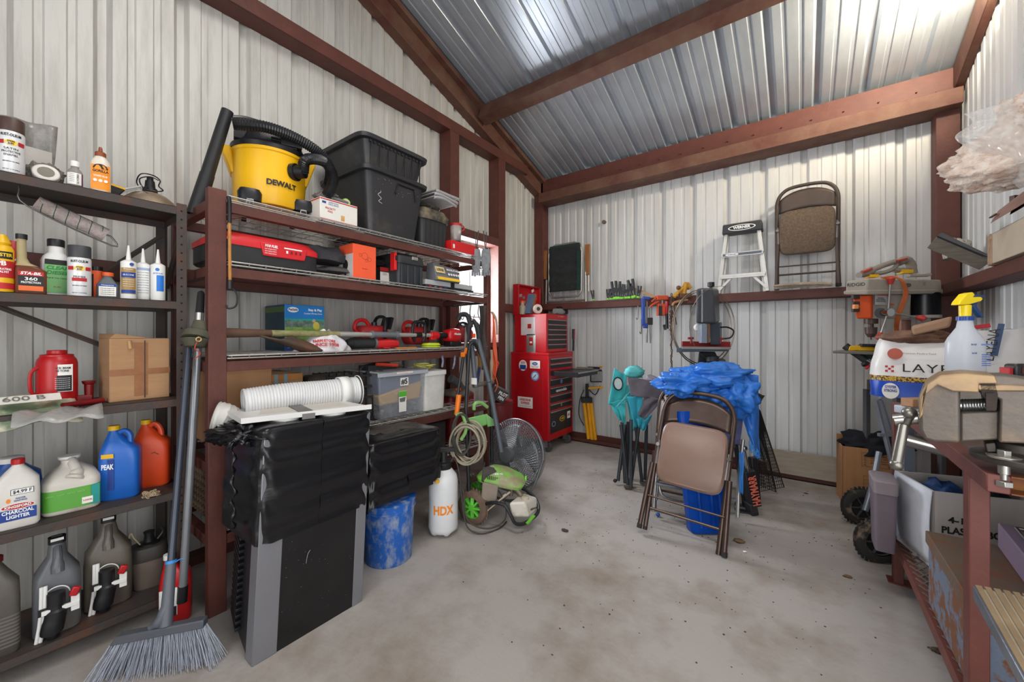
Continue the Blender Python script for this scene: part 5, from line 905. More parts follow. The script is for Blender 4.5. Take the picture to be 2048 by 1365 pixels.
g.tube([Q(905, 850, 0), Q(900, 930, 0), Q(925, 980, -.05), Q(935, 1040, -.1), Q(975, 1058, -.1), Q(1010, 1040, -.05), Q(1008, 1000, 0), Q(990, 975, .02)], .005, 7, 6); obj('black_hose', g, M('3b3833', .6), t)
wc = Q(947, 1012, .02); wax = rotm((R(90), 0, 0)); 
for s_, nm in ((0, 'wheel'), (.30, 'wheel')):
    c = wc+Vector((.02*(s_ > 0), s_, 0)); c.z = .112; wr = rotm((R(90), 0, R(-28))); 
    g = G(); g.lathe([(.07, -.03), (.105, -.028), (.112, -.02), (.112, .02), (.105, .028), (.07, .03)], c=c, axis=wr, n=40, cap=False)
    for i in range(28): a = i*2*math.pi/28; g.box(c+wr @ Vector((.112*math.cos(a), .112*math.sin(a), 0)), (.008, .008, .03))
    o = obj('wheel', g, M('6a5647', .85, 0, .25, 12, .2), t, smooth=50)
    g = G(); g.lathe([(.078, -.02), (.078, .02), (.066, .02), (.066, -.02)], c=c, axis=wr, n=36, cap=False); g.lathe([(.02, -.03), (.02, .03)], c=c, axis=wr, n=20)
    for i in range(8): a = i*math.pi/4; p0 = c+wr @ Vector((.015*math.cos(a), .015*math.sin(a), .018)); p1 = c+wr @ Vector((.072*math.cos(a), .072*math.sin(a), .012)); g.bar(p0, p1, .022, .012)
    obj('hub', g, M('5fbf3c', .45, 0, .1), o)
g = G(); g.hexa([Q(962, 965, .0), Q(1035, 975, .05), Q(1045, 965, .25), Q(975, 950, .25), Q(965, 935, .02), Q(1040, 955, .07), Q(1035, 935, .22), Q(985, 930, .22)]); obj('motor', g, M('3a3530', .6, 0, .2), t, bev=.01)
secs = []; g = G(); c = Q(1003, 962, .1); g.loft([(0, .158, .115, 4), (.02, .165, .12, 4), (.05, .14, .105, 3.2), (.085, .07, .06, 2.6, -.02), (.092, .03, .03, 2, -.02)], c=c, n=40, axis=rotm((0, R(8), R(-12)))); obj('cowl', g, M('6fc23a', .45, 0, .12, 9, 0, col2='93876c', thr=.5, soft=.1), t, smooth=50)
g = G()
for i in range(9): p_ = Q(975+i*3.8, 955+i*.8, .0-.008+.002*i); g.box(p_, (.006, .01, .024))
obj('cowl_vents', g, M('32501f', .6), t); text(t, '1800 PSI', .018, tuple(c+Vector((-.02, -.085, .075))), INKW, rot=(R(50), 0, 0), w=.06)
g = G(); g.hexa([Q(962, 1000, -.03), Q(992, 1010, -.03), Q(992, 1010, .05), Q(962, 1000, .05), Q(965, 965, -.03), Q(997, 972, -.03), Q(997, 972, .05), Q(965, 965, .05)]); obj('switch_box', g, M('8a7d70', .6, 0, .15), t, bev=.008)
g = G(); g.cyl(Q(1022, 970, .0), Q(1022, 992, .0), .014, n=14); g.cyl(Q(1030, 975, .0), Q(1042, 990, .0), .022, n=18); g.cyl(Q(1020, 985, -.03), Q(995, 1005, -.07), .012, .009, n=14); g.cyl(Q(995, 1005, -.07), Q(975, 1022, -.09), .006, n=10); g.cyl(Q(1012, 990, -.035), Q(1006, 995, -.045), .016, n=14); obj('pump_outlet', g, M('8f8577', .4, .8, .2), t)
g = G(); g.tube([Q(960, 1012, .02), Q(985, 1006, -.08), Q(1010, 1012, -.12), Q(1022, 1032, -.14), Q(1032, 1048, -.14), Q(1052, 1046, -.1), Q(1076, 1025, 0), Q(1072, 1000, .12), Q(1050, 980, .18), Q(1030, 975, .2)], .0115, 10, 6); obj('base_frame', g, POLE, t)
g = G(); g.hexa([Q(1022, 1036, -.1), Q(1058, 1036, -.1), Q(1075, 1022, .04), Q(1040, 1020, .05), Q(1017, 1006, -.1), Q(1050, 1004, -.1), Q(1075, 995, .04), Q(1045, 985, .05)]); obj('detergent_tank', g, M('cfc9be', .4, 0, .1, 7, 0, col2='a8997f', thr=.62), t, bev=.015, seg=3); g = G(); c = Q(1050, 1000, -.03); g.lathe([(.028, -.01), (.026, .016), (.018, .022), (.001, .023)], c=c, n=24); obj('tank_cap', g, M('b9ab94', .5), t)
text(t, 'GREENWORKS', .016, tuple(Q(1068, 1018, -.045)), INK, rot=(R(90), 0, R(38)), w=.06, bold=.03); g = G(); g.bar(Q(1054, 1048, -.12), Q(1068, 1032, -.06), .02, .008); g.cyl(Q(1050, 958, .12), Q(1053, 958, .12), .02, n=12); obj('green_trim', g, M('6fc23a', .45), t)
# loppers, bolt cutters
def W3(t, px, py, dd): return L(t, atD(px, py, dd))
p = atD(925, 690, 2.75); t = thing('bypass_loppers', 'long black loppers with orange grips hanging at the end of the rack', 'loppers', p)
g = G(); g.cyl(W3(t, 927, 712, 2.75), W3(t, 915, 792, 2.7), .011, n=12); g.cyl(W3(t, 934, 712, 2.77), W3(t, 936, 770, 2.75), .011, n=12); obj('arms', g, POLE, t); g = G(); g.cyl(W3(t, 918, 790, 2.7), W3(t, 913, 830, 2.68), .019, .016, n=16); obj('orange_grip', g, M('ef7a12', .45), t); g = G(); g.cyl(W3(t, 935, 765, 2.75), W3(t, 933, 820, 2.73), .011, n=12); obj('orange_grip', g, M('ef7a12', .45), t); g = G(); g.box(W3(t, 926, 710, 2.74), (.03, .02, .03)); g.box(W3(t, 933, 702, 2.74), (.02, .02, .04), (0, .5, 0)); obj('orange_pivot', g, M('ef7a12', .45), t, bev=.002)
g = G(); g.tube([W3(t, 930, 705, 2.76), W3(t, 932, 680, 2.77), W3(t, 931, 655, 2.78)], [.012, .012, .004], 8, 3); obj('blade', g, STEEL, t)
p = atD(948, 680, 2.80); t = thing('bolt_cutters', 'large black and slate bolt cutters hooked over the end of the rack beside the window', 'bolt cutters', p); SL_ = M('4c535b', .45, 0, .1)
g = G(); g.tube([W3(t, 936, 680, 2.8), W3(t, 938, 655, 2.8), W3(t, 946, 645, 2.8)], [.018, .02, .014], 10, 4); g.tube([W3(t, 958, 680, 2.8), W3(t, 955, 655, 2.8), W3(t, 946, 640, 2.8)], [.018, .02, .014], 10, 4); g.tube([W3(t, 916, 640, 2.82), W3(t, 922, 630, 2.82), W3(t, 935, 632, 2.81), W3(t, 942, 655, 2.8)], .017, 10, 5); obj('jaws', g, M('1a1c21', .6), t)
g = G(); g.cyl(W3(t, 942, 680, 2.79), W3(t, 952, 775, 2.74), .0165, n=16); g.cyl(W3(t, 956, 680, 2.79), W3(t, 978, 765, 2.74), .0165, n=16); g.cyl(W3(t, 978, 765, 2.74), W3(t, 1003, 905, 2.7), .0165, n=16); g.box(W3(t, 949, 685, 2.79), (.07, .03, .05)); obj('arms', g, SL_, t, bev=.003); g = G(); g.box(W3(t, 948, 763, 2.73), (.05, .003, .045)); obj('price_tag', g, PAPER, t); g = G(); g.box(W3(t, 948, 672, 2.77), (.02, .01, .03)); obj('orange_pivot', g, ORG, t)
# tools hanging by the window
def hang(label, name, cat, pts, r, m, dd=3.0, sm=4, grp=None):
    p = atD(pts[0][0], pts[0][1], dd); g = G(); g.tube([atD(x, y, dd+(z if len(rest) else 0))-p for x, y, *rest in pts for z in (rest or [0])], r, 8, sm); o = obj(name, g, m, loc=p); tag(o, label, cat, grp); return o
p = atD(905, 612, 3.0); t = thing('hanging_rail', 'thin dark rail with hooks across the window behind the rack end', 'rail', p); g = G(); g.cyl(Vector(), atD(972, 606, 3.35)-p, .008, n=10)
for px_ in (922, 942, 958): g.tube([atD(px_, 610, 3.12)-p, atD(px_-2, 628, 3.12)-p, atD(px_+3, 640, 3.12)-p, atD(px_+7, 630, 3.12)-p], .003, 6, 4)
obj('rail', g, BLK, t)
hang('dark rusty chain length hanging at the right edge of the window', 'chain', 'chain', [(962, 612), (964, 640), (960, 665), (962, 690)], .014, M('37332f', .7, .4, .3, 60, .5))
hang('knotted grey tool belt hanging next to the end post of the rack', 'tool_belt', 'tool belt', [(968, 612), (966, 650), (969, 700), (966, 740)], [.02, .016, .022, .012], M('4b4744', .85, 0, .3, 20, .4), 3.05)
hang('yellow-brown leather strap hanging below the third shelf at the rack end', 'leather_strap', 'strap', [(957, 705), (960, 725), (955, 760)], .014, M('a8752f', .7), 2.95)
hang('short blue handled tool hanging below the third shelf at the rack end', 'hand_tool', 'tool', [(960, 735), (957, 748), (955, 770)], .009, M('28498c', .5), 2.9)
hang('blue and white braided cord hanging under the third shelf, left of the loppers', 'braided_cord', 'cord', [(884, 712), (886, 722), (884, 735)], .008, M('8d93a5', .8, 0, .1, 40, 0, col2='20304f'), 2.85)
hang('blue and white braided cord hanging under the third shelf, right by the loppers', 'braided_cord', 'cord', [(910, 712), (909, 726), (906, 738)], .007, M('8d93a5', .8, 0, .1, 40, 0, col2='20304f'), 2.85)
p = atD(986, 626, 3.31); t = thing('extension_cord', 'hank of orange extension cord hanging from the stud right of the rack', 'extension cord', p); g = G(); random.seed(9)
for i in range(9): o_ = random.uniform(-.018, .018); g.tube([Vector((0, 0, 0)), atD(988+o_*60, 650, 3.24)-p, atD(990+i*.9-3, 700+i*3, 3.22)-p, atD(992-i*1.4+6, 728+i*4, 3.22)-p, atD(987+o_*40, 700, 3.25)-p, Vector((.006, 0, -.02))], .0042, 6, 6)
g.tube([atD(986, 745, 3.2)-p, atD(993, 760, 3.2)-p, atD(995, 772, 3.2)-p, atD(990, 784, 3.2)-p], .0045, 6, 5); obj('cord', g, M('d8532c', .55, 0, .1), t); g = G(); g.cyl((0, 0, .005), L(t, Vector((-2.14, 2.555, p.z+.005))), .004); obj('peg', g, STEEL, t)
g = G(); g.tube([atD(983, 700, 3.25)-p, atD(985, 735, 3.25)-p, atD(984, 765, 3.25)-p], [.012, .022, .014], 8, 4); g.tube([atD(984, 625, 3.28)-p, atD(992, 640, 3.3)-p, atD(994, 670, 3.3)-p], .01, 8, 4); obj('rope_hank', g, M('b7a58c', .85), t)
# fan
c = atZ(1035, 945, 0); t, q, k = view('drum_fan', 'large round floor fan with grey wire guard before the red tool chest', 'fan', 1030, 905, 3.2); FR = rotm((R(82), 0, R(-38)))
g = G(); GW = M('8d9094', .4, .6, .1)
for s_ in (-1, 1):
    for i in range(16): r_ = .045+.0125*i*1.05; g.ring(FR @ Vector((0, 0, s_*(.085-.05*(r_/.24)**3))), r_*1.12, .0022, FR, 40, 4)
    for i in range(72): a = 2*math.pi*i/72; g.tube([FR @ Vector((rr_*math.cos(a+.6*(rr_/.27)), rr_*math.sin(a+.6*(rr_/.27)), s_*(.085-.05*(rr_/.27)**3))) for rr_ in (.05, .12, .19, .25, .272)], .0018, 3)
g.ring((0, 0, 0), .275, .007, FR, 48, 8); obj('guard', g, GW, t); g = G(); g.lathe([(.05, -.088), (.045, -.098), (.001, -.1)], axis=FR, n=32); obj('badge', g, M('9b9da0', .4, .3), t)
for i in range(3):
    a0 = i*2*math.pi/3; g = G(); g.surf(8, 8, lambda u, v: tuple(FR @ Vector(((.04+.19*v)*math.cos(a0+(u-.5)*(1.1)*(.5+v*.6)), (.04+.19*v)*math.sin(a0+(u-.5)*(1.1)*(.5+v*.6)), .03*(u-.5)*2)))); obj('blade', g, M('a2a5a8', .35, .5), t, solid=.002, smooth=180)
g = G(); g.cyl(FR @ Vector((0, 0, 0)), FR @ Vector((0, 0, .13)), .06, n=24); obj('motor', g, M('5c5e60', .5), t)
g = G(); g.tube([FR @ Vector((-.27, 0, 0)), FR @ Vector((-.25, -.22, .1)), FR @ Vector((-.12, -.31, .16)), FR @ Vector((.12, -.31, .16)), FR @ Vector((.25, -.22, .1)), FR @ Vector((.275, 0, 0))], .01, 8, 5); obj('stand', g, M('6b6d70', .4, .6), t); t.location.z = .30
# items by the fan and the chest
p = atZ(1066, 885, 0); t = thing('tote_lid_box', 'black box with yellow lid between the fan and the red tool chest', 'box', p, YAW); g = G(); g.box((0, .1, .06), (.12, .16, .12)); obj('box', g, BLK, t, bev=.004); g = G(); g.box((0, .1, .13), (.14, .18, .02)); obj('lid', g, YEL, t, bev=.004)
g = G(); g.ball((0, .1, .03), (.07, .08, .035), 4, .6, 4); o = obj('rag', g, M('8b7d6b', .9, 0, .2, 10, .4), loc=p+Vector((0, 0, .142)), smooth=180); o.rotation_euler = (0, 0, YAW); tag(o, 'dusty beige rag on the yellow lidded box', 'rag')
p = atD(998, 790, 3.5); t = thing('oil_carton', 'black carton with white lettering tilted behind the fan', 'box', p, YAW+.1); t.rotation_euler = (0, R(28), YAW); g = G(); g.box((0, .05, 0), (.14, .12, .11)); obj('carton', g, M('2a2422', .6), t, bev=.003); g = G(); text(t, 'PILOT\nPEN', .04, (.03, -.012, .0), INKW, w=.08, bold=.02)
g = G(); g.lathe([(.12, 0), (.13, .6), (.133, .66), (.125, .665), (.02, .67)], n=32); g.ring((0, 0, .64), .132, .006, None, 36); o = obj('red_drum', g, M('6b1216', .45, 0, .2), loc=(-2.27, 2.86, 0)); tag(o, 'dark red metal drum standing behind the pressure washer handle', 'can')
g = G(); g.box((0, 0, .2), (.2, .3, .4)); o = obj('red_gas_can', g, M('7a1418', .5, 0, .2), loc=(-2.36, 2.45, KZ[4]), bev=.03); o.location = (-2.4, 2.42, KZ[4]); tag(o, 'dark red fuel can in shade at the far end of the lowest rack shelf', 'fuel can')
# ================================================================== red tool chest in the corner
CR_ = M('b3141e', .28, 0, .06, 6); DRK = M('2b2a2c', .4, .2, .15, 6)
def chestbox(name, label, x0, x1, y0, y1, z0, z1):
    t = thing(name, label, 'tool chest', (x1, (y0+y1)/2, z0), RB); return t, y1-y0, x1-x0, z1-z0
t, w, d, h = chestbox('rolling_tool_cabinet', 'tall red rolling tool cabinet covered in stickers in the back left corner', -2.68, -2.18, 3.60, 4.15, 0, 1.075)
g = G(); g.bb((-w/2, 0, .13), (w/2, d, h)); g.bb((-w/2-.003, -.004, h-.03), (w/2+.003, d, h+.002)); obj('cabinet_shell', g, CR_, t, bev=.006)
g = G(); g.box((-w/2-.001, d*.5, .62), (.003, d*.72, .78)); obj('shaded_side_panel', g, M('a8121b', .3), t, bev=.002)  # thin flat panel, its darker red painting the shade of a recess
zz = [(.96, 1.015), (.90, .955), (.80, .89), (.71, .79), (.62, .70), (.53, .61), (.45, .52), (.20, .44)]
for i, (a, b) in enumerate(zz):
    if i == 2: continue
    g = G(); g.box((0, .008, (a+b)/2), (w-.07, .02, b-a-.006)); o = obj('drawer', g, DRK, t, bev=.002); g = G(); g.box((0, -.008, b-.008), (w-.08, .012, .012)); obj('drawer_handle', g, ALU, o, bev=.002)
g = G(); g.hexa([(-w/2+.04, -.33, .83), (w/2-.04, -.33, .83), (w/2-.04, .1, .83), (-w/2+.04, .1, .83), (-w/2+.04, -.33, .88), (w/2-.04, -.33, .88), (w/2-.04, .1, .88), (-w/2+.04, .1, .88)]); o = obj('drawer', g, DRK, t, bev=.002, label='open drawer full of tools'); g = G(); g.box((0, -.337, .875), (w-.08, .012, .012)); g.box((.18, -.2, .895), (.03, .2, .02)); obj('drawer_handle', g, ALU, o)
g = G(); g.cyl((w/2-.05, -.36, .90), (w/2-.05, -.22, .90), .012); g.cur = 1; g.cyl((w/2-.05, -.22, .9), (w/2-.05, -.08, .9), .005); obj('screwdriver', g, [BLK, YEL], t)
text(t, 'cannondale', .045, (0, -.0035, .655), INKW, w=.24, bold=.03); patch(t, .05, .05, (0, -.003, .75), M('6d8fd0', .5), e=1, name='round_sticker'); patch(t, .03, .04, (0, -.003, .49), ALU, e=1, name='badge')
patch(t, .12, .06, (.02, -.003, .33), INKY, e=1, name='oval_sticker'); patch(t, .108, .048, (.02, -.0038, .33), INK, e=1, name='oval_sticker_centre'); text(t, 'COBRA', .03, (.02, -.005, .33), INKY, w=.08); patch(t, .07, .08, (.17, -.003, .35), PAPER, name='square_sticker'); text(t, 'AA', .05, (.17, -.004, .35), INKR, w=.045, bold=.04); patch(t, .08, .06, (-.17, -.003, .3), M('8795b5', .5), e=1, name='round_sticker'); patch(t, .05, .04, (-.17, -.004, .3), INK, e=1, name='round_sticker_centre')
SR = (R(90), 0, R(-90)); X_ = -w/2-.003
def st(W_, H_, y, z, m, **k): return patch(t, W_, H_, (X_-k.pop('o', 0), y, z), m, rot=SR, **k)
st(.11, .12, .33, .93, PAPER, e=1, name='round_sticker'); st(.08, .05, .33, .91, INKB, o=.001, name='sticker_picture'); text(t, '777', .035, (X_-.0016, .33, .955), INKR, rot=SR, w=.06, bold=.04)
st(.13, .085, .17, .945, PAPER, name='square_sticker'); st(.07, .035, .17, .955, INKB, e=1, o=.001, name='oval_badge'); text(t, 'Ford', .026, (X_-.002, .17, .955), INKW, rot=SR, w=.04, shear=.3)
for i in range(2): text(t, 'BUILT TOUGH', .012, (X_-.001, .17, .925-i*.012), INKR, rot=SR, w=.09)
st(.105, .105, .17, .82, M('5b8fc9', .5), e=1, name='round_sticker'); st(.075, .075, .17, .82, M('d6e2ea', .5), e=1, o=.001, name='sticker_centre'); g = G(); g.bar((X_-.003, .19, .80), (X_-.003, .15, .84), .02, .002); obj('sticker_picture', g, INKB, t)
st(.20, .12, .30, .52, PAPER, name='square_sticker'); text(t, 'AIRBORNE\nEXPRESS', .036, (X_-.001, .30, .53), INKR, rot=SR, w=.15, bold=.03); text(t, 'SPECIAL INSTRUCTIONS', .01, (X_-.001, .30, .478), INK, rot=SR, w=.16)
for x, y in ((-w/2+.06, .07), (w/2-.06, .07), (-w/2+.06, d-.07), (w/2-.06, d-.07)):
    g = G(); g.cyl((x-.016, y-.02, .055), (x+.016, y-.02, .055), .055, n=24); o = obj('caster_wheel', g, M('4b4745', .6), t, bev=.004); g = G(); g.box((x-.022, y-.01, .09), (.004, .05, .08)); g.box((x+.022, y-.01, .09), (.004, .05, .08)); g.box((x, y, .128), (.06, .06, .006)); obj('caster_fork', g, ALU, o)
t, w, d, h = chestbox('tool_chest', 'red six-drawer top chest with open lid standing on the rolling tool cabinet', -2.66, -2.23, 3.64, 4.11, 1.077, .425+1.077)
h = .425; g = G(); g.bb((-w/2, 0, 0), (w/2, d, h)); obj('chest_shell', g, CR_, t, bev=.006)
for i in range(6): a = .035+i*.055; g = G(); g.box((0, .006, a+.028), (w-.06, .018, .05)); o = obj('drawer', g, DRK, t, bev=.002); g = G(); g.box((0, -.006, a+.048), (w-.07, .012, .009)); obj('drawer_handle', g, ALU, o, bev=.002)
g = G(); g.bb((-w/2+.001, d-.02, h), (w/2-.001, d+.019, h+.349)); g.bb((-w/2, d-.06, h), (-w/2+.015, d+.02, h+.35)); g.bb((w/2-.015, d-.06, h), (w/2, d+.02, h+.35)); g.bb((-w/2+.014, d-.061, h+.335), (w/2-.014, d+.0205, h+.351)); o = obj('lid', g, CR_, t, bev=.003, label='raised lid lined with stickers')
random.seed(6)
for i in range(14): patch(o, random.uniform(.03, .07), random.uniform(.02, .04), (random.uniform(-w*.4, w*.4), d-.0215, h+random.uniform(.06, .31)), [PAPER, ALU, M('8d9aa8', .5), INKR][i % 4], rot=(R(90), random.uniform(-.5, .5), 0), name='sticker')
X_ = -w/2-.001; patch(t, .12, .2, (X_, .2, .10), ALU, rot=SR, name='metal_plate'); patch(t, .05, .09, (X_-.001, .2, .12), CR_, rot=SR, name='plate_window'); patch(t, .03, .02, (X_-.0015, .2, .11), PAPER, rot=SR, name='plate_mark')
patch(t, .19, .2, (X_, .24, .29), M('d9cfd0', .3), rot=SR, name='glare_patch'); patch(t, .05, .05, (X_-.001, .22, .29), CR_, rot=SR, name='glare_gap')  # window glare on the chest side painted as a pale patch with a red gap
text(t, 'S T WW', .022, (.08, -.001, h-.025), M('d8b3a6', .5), w=.13)
cz = 1.077+h
def top(px, y, X, name, label, cat, build):
    p, k, kw = put(px, X, cz); t = thing(name, label, cat, p, RB); build(t); return t
def b1(t): g = G(); g.lathe([(.035, 0), (.036, .09), (.02, .11), (.022, .14)], n=20); obj('jar', g, M('a79a82', .4, 0, .1), t); g = G(); g.lathe([(.023, .135), (.023, .155), (.001, .156)]); obj('cap', g, ORG, t)
top(1045, 0, -2.56, 'glue_jar', 'cloudy jar with orange cap inside the open tool chest lid', 'jar', b1)
def b2(t): g = G(); g.box((0, 0, .12), (.035, .09, .24), (0, .35, 0)); obj('block', g, M('8a6040', .7), t, bev=.003); g = G(); g.box((-.03, 0, .12), (.02, .08, .24), (0, .35, 0)); obj('blue_side', g, M('5b6f8a', .6), t)
top(1062, 0, -2.49, 'sanding_block', 'long brown and blue sanding block leaning in the open tool chest', 'sanding block', b2)
g = G(); g.lathe([(.05, -.02), (.055, 0), (.05, .02)], n=30, axis=AY); g.cur = 1; g.lathe([(.022, -.021), (.022, .021)], n=20, axis=AY); p = atX(1075, 622, -2.37); p.z = cz+.056; o = obj('masking_tape', g, [M('e0cfc6', .6), M('4b3a3a', .6)], loc=p); o.rotation_euler = (0, 0, R(62)); tag(o, 'round pale tape roll on the front edge of the top chest', 'tape')
def b3(t):
    g = G(); g.loft([(-.1, .03, .03, 3), (.02, .04, .035, 3), (.1, .025, .03, 3)], c=(0, 0, .05), axis=AX, n=20); obj('grey_body', g, M('8f9293', .5), t, smooth=60); g = G(); g.box((.12, 0, .05), (.1, .05, .05)); g.box((.03, 0, .1), (.12, .04, .02)); obj('black_part', g, BLK, t, bev=.004); g = G(); g.box((.19, 0, .05), (.04, .04, .04)); g.box((.08, -.01, .13), (.06, .05, .02)); obj('red_part', g, RED, t, bev=.004)
top(1118, 0, -2.36, 'air_ratchet', 'grey, black and red hand power tool lying on the right half of the top chest', 'power tool', b3)
p = Vector((-2.22, 4.18, .98)); g = G(); g.tube([(0, 0, 0), (0, .005, .14)], .012, 10); g.tube([(0, .005, .14), (0, .008, .26)], .017, 10); g.cur = 1; g.tube([(.016, .003, .14), (.018, .006, .25)], .006, 8); o = obj('pry_tool', g, [BLK, RED], loc=p+Vector((.03, -.0, .1))); tag(o, 'black and red handled bar upright behind the tool chest', 'tool')
# ================================================================== back wall
# yellow tripod work light
t, q, k = view('tripod_work_light', 'folded yellow tripod work light leaning at the back wall right of the tool chest', 'work light', 1183, 878, 4.62)
g = G()
for a, b in (((1168, 806), (1177, 878)), ((1176, 806), (1184, 880)), ((1182, 806), (1191, 880))): g.cyl(q(*a), q(*b), .021, n=12)
obj('tripod_legs', g, M('e9a21a', .4), t); g = G(); g.cyl(q(1174, 806), q(1174, 768), .018, n=12); g.box(q(1173, 800), (.12, .08, .06)); g.tube([q(1168, 780), q(1160, 800), q(1158, 830), q(1168, 852)], .006, 7, 4); g.tube([q(1174, 775), q(1190, 790), q(1200, 772)], .006, 7, 4); obj('mast', g, BLK, t, bev=.003)
g = G(); g.box(q(1195, 752, .02), (.17, .05, .15)); o = obj('lamp_head', g, BLK, t, bev=.008); g = G(); g.box(q(1194, 753, -.008), (.135, .004, .115)); obj('lamp_glass', g, M('8e8c88', .2), o)
g = G(); g.bar(q(1176, 777), q(1213, 774), .03, .022); g.tube([q(1207, 778), q(1211, 760), q(1210, 735), q(1200, 733)], .012, 8, 3); obj('yellow_yoke', g, M('e9a21a', .4), t)
# green webbed lawn chair on the girt
GZ = 1.662
t = thing('lawn_chair', 'folded aluminium lawn chair with black-green webbing and wooden armrests standing on the wall girt', 'lawn chair', (-2.32, 4.215, GZ), 0); TW = .0125
g = G()
def tp(g, P, r=TW, sm=0, n=10): g.tube(P, r, n, sm)
tp(g, [(-.22, 0, .13), (-.225, 0, .6), (-.2, 0, .68), (-.14, 0, .71), (.14, 0, .71), (.2, 0, .68), (.225, 0, .6), (.22, 0, .13), (.18, 0, .07), (-.18, 0, .07), (-.22, 0, .13)]); tp(g, [(-.27, .02, .02), (.26, .02, .02)]); tp(g, [(-.28, .02, .0), (-.27, .02, .3)]); tp(g, [(.27, .02, .0), (.265, .02, .35)]); tp(g, [(.3, .03, .12), (.295, .03, .5)]); obj('frame', g, ALU, t)
g = G(); g.surf(10, 24, lambda u, v: ((u-.5)*.43, -.012+.006*math.sin(v*24), .14+.54*v)); obj('webbing', g, M('262b2b', .9, 0, .3, 18, .3), t, solid=.006); g = G(); g.bb((-.2, -.02, .66), (.2, .01, .70)); g.bb((.17, -.022, .14), (.215, .0, .6)); obj('green_border', g, M('1c3a35', .9), t)
for s in (-1, 1): g = G(); g.prism([(-.02, 0), (.02, 0), (.026, .3), (.03, .36), (-.03, .36), (-.03, .3)], .02, Matrix.Translation((s*.29, .02, .31))); obj('armrest', g, M('96602f', .5, 0, .2, 5, 0, stretch=(8, 8, 1)), t, bev=.004)
p = atY(1209, 445, 4.34); g = G(); g.cyl((0, -.03, 0), (0, .02, 0), .022, n=14); o = obj('wall_plug', g, M('6d5f55', .7), loc=p); tag(o, 'small round rubber plug on the back wall above the clamps', 'plug')
# spring clamps
def clamp_proto(loc, label, s=1):
    t = thing('spring_clamp', label, 'clamp', loc, 0, 'black spring clamps on the girt'); g = G()
    for q_ in (-1, 1): g.tube([(q_*.006, 0, .012), (q_*.011, 0, .04), (q_*.014, 0, .085)], [.006, .008, .0095], 8, 4)
    g.box((0, 0, .045), (.03, .016, .02)); obj('grips', g, BLK, t); g = G(); g.box((0, -.0, .006), (.026, .018, .012)); obj('green_jaw_pads', g, M('79d436', .5), t, bev=.003); return t
first = None
pos = [(1187, .8, -8), (1216, .8, 0), (1221, .8, 5), (1226, .8, 0), (1231, 1.35, -6), (1236, 1.3, 0), (1240, 1.1, 4), (1245, 1.0, -4), (1252, 1.05, 0), (1258, 1.1, 4)]
names = ['tiny black spring clamp standing alone left of the row', 'small black spring clamp, leftmost of the clamp row', 'small black spring clamp, second from the left in the row', 'small black spring clamp, third from the left in the row', 'taller black spring clamp, fourth in the row', 'taller black spring clamp, fifth in the row', 'black spring clamp at the middle of the row, sixth', 'black spring clamp, seventh from the left in the row', 'black spring clamp, eighth from the left in the row', 'black spring clamp, last before the two big ones']
for (px, s, a), lb in zip(pos, names):
    loc = atY(px, HY, 4.16); loc.z = GZ-.0
    if first is None: first = clamp_proto(loc, lb); o = first
    else: o = dup(first, loc, None, lb)
    o.scale = (s*1.25, s*1.2, s*1.75); o.rotation_euler = (0, R(a), 0)
for (px, s, a), lb in zip(((1268, 2.1, -12), (1276, 1.3, 8)), ('largest black spring clamp with long handles at the right of the row', 'stubby black clamp beside the largest one at the right end of the row')):
    loc = atY(px, HY, 4.15); loc.z = GZ; o = dup(first, loc, None, lb); o.scale = (s*.85, s*.85, s*1.15); o.rotation_euler = (0, R(a), 0)
p = atY(1288, 596, 4.17); g = G(); g.bar((-.09, 0, .1), (.12, 0, .0), .03, .02); o = obj('wooden_mallet_shaft', g, M('a47a50', .6), loc=p); tag(o, 'pale wooden tool shaft slanting down to the girt behind the blue clamp', 'tool')
def vt(name, label, cat, ax, ay, y): 
    p = atY(ax, ay, y); d = y*math.cos(YAW)-p.x*math.sin(YAW); t = thing(name, label, cat, p, YAW)
    return t, lambda px, py, dy=0: Vector(((px-HX)*(d+dy)/FL-(ax-HX)*d/FL, dy, (HY-py)*(d+dy)/FL-(HY-ay)*d/FL))
t, q = vt('bar_clamp', 'blue bar clamp hanging from the girt', 'clamp', 1286, 600, 4.14); BB = M('2c4fa8', .45, 0, .15)
g = G(); g.bar(q(1286, 597), q(1287, 652), .035, .035); g.bar(q(1285, 596), q(1300, 598), .035, .03); g.box(q(1291, 652), (.05, .035, .05)); obj('clamp_frame', g, BB, t, bev=.006); g = G(); g.cyl(q(1294, 604), q(1293, 686), .010, n=10); g.cyl(q(1299, 616), q(1301, 687), .006, n=8); obj('bar', g, STEEL, t); g = G(); g.box(q(1299, 643), (.06, .035, .075)); obj('sliding_jaw', g, M('3b3936', .6, 0, .3), t, bev=.005)
for i, (px, y0) in enumerate(((1276, 612), (1283, 640))):
    p = atY(px, y0, 4.15); k = .0054; g = G(); L_ = (636-y0 if i == 0 else 0)*k; g.tube([(0, 0, 0), (0, 0, -.1 if i == 0 else 0), (-.002, 0, -.13), (-.012, 0, -.145), (-.02, 0, -.125)], .005, 7, 4); o = obj('wire_hook', g, STEEL, loc=p); tag(o, ('thin steel hook hanging from the girt left of the blue clamp', 'small steel hook tight against the blue clamp')[i], 'hook')
t, q = vt('ratchet_hoist', 'orange ratchet hoist with red grip hanging from the girt', 'hoist', 1322, 595, 4.12); OR2 = M('cf4f2c', .5, 0, .15)
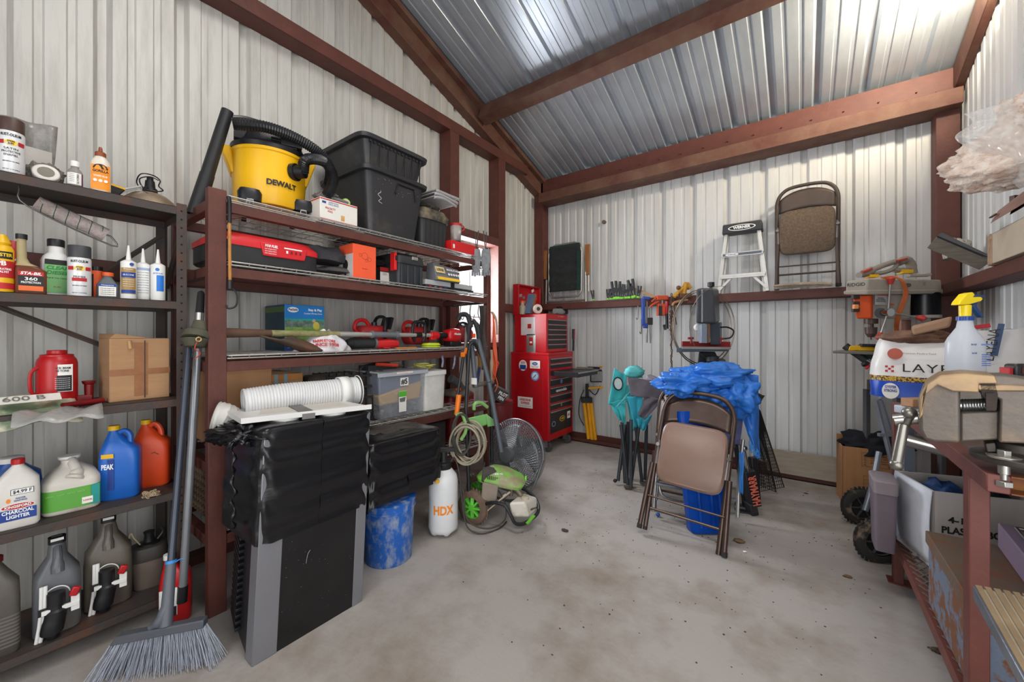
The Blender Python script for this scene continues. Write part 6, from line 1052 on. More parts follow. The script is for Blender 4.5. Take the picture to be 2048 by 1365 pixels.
g = G(); g.box(q(1324, 596), (.11, .05, .045)); g.box(q(1323, 620), (.085, .05, .12)); g.tube([q(1300, 614), q(1308, 608), q(1318, 603)], .012, 8, 3); g.tube([q(1318, 592), q(1310, 598), q(1303, 604)], .009, 8, 3); obj('housing', g, OR2, t, bev=.006); g = G(); g.box(q(1321, 622, -.028), (.035, .004, .1)); obj('label_plate', g, M('2b2b30', .5), t); g = G(); g.cyl(q(1334, 603, -.02), q(1333, 628, -.02), .016); obj('red_grip', g, RED, t); g = G(); g.cyl(q(1333, 628, -.02), q(1334, 658, -.02), .017, .015); g.tube([q(1328, 650), q(1331, 660)], .014); obj('black_grip', g, BLK, t)
p = atY(1325, 598, 4.16); g = G(); g.bb((-.006, -.006, -.82), (.006, .006, 0)); o = obj('steel_rod', g, ALU, loc=p); tag(o, 'long thin steel rod hanging behind the orange hoist', 'rod')
p = atY(1343, 590, 4.12); t = thing('hoist_chain', 'rusty chain hanging from the girt beside the orange hoist', 'chain', p, YAW); g = G()
for i in range(30): g.ring((.004*math.sin(i*1.3), 0, -.028*i), .011, .0042, rotm((R(90), 0, R(90*(i % 2)))), 10, 5, sx=.7, sy=1.35)
for i in range(12): g.ring((-.012+.02*(i % 2), -.012, -.17-.018*i), .011, .0045, rotm((R(90), R(20*i), R(90*(i % 2)))), 10, 5)
g.tube([(.02, 0, 0), (.03, 0, -.15), (.05, 0, -.3)], .005, 6, 4); obj('links', g, M('6f5142', .7, .5, .3, 40), t)
t, q = vt('hand_plane', 'yellow and brown hand grinder lying on the girt right of the hoist', 'tool', 1365, 598, 4.14)
g = G(); g.tube([q(1348, 594), q(1356, 586), q(1366, 576)], .018, 10, 4); g.tube([q(1367, 590), q(1372, 568), q(1380, 578)], .024, 10, 4); obj('yellow_body', g, M('d7a024', .5, 0, .2, 12, 0, col2='8a5a2a'), t); g = G(); g.box(q(1370, 592), (.12, .05, .05)); g.ball(q(1357, 576), .022); obj('brown_base', g, M('6d4a2f', .7), t, bev=.01); g = G(); g.tube([q(1345, 612), q(1350, 605), q(1375, 600)], .012, 8, 4); obj('wooden_grip', g, M('b98a5c', .6), t)
# aluminium step ladder top
t = thing('step_stool_ladder', 'small aluminium folding step ladder with black top standing on the girt', 'ladder', (-.45, 4.2, GZ), 0); LA = M('cfcdc8', .4, .4, .1)
HL = .60
for s in (-1, 1): g = G(); g.bar((s*.195, 0, 0), (s*.13, 0, HL-.03), .03, .045); g.bar((s*.17, .05, 0), (s*.12, .05, HL-.05), .02, .03); obj('side_rail', g, LA, t, bev=.002)
for z, hw, nm in ((.16, .17, 'step'), (.36, .155, 'step')):
    g = G(); g.box((0, -.01, z), (hw*2+.03, .08, .022)); g.box((0, -.046, z-.01), (hw*2+.02, .006, .035)); o = obj(nm, g, LA, t, bev=.002)
    if z > .3: g = G(); g.box((0, -.05, z-.008), (hw*2, .002, .022)); o2 = obj('blue_strip', g, M('5a6373', .5), o); patch(o, .11, .022, (-.08, -.0515, z-.008), INKW, e=1, name='oval_badge'); text(o, 'WERNER', .014, (-.08, -.0525, z-.008), INKB, w=.07, bold=.02)
for s in (-1, 1): g = G(); g.bar((s*.19, -.02, .03), (s*.08, -.02, .15), .02, .02); obj('strut', g, LA, t)
g = G(); g.hexa([(-.16, -.06, HL-.05), (.16, -.06, HL-.05), (.16, .07, HL-.05), (-.16, .07, HL-.05), (-.155, -.055, HL+.035), (.155, -.055, HL+.035), (.155, .07, HL+.035), (-.155, .07, HL+.035)]); o = obj('top_cap', g, M('2b2c30', .5), t, bev=.006); patch(o, .22, .055, (0, -.061, HL-.008), INKW, e=1, name='oval_rim', rot=(R(86), 0, 0)); patch(o, .2, .042, (0, -.062, HL-.008), INK, e=1, name='oval_badge', rot=(R(86), 0, 0)); text(o, 'WERNER', .034, (0, -.064, HL-.008), INKW, w=.14, bold=.04, rot=(R(86), 0, 0))
g = G(); g.box((0, .01, HL+.038), (.3, .11, .008)); obj('dusty_top', g, M('8a7f70', .8), o)
# folding chairs
BR = M('4a3a35', .4, .4, .15, 8); BRD = M('5b473c', .5, .2, .2, 8, 0, col2='81705f', thr=.62)
def folding_chair(name, label, loc, rot, seatm, mt, lx=.235, group=None):
    t = thing(name, label, 'folding chair', loc, 0, group, rot=rot); H = .89
    g = G(); P = [(-.205, 0, .0), (-.21, 0, .62), (-.205, 0, .78), (-.16, 0, .86), (-.08, 0, .89), (.08, 0, .89), (.16, 0, .86), (.205, 0, .78), (.21, 0, .62), (.205, 0, 0)]
    g.tube(P, .0145, 12, 6); obj('frame_tube', g, mt, t)
    for s in (-1, 1): g = G(); g.tube([(s*lx, -.02, .01), (s*(lx-.013), -.02, .40)], .0145, 12); obj('rear_leg', g, mt, t)
    g = G(); n = 14; vs = []
    g.surf(n, 6, lambda u, v: ((u-.5)*.39, .004+.012*math.cos((u-.5)*3), (.69+.03*math.cos((u-.5)*3.1)-.02)+(.165-.05*abs((u-.5)*2)**3)*v)); obj('backrest', g, mt, t, solid=.008, smooth=60)
    g = G(); g.loft([(-.012, .185, .185, 6), (-.004, .19, .19, 6), (.008, .182, .182, 5)], c=(0, -.028, .49), axis=rotm((R(90), 0, 0)), n=48); o = obj('seat', g, seatm, t, smooth=50); g = G(); g.loft([(.004, .194, .194, 6), (.016, .194, .194, 6)], c=(0, -.02, .49), axis=rotm((R(-90), 0, 0)), n=48); obj('seat_pan', g, mt, t, smooth=40)
    g = G(); g.tube([(-.2, 0, .13), (.2, 0, .13)], .008, 8); g.tube([(-.222, -.02, .2), (.222, -.02, .2)], .006, 8); obj('crossbar', g, mt, t)
    for s in (-1, 1): g = G(); g.cyl((s*.205, -.03, .52), (s*.215, .01, .52), .012, n=10); g.bar((s*.2, -.01, .4), (s*.205, -.01, .55), .012, .006); obj('hinge', g, STEEL, t)
    for s in (-1, 1): g = G(); g.cyl((s*lx, -.02, 0), (s*lx, -.02, .025), .0165, n=12); g.cyl((s*.205, 0, -.0), (s*.205, 0, .02), .0145, n=12); obj('foot_cap', g, M('2b2725', .8), t)
    return t
folding_chair('folding_chair', 'brown metal folding chair hung folded on the back wall above the girt', (.025, 4.17, GZ+.0), (R(-2), 0, R(0)), M('6b5a4a', .95, 0, .3, 60, .5, bscale=200), M('4c3f38', .5, .3, .2), lx=.212)
g = G(); random.seed(11)
for i in range(7): g.tube([(-.2+.01*random.random(), random.uniform(-.03, .03), .008+.006*i), (-.06, random.uniform(-.03, .03), .016+.005*i), (.08, random.uniform(-.03, .03), .014+.005*i), (.2-.02*random.random(), random.uniform(-.03, .03), .008+.003*i)], .007, 7, 5)
p = atY(1604, HY, 4.13); p.z = GZ; o = obj('rope_coil', g, M('ab9d8a', .9, 0, .2, 30), loc=p); tag(o, 'flattened coil of pale rope on the girt under the hung folding chair', 'rope')
# board along the bottom of the wall
g = G(); g.bb((-.26, -.012, 0), (.62, .012, .2)); o = obj('wall_board', g, M('9b8f80', .8, 0, .15, 4, .1, stretch=(1, 1, 8)), loc=(.0, 4.205, .05)); tag(o, 'weathered grey board standing along the foot of the back wall', 'board')
# band saw
t, q = vt('band_saw', 'grey benchtop band saw with red fence rail and tilting table behind the blue tarp', 'band saw', 1410, 740, 3.82); GY = M('44484e', .4, 0, .12)
g = G(); g.hexa([q(1392, 648, -.12), q(1432, 648, -.12), q(1440, 645, .12), q(1400, 645, .12), q(1392, 578, -.12), q(1425, 576, -.12), q(1438, 578, .12), q(1400, 576, .12)]); obj('upper_wheel_cover', g, GY, t, bev=.02, seg=3); g = G(); g.box(q(1404, 612, -.125), (.012, .004, .28)); obj('cover_stripe', g, M('9fa3a6', .4), t)
g = G(); g.cyl(q(1422, 574), q(1422, 565), .028, n=16); g.cyl(q(1422, 578), q(1422, 572), .014); obj('tension_knob', g, BLK, t, bev=.003)
g = G(); g.box(q(1406, 668, -.1), (.05, .05, .16)); obj('blade_guard', g, M('8590a0', .4, .2), t, bev=.003); g = G(); g.box(q(1416, 665, -.08), (.02, .03, .18)); obj('wooden_slat', g, M('7a5a42', .7), t); g = G(); g.hexa([q(1421, 690, .0), q(1440, 690, .0), q(1444, 690, .15), q(1425, 690, .15), q(1418, 645, -.05), q(1440, 645, -.05), q(1444, 645, .15), q(1420, 645, .15)]); obj('frame_column', g, M('464d58', .45), t, bev=.006)
g = G(); g.hexa([q(1353, 705, -.2), q(1455, 703, -.2), q(1455, 703, .2), q(1353, 705, .2), q(1353, 696, -.2), q(1458, 695, -.2), q(1458, 695, .2), q(1353, 696, .2)]); obj('table', g, M('5f6973', .45, .3), t, bev=.004); g = G(); g.bar(q(1364, 696, -.22), q(1461, 697, -.22), .012, .02); obj('front_rail', g, ALU, t)
g = G(); g.bar(q(1364, 689, .1), q(1460, 690, .1), .02, .055); g.cyl(q(1382, 688, 0), q(1382, 678, 0), .007); g.bar(q(1376, 677, 0), q(1387, 677, 0), .02, .02); g.cyl(q(1441, 688, 0), q(1441, 678, 0), .007); g.bar(q(1435, 678, 0), q(1447, 678, 0), .02, .02); obj('red_fence', g, M('8f2024', .45), t, bev=.003)
g = G(); g.hexa([q(1394, 735, -.1), q(1446, 735, -.1), q(1446, 735, .15), q(1394, 735, .15), q(1398, 704, -.1), q(1430, 704, -.1), q(1430, 704, .15), q(1398, 704, .15)]); g.cyl(q(1425, 725, -.14), q(1425, 712, -.14), .05, n=20); g.bb(tuple(q(1396, 735)+Vector((0, -.1, -.25))), tuple(q(1446, 735)+Vector((0, .15, 0)))); obj('lower_housing', g, M('2b2d31', .5, 0, .2), t, bev=.01); g = G(); g.box(q(1437, 728, -.12), (.1, .08, .09)); obj('motor', g, M('5a5148', .6, 0, .25), t, bev=.02)
g = G(); g.tube([q(1441, 655, 0), q(1455, 655, 0), q(1467, 662, 0), q(1462, 675, 0), q(1447, 678, 0)], .007, 8, 5); obj('power_cord', g, BLK, t); g = G(); c = q(1396, 655, -.03); g.lathe([(.03, -.02), (.03, .02)], c=c, axis=AY); obj('guide_bulb', g, WHT, t)
loc = Vector(t.location); zb = loc.z-.25+.0; g = G()
for x, y in ((-.16, -.12), (.16, -.12), (-.16, .14), (.16, .14)): g.bar((x*1.25, y*1.2, 0), (x*.8, y*.9, zb-.02), .03, .03)
g.box((0, 0, zb-.012), (.36, .32, .02)); g.box((0, 0, .3), (.34, .3, .02)); o = obj('tool_stand', g, M('3a3d42', .5), loc=(loc.x+.03, loc.y+.02, 0)); o.rotation_euler = (0, 0, YAW); tag(o, 'dark steel stand under the band saw, mostly hidden by the chairs and tarp', 'stand')
p = atY(1420, 655, 3.9); t = thing('spare_blade_loop', 'large loose loop of band saw blade hooked around the band saw', 'saw blade', p, YAW); g = G(); 
g.ring((0, .12, 0), .305, .0055, rotm((R(90), 0, 0)), 64, 6, sx=.95, sy=1.17); g.ring((.006, .15, .0), .295, .005, rotm((R(90), 0, R(4))), 64, 6, sx=.95, sy=1.15); g.ring((-.012, -.2, .02), .27, .0026, rotm((R(90), 0, R(-4))), 50, 6, a0=math.pi*.45, a1=math.pi*1.35, sx=.95, sy=1.2); obj('blade_loop', g, M('8a7d70', .35, .8, .2, 20), t)
# ================================================================== the stack in the middle of the floor
PAD = M('8a6f63', .38, 0, .08, 5, .05, col2='7a5a44', thr=.7, soft=.15)
CH0 = folding_chair('folding_chair', 'brown folding chair with padded seat leaning upright at the front of the pile', (-.60, 2.52, .012), (R(-22), R(4), R(2)), PAD, M('57463f', .33, .6, .15, 10)); CH0.scale = (1.02, 1, 1.04)
folding_chair('folding_chair', 'second brown folding chair directly behind the front one in the pile', (-.66, 2.91, .012), (R(-13), 0, R(2)), BRD, M('4c3b35', .4, .5, .15, 10))
# aluminium lawn chair
t, q, k = view('aluminium_lawn_chair', 'folded aluminium lawn chair with wooden arms at the left of the pile', 'lawn chair', 1310, 1035, 2.72)
t.location.z = .012; bz = Vector((0, 0, atD(1310, 1035, 2.72).z-.012)); Q2 = lambda x, y, d=0: q(x, y, d)+bz
g = G(); tp(g, [Q2(1307, 1022, 0), Q2(1316, 900, .05), Q2(1326, 802, .12)], .0125, 4); tp(g, [Q2(1312, 1000, .05), Q2(1322, 880, .1), Q2(1333, 795, .18)], .0125, 4); tp(g, [Q2(1312, 967, .0), Q2(1400, 985, -.02), Q2(1470, 1000, -.04)], .0125, 3); tp(g, [Q2(1318, 972, .12), Q2(1330, 995, .1), Q2(1390, 1008, .1), Q2(1450, 1012, .1)], .011, 4); tp(g, [Q2(1475, 1035, -.06), Q2(1478, 960, 0), Q2(1486, 880, .05)], .0125, 3); obj('frame', g, ALU, t)
g = G(); g.bar(Q2(1320, 860, .1), Q2(1328, 800, .15), .02, .04); obj('armrest', g, M('8a5630', .5), t); g = G(); g.hexa([Q2(1330, 870, .2), Q2(1480, 890, .15), Q2(1480, 890, .19), Q2(1330, 870, .24), Q2(1335, 800, .25), Q2(1490, 810, .2), Q2(1490, 810, .24), Q2(1335, 800, .29)]); obj('webbing', g, M('7d7ea8', .8, 0, .2, 20), t)
# second leg cap blue
p = atZ(1316, 1034, 0); g = G(); g.ball((0, 0, .014), .014); o = obj('blue_bead', g, M('1d4fa0', .4), loc=p); tag(o, 'small blue plastic ball on the floor by the chair legs', 'ball')
# blue tub on end
t, q, k = view('blue_plastic_bin', 'glossy translucent blue plastic bin standing on end behind the front folding chair', 'bin', 1424, 1075, 2.46); t.location.z = .0; BL2 = M('1450b8', .18, 0, .12, 5, .05, trans=.25)
bz = Vector((0, 0, atD(1424, 1075, 2.46).z)); Q3 = lambda x, y, d=0: q(x, y, d)+bz
g = G(); g.loft([(0, .105, .045, 5), (.02, .118, .055, 5), (.72, .135, .06, 5), (.76, .13, .055, 5)], c=(0, .06, 0), n=40, axis=rotm((R(-13), 0, 0))); obj('bin_shell', g, BL2, t, smooth=50); g = G(); 
for x in (-.06, .02, .07): g = G(); g.cyl((x, .01, .05), (x, .14, .66), .012, .012, n=10); obj('rib', g, BL2, t)
# camp chairs
def camp(name, label, base, m1, m2, m3, pxs, t0):
    t, q, k = view(name, label, 'camp chair', base[0], base[1], t0); t.location.z = 0; bz = Vector((0, 0, atD(base[0], base[1], t0).z)); Qc = lambda x, y, d=0: q(x, y, d)+bz; return t, Qc
POL = M('34383d', .45, .3, .15); TEAL = M('3fb3b8', .75, 0, .12, 7, .1); TEALD = M('2a8fae', .7, 0, .12)
t, Qc = camp('camp_chair', 'folded teal camp chair with round cup holder, left of the pair', (1240, 966), 0, 0, 0, 0, 3.38)
g = G()
for a, b in (((1236, 962, -.05), (1250, 850, 0)), ((1250, 968, -.02), (1244, 845, .05)), ((1254, 966, .08), (1256, 845, -.02)), ((1240, 940, .12), (1253, 850, .1))): g.cyl(Qc(*a), Qc(*b), .014, .014, n=10)
obj('poles', g, POL, t); g = G(); g.ball(Qc(1230, 962, -.06), .016); g.ball(Qc(1253, 968, -.02), .018); obj('feet', g, BLK, t)
def fold(Qf, pts, depth, seed, nu=20, nv=20):      # cloth hanging between four picked corners, waving in depth
    A, B, C_, D_ = [Qf(*p) for p in pts]
    def f(u, v):
        p = A.lerp(B, u).lerp(D_.lerp(C_, u), v); w = noise.noise(Vector((u*3+seed, v*2.5, seed)))*depth+.4*depth*math.sin(u*9+seed+v*4)
        return tuple(p+Vector((w*.35, w, w*.2)))
    return f
g = G(); g.surf(16, 20, fold(Qc, [(1229, 737, 0), (1253, 752, .05), (1250, 815, .08), (1217, 808, 0)], .02, 1)); g.surf(16, 20, fold(Qc, [(1217, 805, 0), (1252, 800, -.04), (1250, 850, .0), (1240, 840, .02)], .03, 2)); obj('fabric', g, TEAL, t, solid=.008, smooth=180)
g = G(); c = Qc(1236, 768, -.03); g.ring(c, .042, .006, rotm((R(80), 0, R(15))), 28, 8, sy=1.25); obj('cup_ring', g, BLK, t); g = G(); g.loft([(-.002, .04, .05), (.002, .04, .05)], c=c, axis=rotm((R(80), 0, R(15))), n=24); obj('cup_mesh', g, M('b7c4c6', .6), t)
g = G(); g.surf(10, 8, fold(Qc, [(1253, 790, -.06), (1275, 770, -.02), (1262, 800, -.02), (1232, 815, -.05)], .02, 7)); g.ball(Qc(1268, 745, .12), (.085, .06, .05), 3, .4, 3); g.surf(14, 14, fold(Qc, [(1250, 770, .1), (1285, 775, .1), (1282, 850, .1), (1262, 865, .1)], .03, 4)); obj('teal_folds', g, M('5bb9bb', .8, 0, .15, 7, .1), t, solid=.006, smooth=180)
t, Qc = camp('camp_chair', 'folded camp chair with grey fabric pocket over turquoise cloth, right of the pair', (1280, 975), 0, 0, 0, 0, 3.25)
g = G()
for a, b in (((1262, 975, -.05), (1262, 840, 0)), ((1256, 972, 0), (1242, 850, .04)), ((1284, 965, .05), (1270, 840, .02)), ((1263, 960, 0), (1278, 850, -.02)), ((1290, 960, .1), (1293, 850, .08))): g.cyl(Qc(*a), Qc(*b), .014, n=10)
g.cyl(Qc(1253, 974, 0), Qc(1300, 985, .0), .009); obj('poles', g, POL, t); g = G(); g.box(Qc(1256, 974, -.02), (.06, .04, .02)); g.box(Qc(1288, 966, .05), (.06, .04, .02)); obj('feet', g, M('4b463f', .8), t)
g = G(); g.surf(20, 16, fold(Qc, [(1255, 755, -.04), (1332, 765, .0), (1326, 800, .02), (1262, 792, -.05)], .012, 11)); g.surf(12, 12, fold(Qc, [(1290, 792, -.02), (1328, 798, 0), (1290, 838, 0), (1276, 830, -.04)], .03, 12)); obj('grey_fabric', g, M('6b646b', .8, 0, .15, 9, .1), t, solid=.007, smooth=180)
g = G(); g.surf(16, 16, fold(Qc, [(1254, 795, -.06), (1285, 790, -.02), (1285, 858, 0), (1270, 855, -.04)], .025, 14)); g.surf(10, 10, fold(Qc, [(1272, 838, -.03), (1304, 830, 0), (1290, 862, 0), (1280, 860, -.03)], .02, 15)); obj('turquoise_fabric', g, M('2f9fb5', .75, 0, .12, 7, .1), t, solid=.006, smooth=180)
g = G(); g.surf(12, 10, fold(Qc, [(1295, 750, .06), (1335, 762, .06), (1330, 770, 0), (1292, 758, -.02)], .03, 18)); obj('lilac_fold', g, M('8f8a9c', .8, 0, .12, 8, .1), t, solid=.01, smooth=180)
# blue tarp
c0 = atY(1420, 760, 3.05); t = thing('blue_tarp', 'crumpled bright blue tarpaulin heaped over the folded chairs', 'tarp', c0, YAW); TP = M('2f78d6', .38, 0, .18, 7, .35, bscale=16)
d0 = 3.05*math.cos(YAW)-c0.x*math.sin(YAW); q = lambda px, py, dy=0: Vector(((px-HX)*(d0+dy)/FL-(1420-HX)*d0/FL, dy, (HY-py)*(d0+dy)/FL-(HY-760)*d0/FL))
def crump(g, c, r, seed, amp=.35, fr=2.6, n=72, m=44):
    for_ = []
    def f(u, v):
        a = 2*math.pi*u; ph = math.pi*(v-.5); d = Vector((math.cos(ph)*math.cos(a), math.cos(ph)*math.sin(a), math.sin(ph)))
        k = 1+amp*noise.noise(d*fr+Vector((seed, 0, 0)))+amp*.5*(abs(noise.noise(d*fr*2.3+Vector((0, seed, 0)))))-amp*.28*abs(noise.noise(d*fr*4.5+Vector((0, 0, seed))))
        return (c[0]+d.x*r[0]*k, c[1]+d.y*r[1]*k, c[2]+d.z*r[2]*k)
    g.surf(n, m, f)
g = G(); crump(g, q(1420, 752, .04), (.27, .17, .085), 3, .42, 1.9); crump(g, q(1372, 768, -.03), (.18, .12, .085), 8, .5, 2.2); crump(g, q(1472, 790, -.03), (.13, .11, .14), 5, .45, 2.0); crump(g, q(1425, 795, -.04), (.17, .08, .075), 12, .5, 2.4)
obj('heap', g, TP, t, smooth=180)
g = G(); g.surf(30, 40, fold(q, [(1458, 755, -.10), (1516, 750, -.02), (1520, 915, .0), (1496, 870, -.06)], .035, 21, 30, 40)); obj('hanging_side', g, TP, t, solid=.004, smooth=180)
g = G(); random.seed(14)
for i in range(26): u = i/25; a = q(1500+17*u, 880+22*u, -.04); g.tube([a, a+Vector((random.uniform(-.01, .01), 0, -.03)), a+Vector((random.uniform(-.02, .02), 0, random.uniform(-.07, -.05)))], .0018, 4, 3)
g.surf(6, 20, fold(q, [(1478, 905, -.1), (1488, 905, -.1), (1486, 990, -.1), (1478, 985, -.1)], .02, 25)); obj('frayed_fringe', g, M('3f8ede', .5), t, solid=.002, smooth=180)
g = G(); g.surf(8, 4, fold(q, [(1510, 785, .06), (1530, 792, .1), (1515, 812, .08), (1508, 800, .04)], .01, 30)); obj('dark_corner', g, M('3b3836', .8), t, solid=.004)
# black exercise machine tube
t, q, k = view('black_steel_frame', 'black steel base with lettered tube standing right of the folding chairs', 'frame', 1502, 1030, 2.78); t.location.z = 0; bz = Vector((0, 0, atD(1502, 1030, 2.78).z)); Qr = lambda x, y, d=0: q(x, y, d)+bz
g = G(); g.bar(Qr(1508, 1012), Qr(1494, 940), .075, .07); g.bar(Qr(1494, 1014, .1), Qr(1484, 930, .1), .05, .05); g.bar(Qr(1512, 1000, .12), Qr(1505, 915, .12), .05, .05); obj('tube', g, M('202126', .45), t, bev=.008)
g = G(); g.cyl(Qr(1496, 942, 0), Qr(1487, 900, 0), .013, n=12); g.cyl(Qr(1486, 938, .05), Qr(1480, 890, .05), .012, n=12); g.ball(Qr(1488, 897, 0), .022); obj('chrome_post', g, CHR, t)
g = G(); g.bar(Qr(1470, 1022, .05), Qr(1515, 1032, .0), .06, .03); g.bar(Qr(1470, 1010, .15), Qr(1514, 1022, .1), .05, .03); g.bar(Qr(1505, 1028, 0), Qr(1500, 1005, .0), .08, .05); obj('base', g, M('26262a', .5, 0, .2), t, bev=.006)
a = math.atan2((Qr(1508, 1012)-Qr(1494, 940)).z, (Qr(1508, 1012)-Qr(1494, 940)).x); c = (Qr(1502.5, 978))+Vector((0, -.042, 0)); text(t, 'HAYMARR', .075, tuple(c), M('e4705a', .5), rot=(R(90), -a+math.pi, 0), w=.21, bold=.03)
# wire crate
t, q, k = view('wire_crate', 'black wire mesh dog crate panels leaning right of the blue tarp', 'wire crate', 1540, 975, 3.0); t.location.z = .0; bz = Vector((0, 0, atD(1540, 975, 3.0).z)); Qw = lambda x, y, d=0: q(x, y, d)+bz; g = G()
for dd, (A, B, C_, D_) in enumerate((((1517, 818), (1520, 822), (1568, 975), (1512, 985)), ((1512, 830), (1518, 828), (1552, 985), (1506, 965)))):
    A, B, C_, D_ = [Qw(x, y, .06*dd) for x, y in (A, B, C_, D_)]
    for i in range(15): u = i/14; g.tube([A.lerp(B, u)+Vector((0, 0, 0)), D_.lerp(C_, u)], .0022, 4)
    for i in range(24): v = i/23; g.tube([A.lerp(D_, v), B.lerp(C_, v)], .0022, 4)
    g.tube([A, B, C_, D_], .0045, 6, closed=True)
obj('mesh_panels', g, M('2a2826', .5, .5), t)
# floor litter
LIT = M('4a3d2e', .9)
for i, (px, py, s, lb) in enumerate(((1478, 1085, .03, 'small brown clump of dirt on the floor by the blue bin'), (1612, 988, .012, 'dark crumb of debris on the floor near the back board'), (1695, 1155, .018, 'brown leaf fragment on the floor before the bench leg'), (1130, 1063, .022, 'low brown mud patch on the floor right of the pressure washer'), (1875, 1305, .022, 'curled dry leaf on the floor beside the bench shelf'), (1490, 1105, .011, 'tiny white paper scrap on the floor right of the front chair'))):
    p = atZ(px, py, 0); g = G(); g.ball((0, 0, s*.22), (s, s*.7, s*.3), i, .7, 4, n=16, m=10, flat=0); o = obj(('dirt_clump', 'debris_crumb', 'leaf_fragment', 'mud_patch', 'dry_leaf', 'paper_scrap')[i], g, INKW if i == 5 else M('7a5f3c', .9) if i in (0, 2) else LIT, loc=p, smooth=180); tag(o, lb, 'debris')
g = G(); random.seed(77)
for i in range(420):
    x = random.uniform(-1.6, .3); y = random.gauss(2.7, .7)
    if y < .9 or y > 4.1: continue
    s = random.uniform(.0015, .006); g.ball((x, y, s*.2), (s, s*random.uniform(.4, 1), s*.3), n=5, m=3)
o = obj('floor_grit', g, M('3f372f', .9), smooth=0); tag(o, 'scattered fine dark grit on the concrete floor', 'dirt', kind='stuff')
# ================================================================== drill press on the right of the back wall
t, q = vt('drill_press', 'dusty grey and orange drill press with red-knobbed feed handles in the right corner', 'drill press', 1790, 700, 3.82)
DG = M('a39c91', .5, 0, .12, 7, .03); DOR = M('d8541f', .45, 0, .1)
g = G(); g.hexa([q(1690, 590, -.1), q(1735, 588, -.16), q(1885, 588, .0), q(1850, 588, .2), q(1693, 563, -.09), q(1737, 557, -.15), q(1882, 560, .0), q(1850, 560, .19)]); g.hexa([q(1687, 590, -.11), q(1735, 590, -.17), q(1888, 588, .0), q(1850, 588, .21), q(1686, 582, -.11), q(1735, 580, -.17), q(1889, 579, .0), q(1850, 579, .21)]); obj('belt_housing', g, DG, t, bev=.008)
text(t, 'RIDGID', .03, tuple(q(1712, 570, -.148)), INK, rot=(R(90), 0, R(-38)), w=.09, bold=.02); text(t, '371', .03, tuple(q(1850, 569, -.045)), M('807a70', .7), rot=(R(90), 0, R(32)), w=.08)
g = G(); g.hexa([q(1712, 638, -.1), q(1742, 638, -.13), q(1762, 638, .02), q(1735, 638, .03), q(1704, 590, -.1), q(1742, 590, -.13), q(1762, 590, .02), q(1730, 590, .03)]); o = obj('switch_housing', g, DOR, t, bev=.01); g = G(); 
for y_ in (594, 608, 620): g.box(q(1711, y_, -.115), (.045, .02, .03))
obj('switch', g, M('3a2f2c', .6), o, bev=.003); g = G(); g.box(q(1711, 614, -.13), (.03, .02, .03)); obj('switch_paddle', g, M('e08a52', .5), o, bev=.003)
g = G(); g.hexa([q(1742, 638, -.10), q(1818, 638, -.06), q(1822, 638, .1), q(1745, 638, .1), q(1742, 589, -.10), q(1822, 589, -.06), q(1822, 589, .1), q(1745, 589, .1)]); obj('head_casting', g, DG, t, bev=.006)
pr = (R(90), 0, R(14)); patch(t, .11, .07, tuple(q(1762, 600, -.1)), M('b9b9b8', .6), rot=pr); patch(t, .10, .006, tuple(q(1766, 590.5, -.104)), DOR, rot=pr, name='orange_line'); patch(t, .06, .008, tuple(q(1782, 609, -.095)), DOR, rot=pr, name='orange_line'); text(t, 'WARNING\nREAD MANUAL\nWEAR GOGGLES', .011, tuple(q(1762, 600, -.104)), M('5b5f66', .6), rot=pr, w=.09)
g = G(); g.loft([(-.085, .085, .085), (.085, .085, .085)], c=q(1848, 610, .06), n=36, axis=Matrix()); obj('motor', g, M('1d1d22', .3, .2, .2), t, bev=.01); g = G(); g.loft([(-.01, .09, .09), (.01, .09, .09)], c=q(1848, 634, .06), n=36); obj('motor_base', g, M('b0aba2', .5), t)
g = G(); g.cyl(q(1742, 638, -.03), q(1742, 648, -.03), .038, n=20); g.cyl(q(1742, 648, -.03), q(1742, 655, -.03), .015); g.cyl(q(1742, 655, -.03), q(1742, 668, -.03), .034, .032, n=20); g.cyl(q(1742, 668, -.03), q(1742, 675, -.03), .03, .018, n=16); g.cyl(q(1742, 675, -.03), q(1742, 680, -.03), .005); obj('chuck', g, M('55443e', .5, .5, .2), t)
g = G(); h0 = q(1776, 625, -.14); g.cyl(q(1760, 626, -.08), q(1762, 626, -.12), .032, n=20); obj('feed_collar', g, BLKM, t); g = G(); g.cyl(q(1762, 626, -.1), q(1782, 625, -.17), .024, .026, n=20); obj('feed_hub', g, CHR, t)
for (x1, y1, d1) in ((1781, 563, -.16), (1760, 672, -.16), (1840, 636, -.2)):
    g = G(); e = q(x1, y1, d1); g.cyl(h0, e, .006, n=10); o = obj('feed_handle', g, ALU, t); dd = (e-h0).normalized(); g = G(); g.cyl(e-dd*.02, e+dd*.015, .012, .022, n=16); g.ball(e+dd*.015, (.02, .02, .014), n=16, m=8); obj('knob', g, M('b9352a', .4), o)
g = G(); g.cyl(q(1808, 640, .08), q(1808, 700, .08), .036, n=24); obj('column', g, M('8a5f52', .5, .3), t)
lz = t.location.z; g = G(); g.hexa([q(1665, 707, -.1), q(1790, 712, -.18), q(1800, 707, .1), q(1690, 703, .15), q(1665, 702, -.1), q(1790, 705, -.18), q(1800, 702, .1), q(1690, 700, .15)]); obj('table', g, M('8a8680', .5, .5, .2), t, bev=.003)
c = q(1808, 700, .08); g = G(); g.cyl(c, Vector((c.x, c.y, -lz+.93)), .036, n=24); g.bb((c.x-.16, c.y-.15, -lz+.86), (c.x+.14, c.y+.12, -lz+.93)); g.bb((c.x-.2, c.y-.15, -lz+.0), (c.x+.16, c.y+.12, -lz+.02))
for sx in (-.18, .13):
    for sy in (-.13, .1): g.bb((c.x+sx-.015, c.y+sy-.015, -lz+.02), (c.x+sx+.015, c.y+sy+.015, -lz+.86))
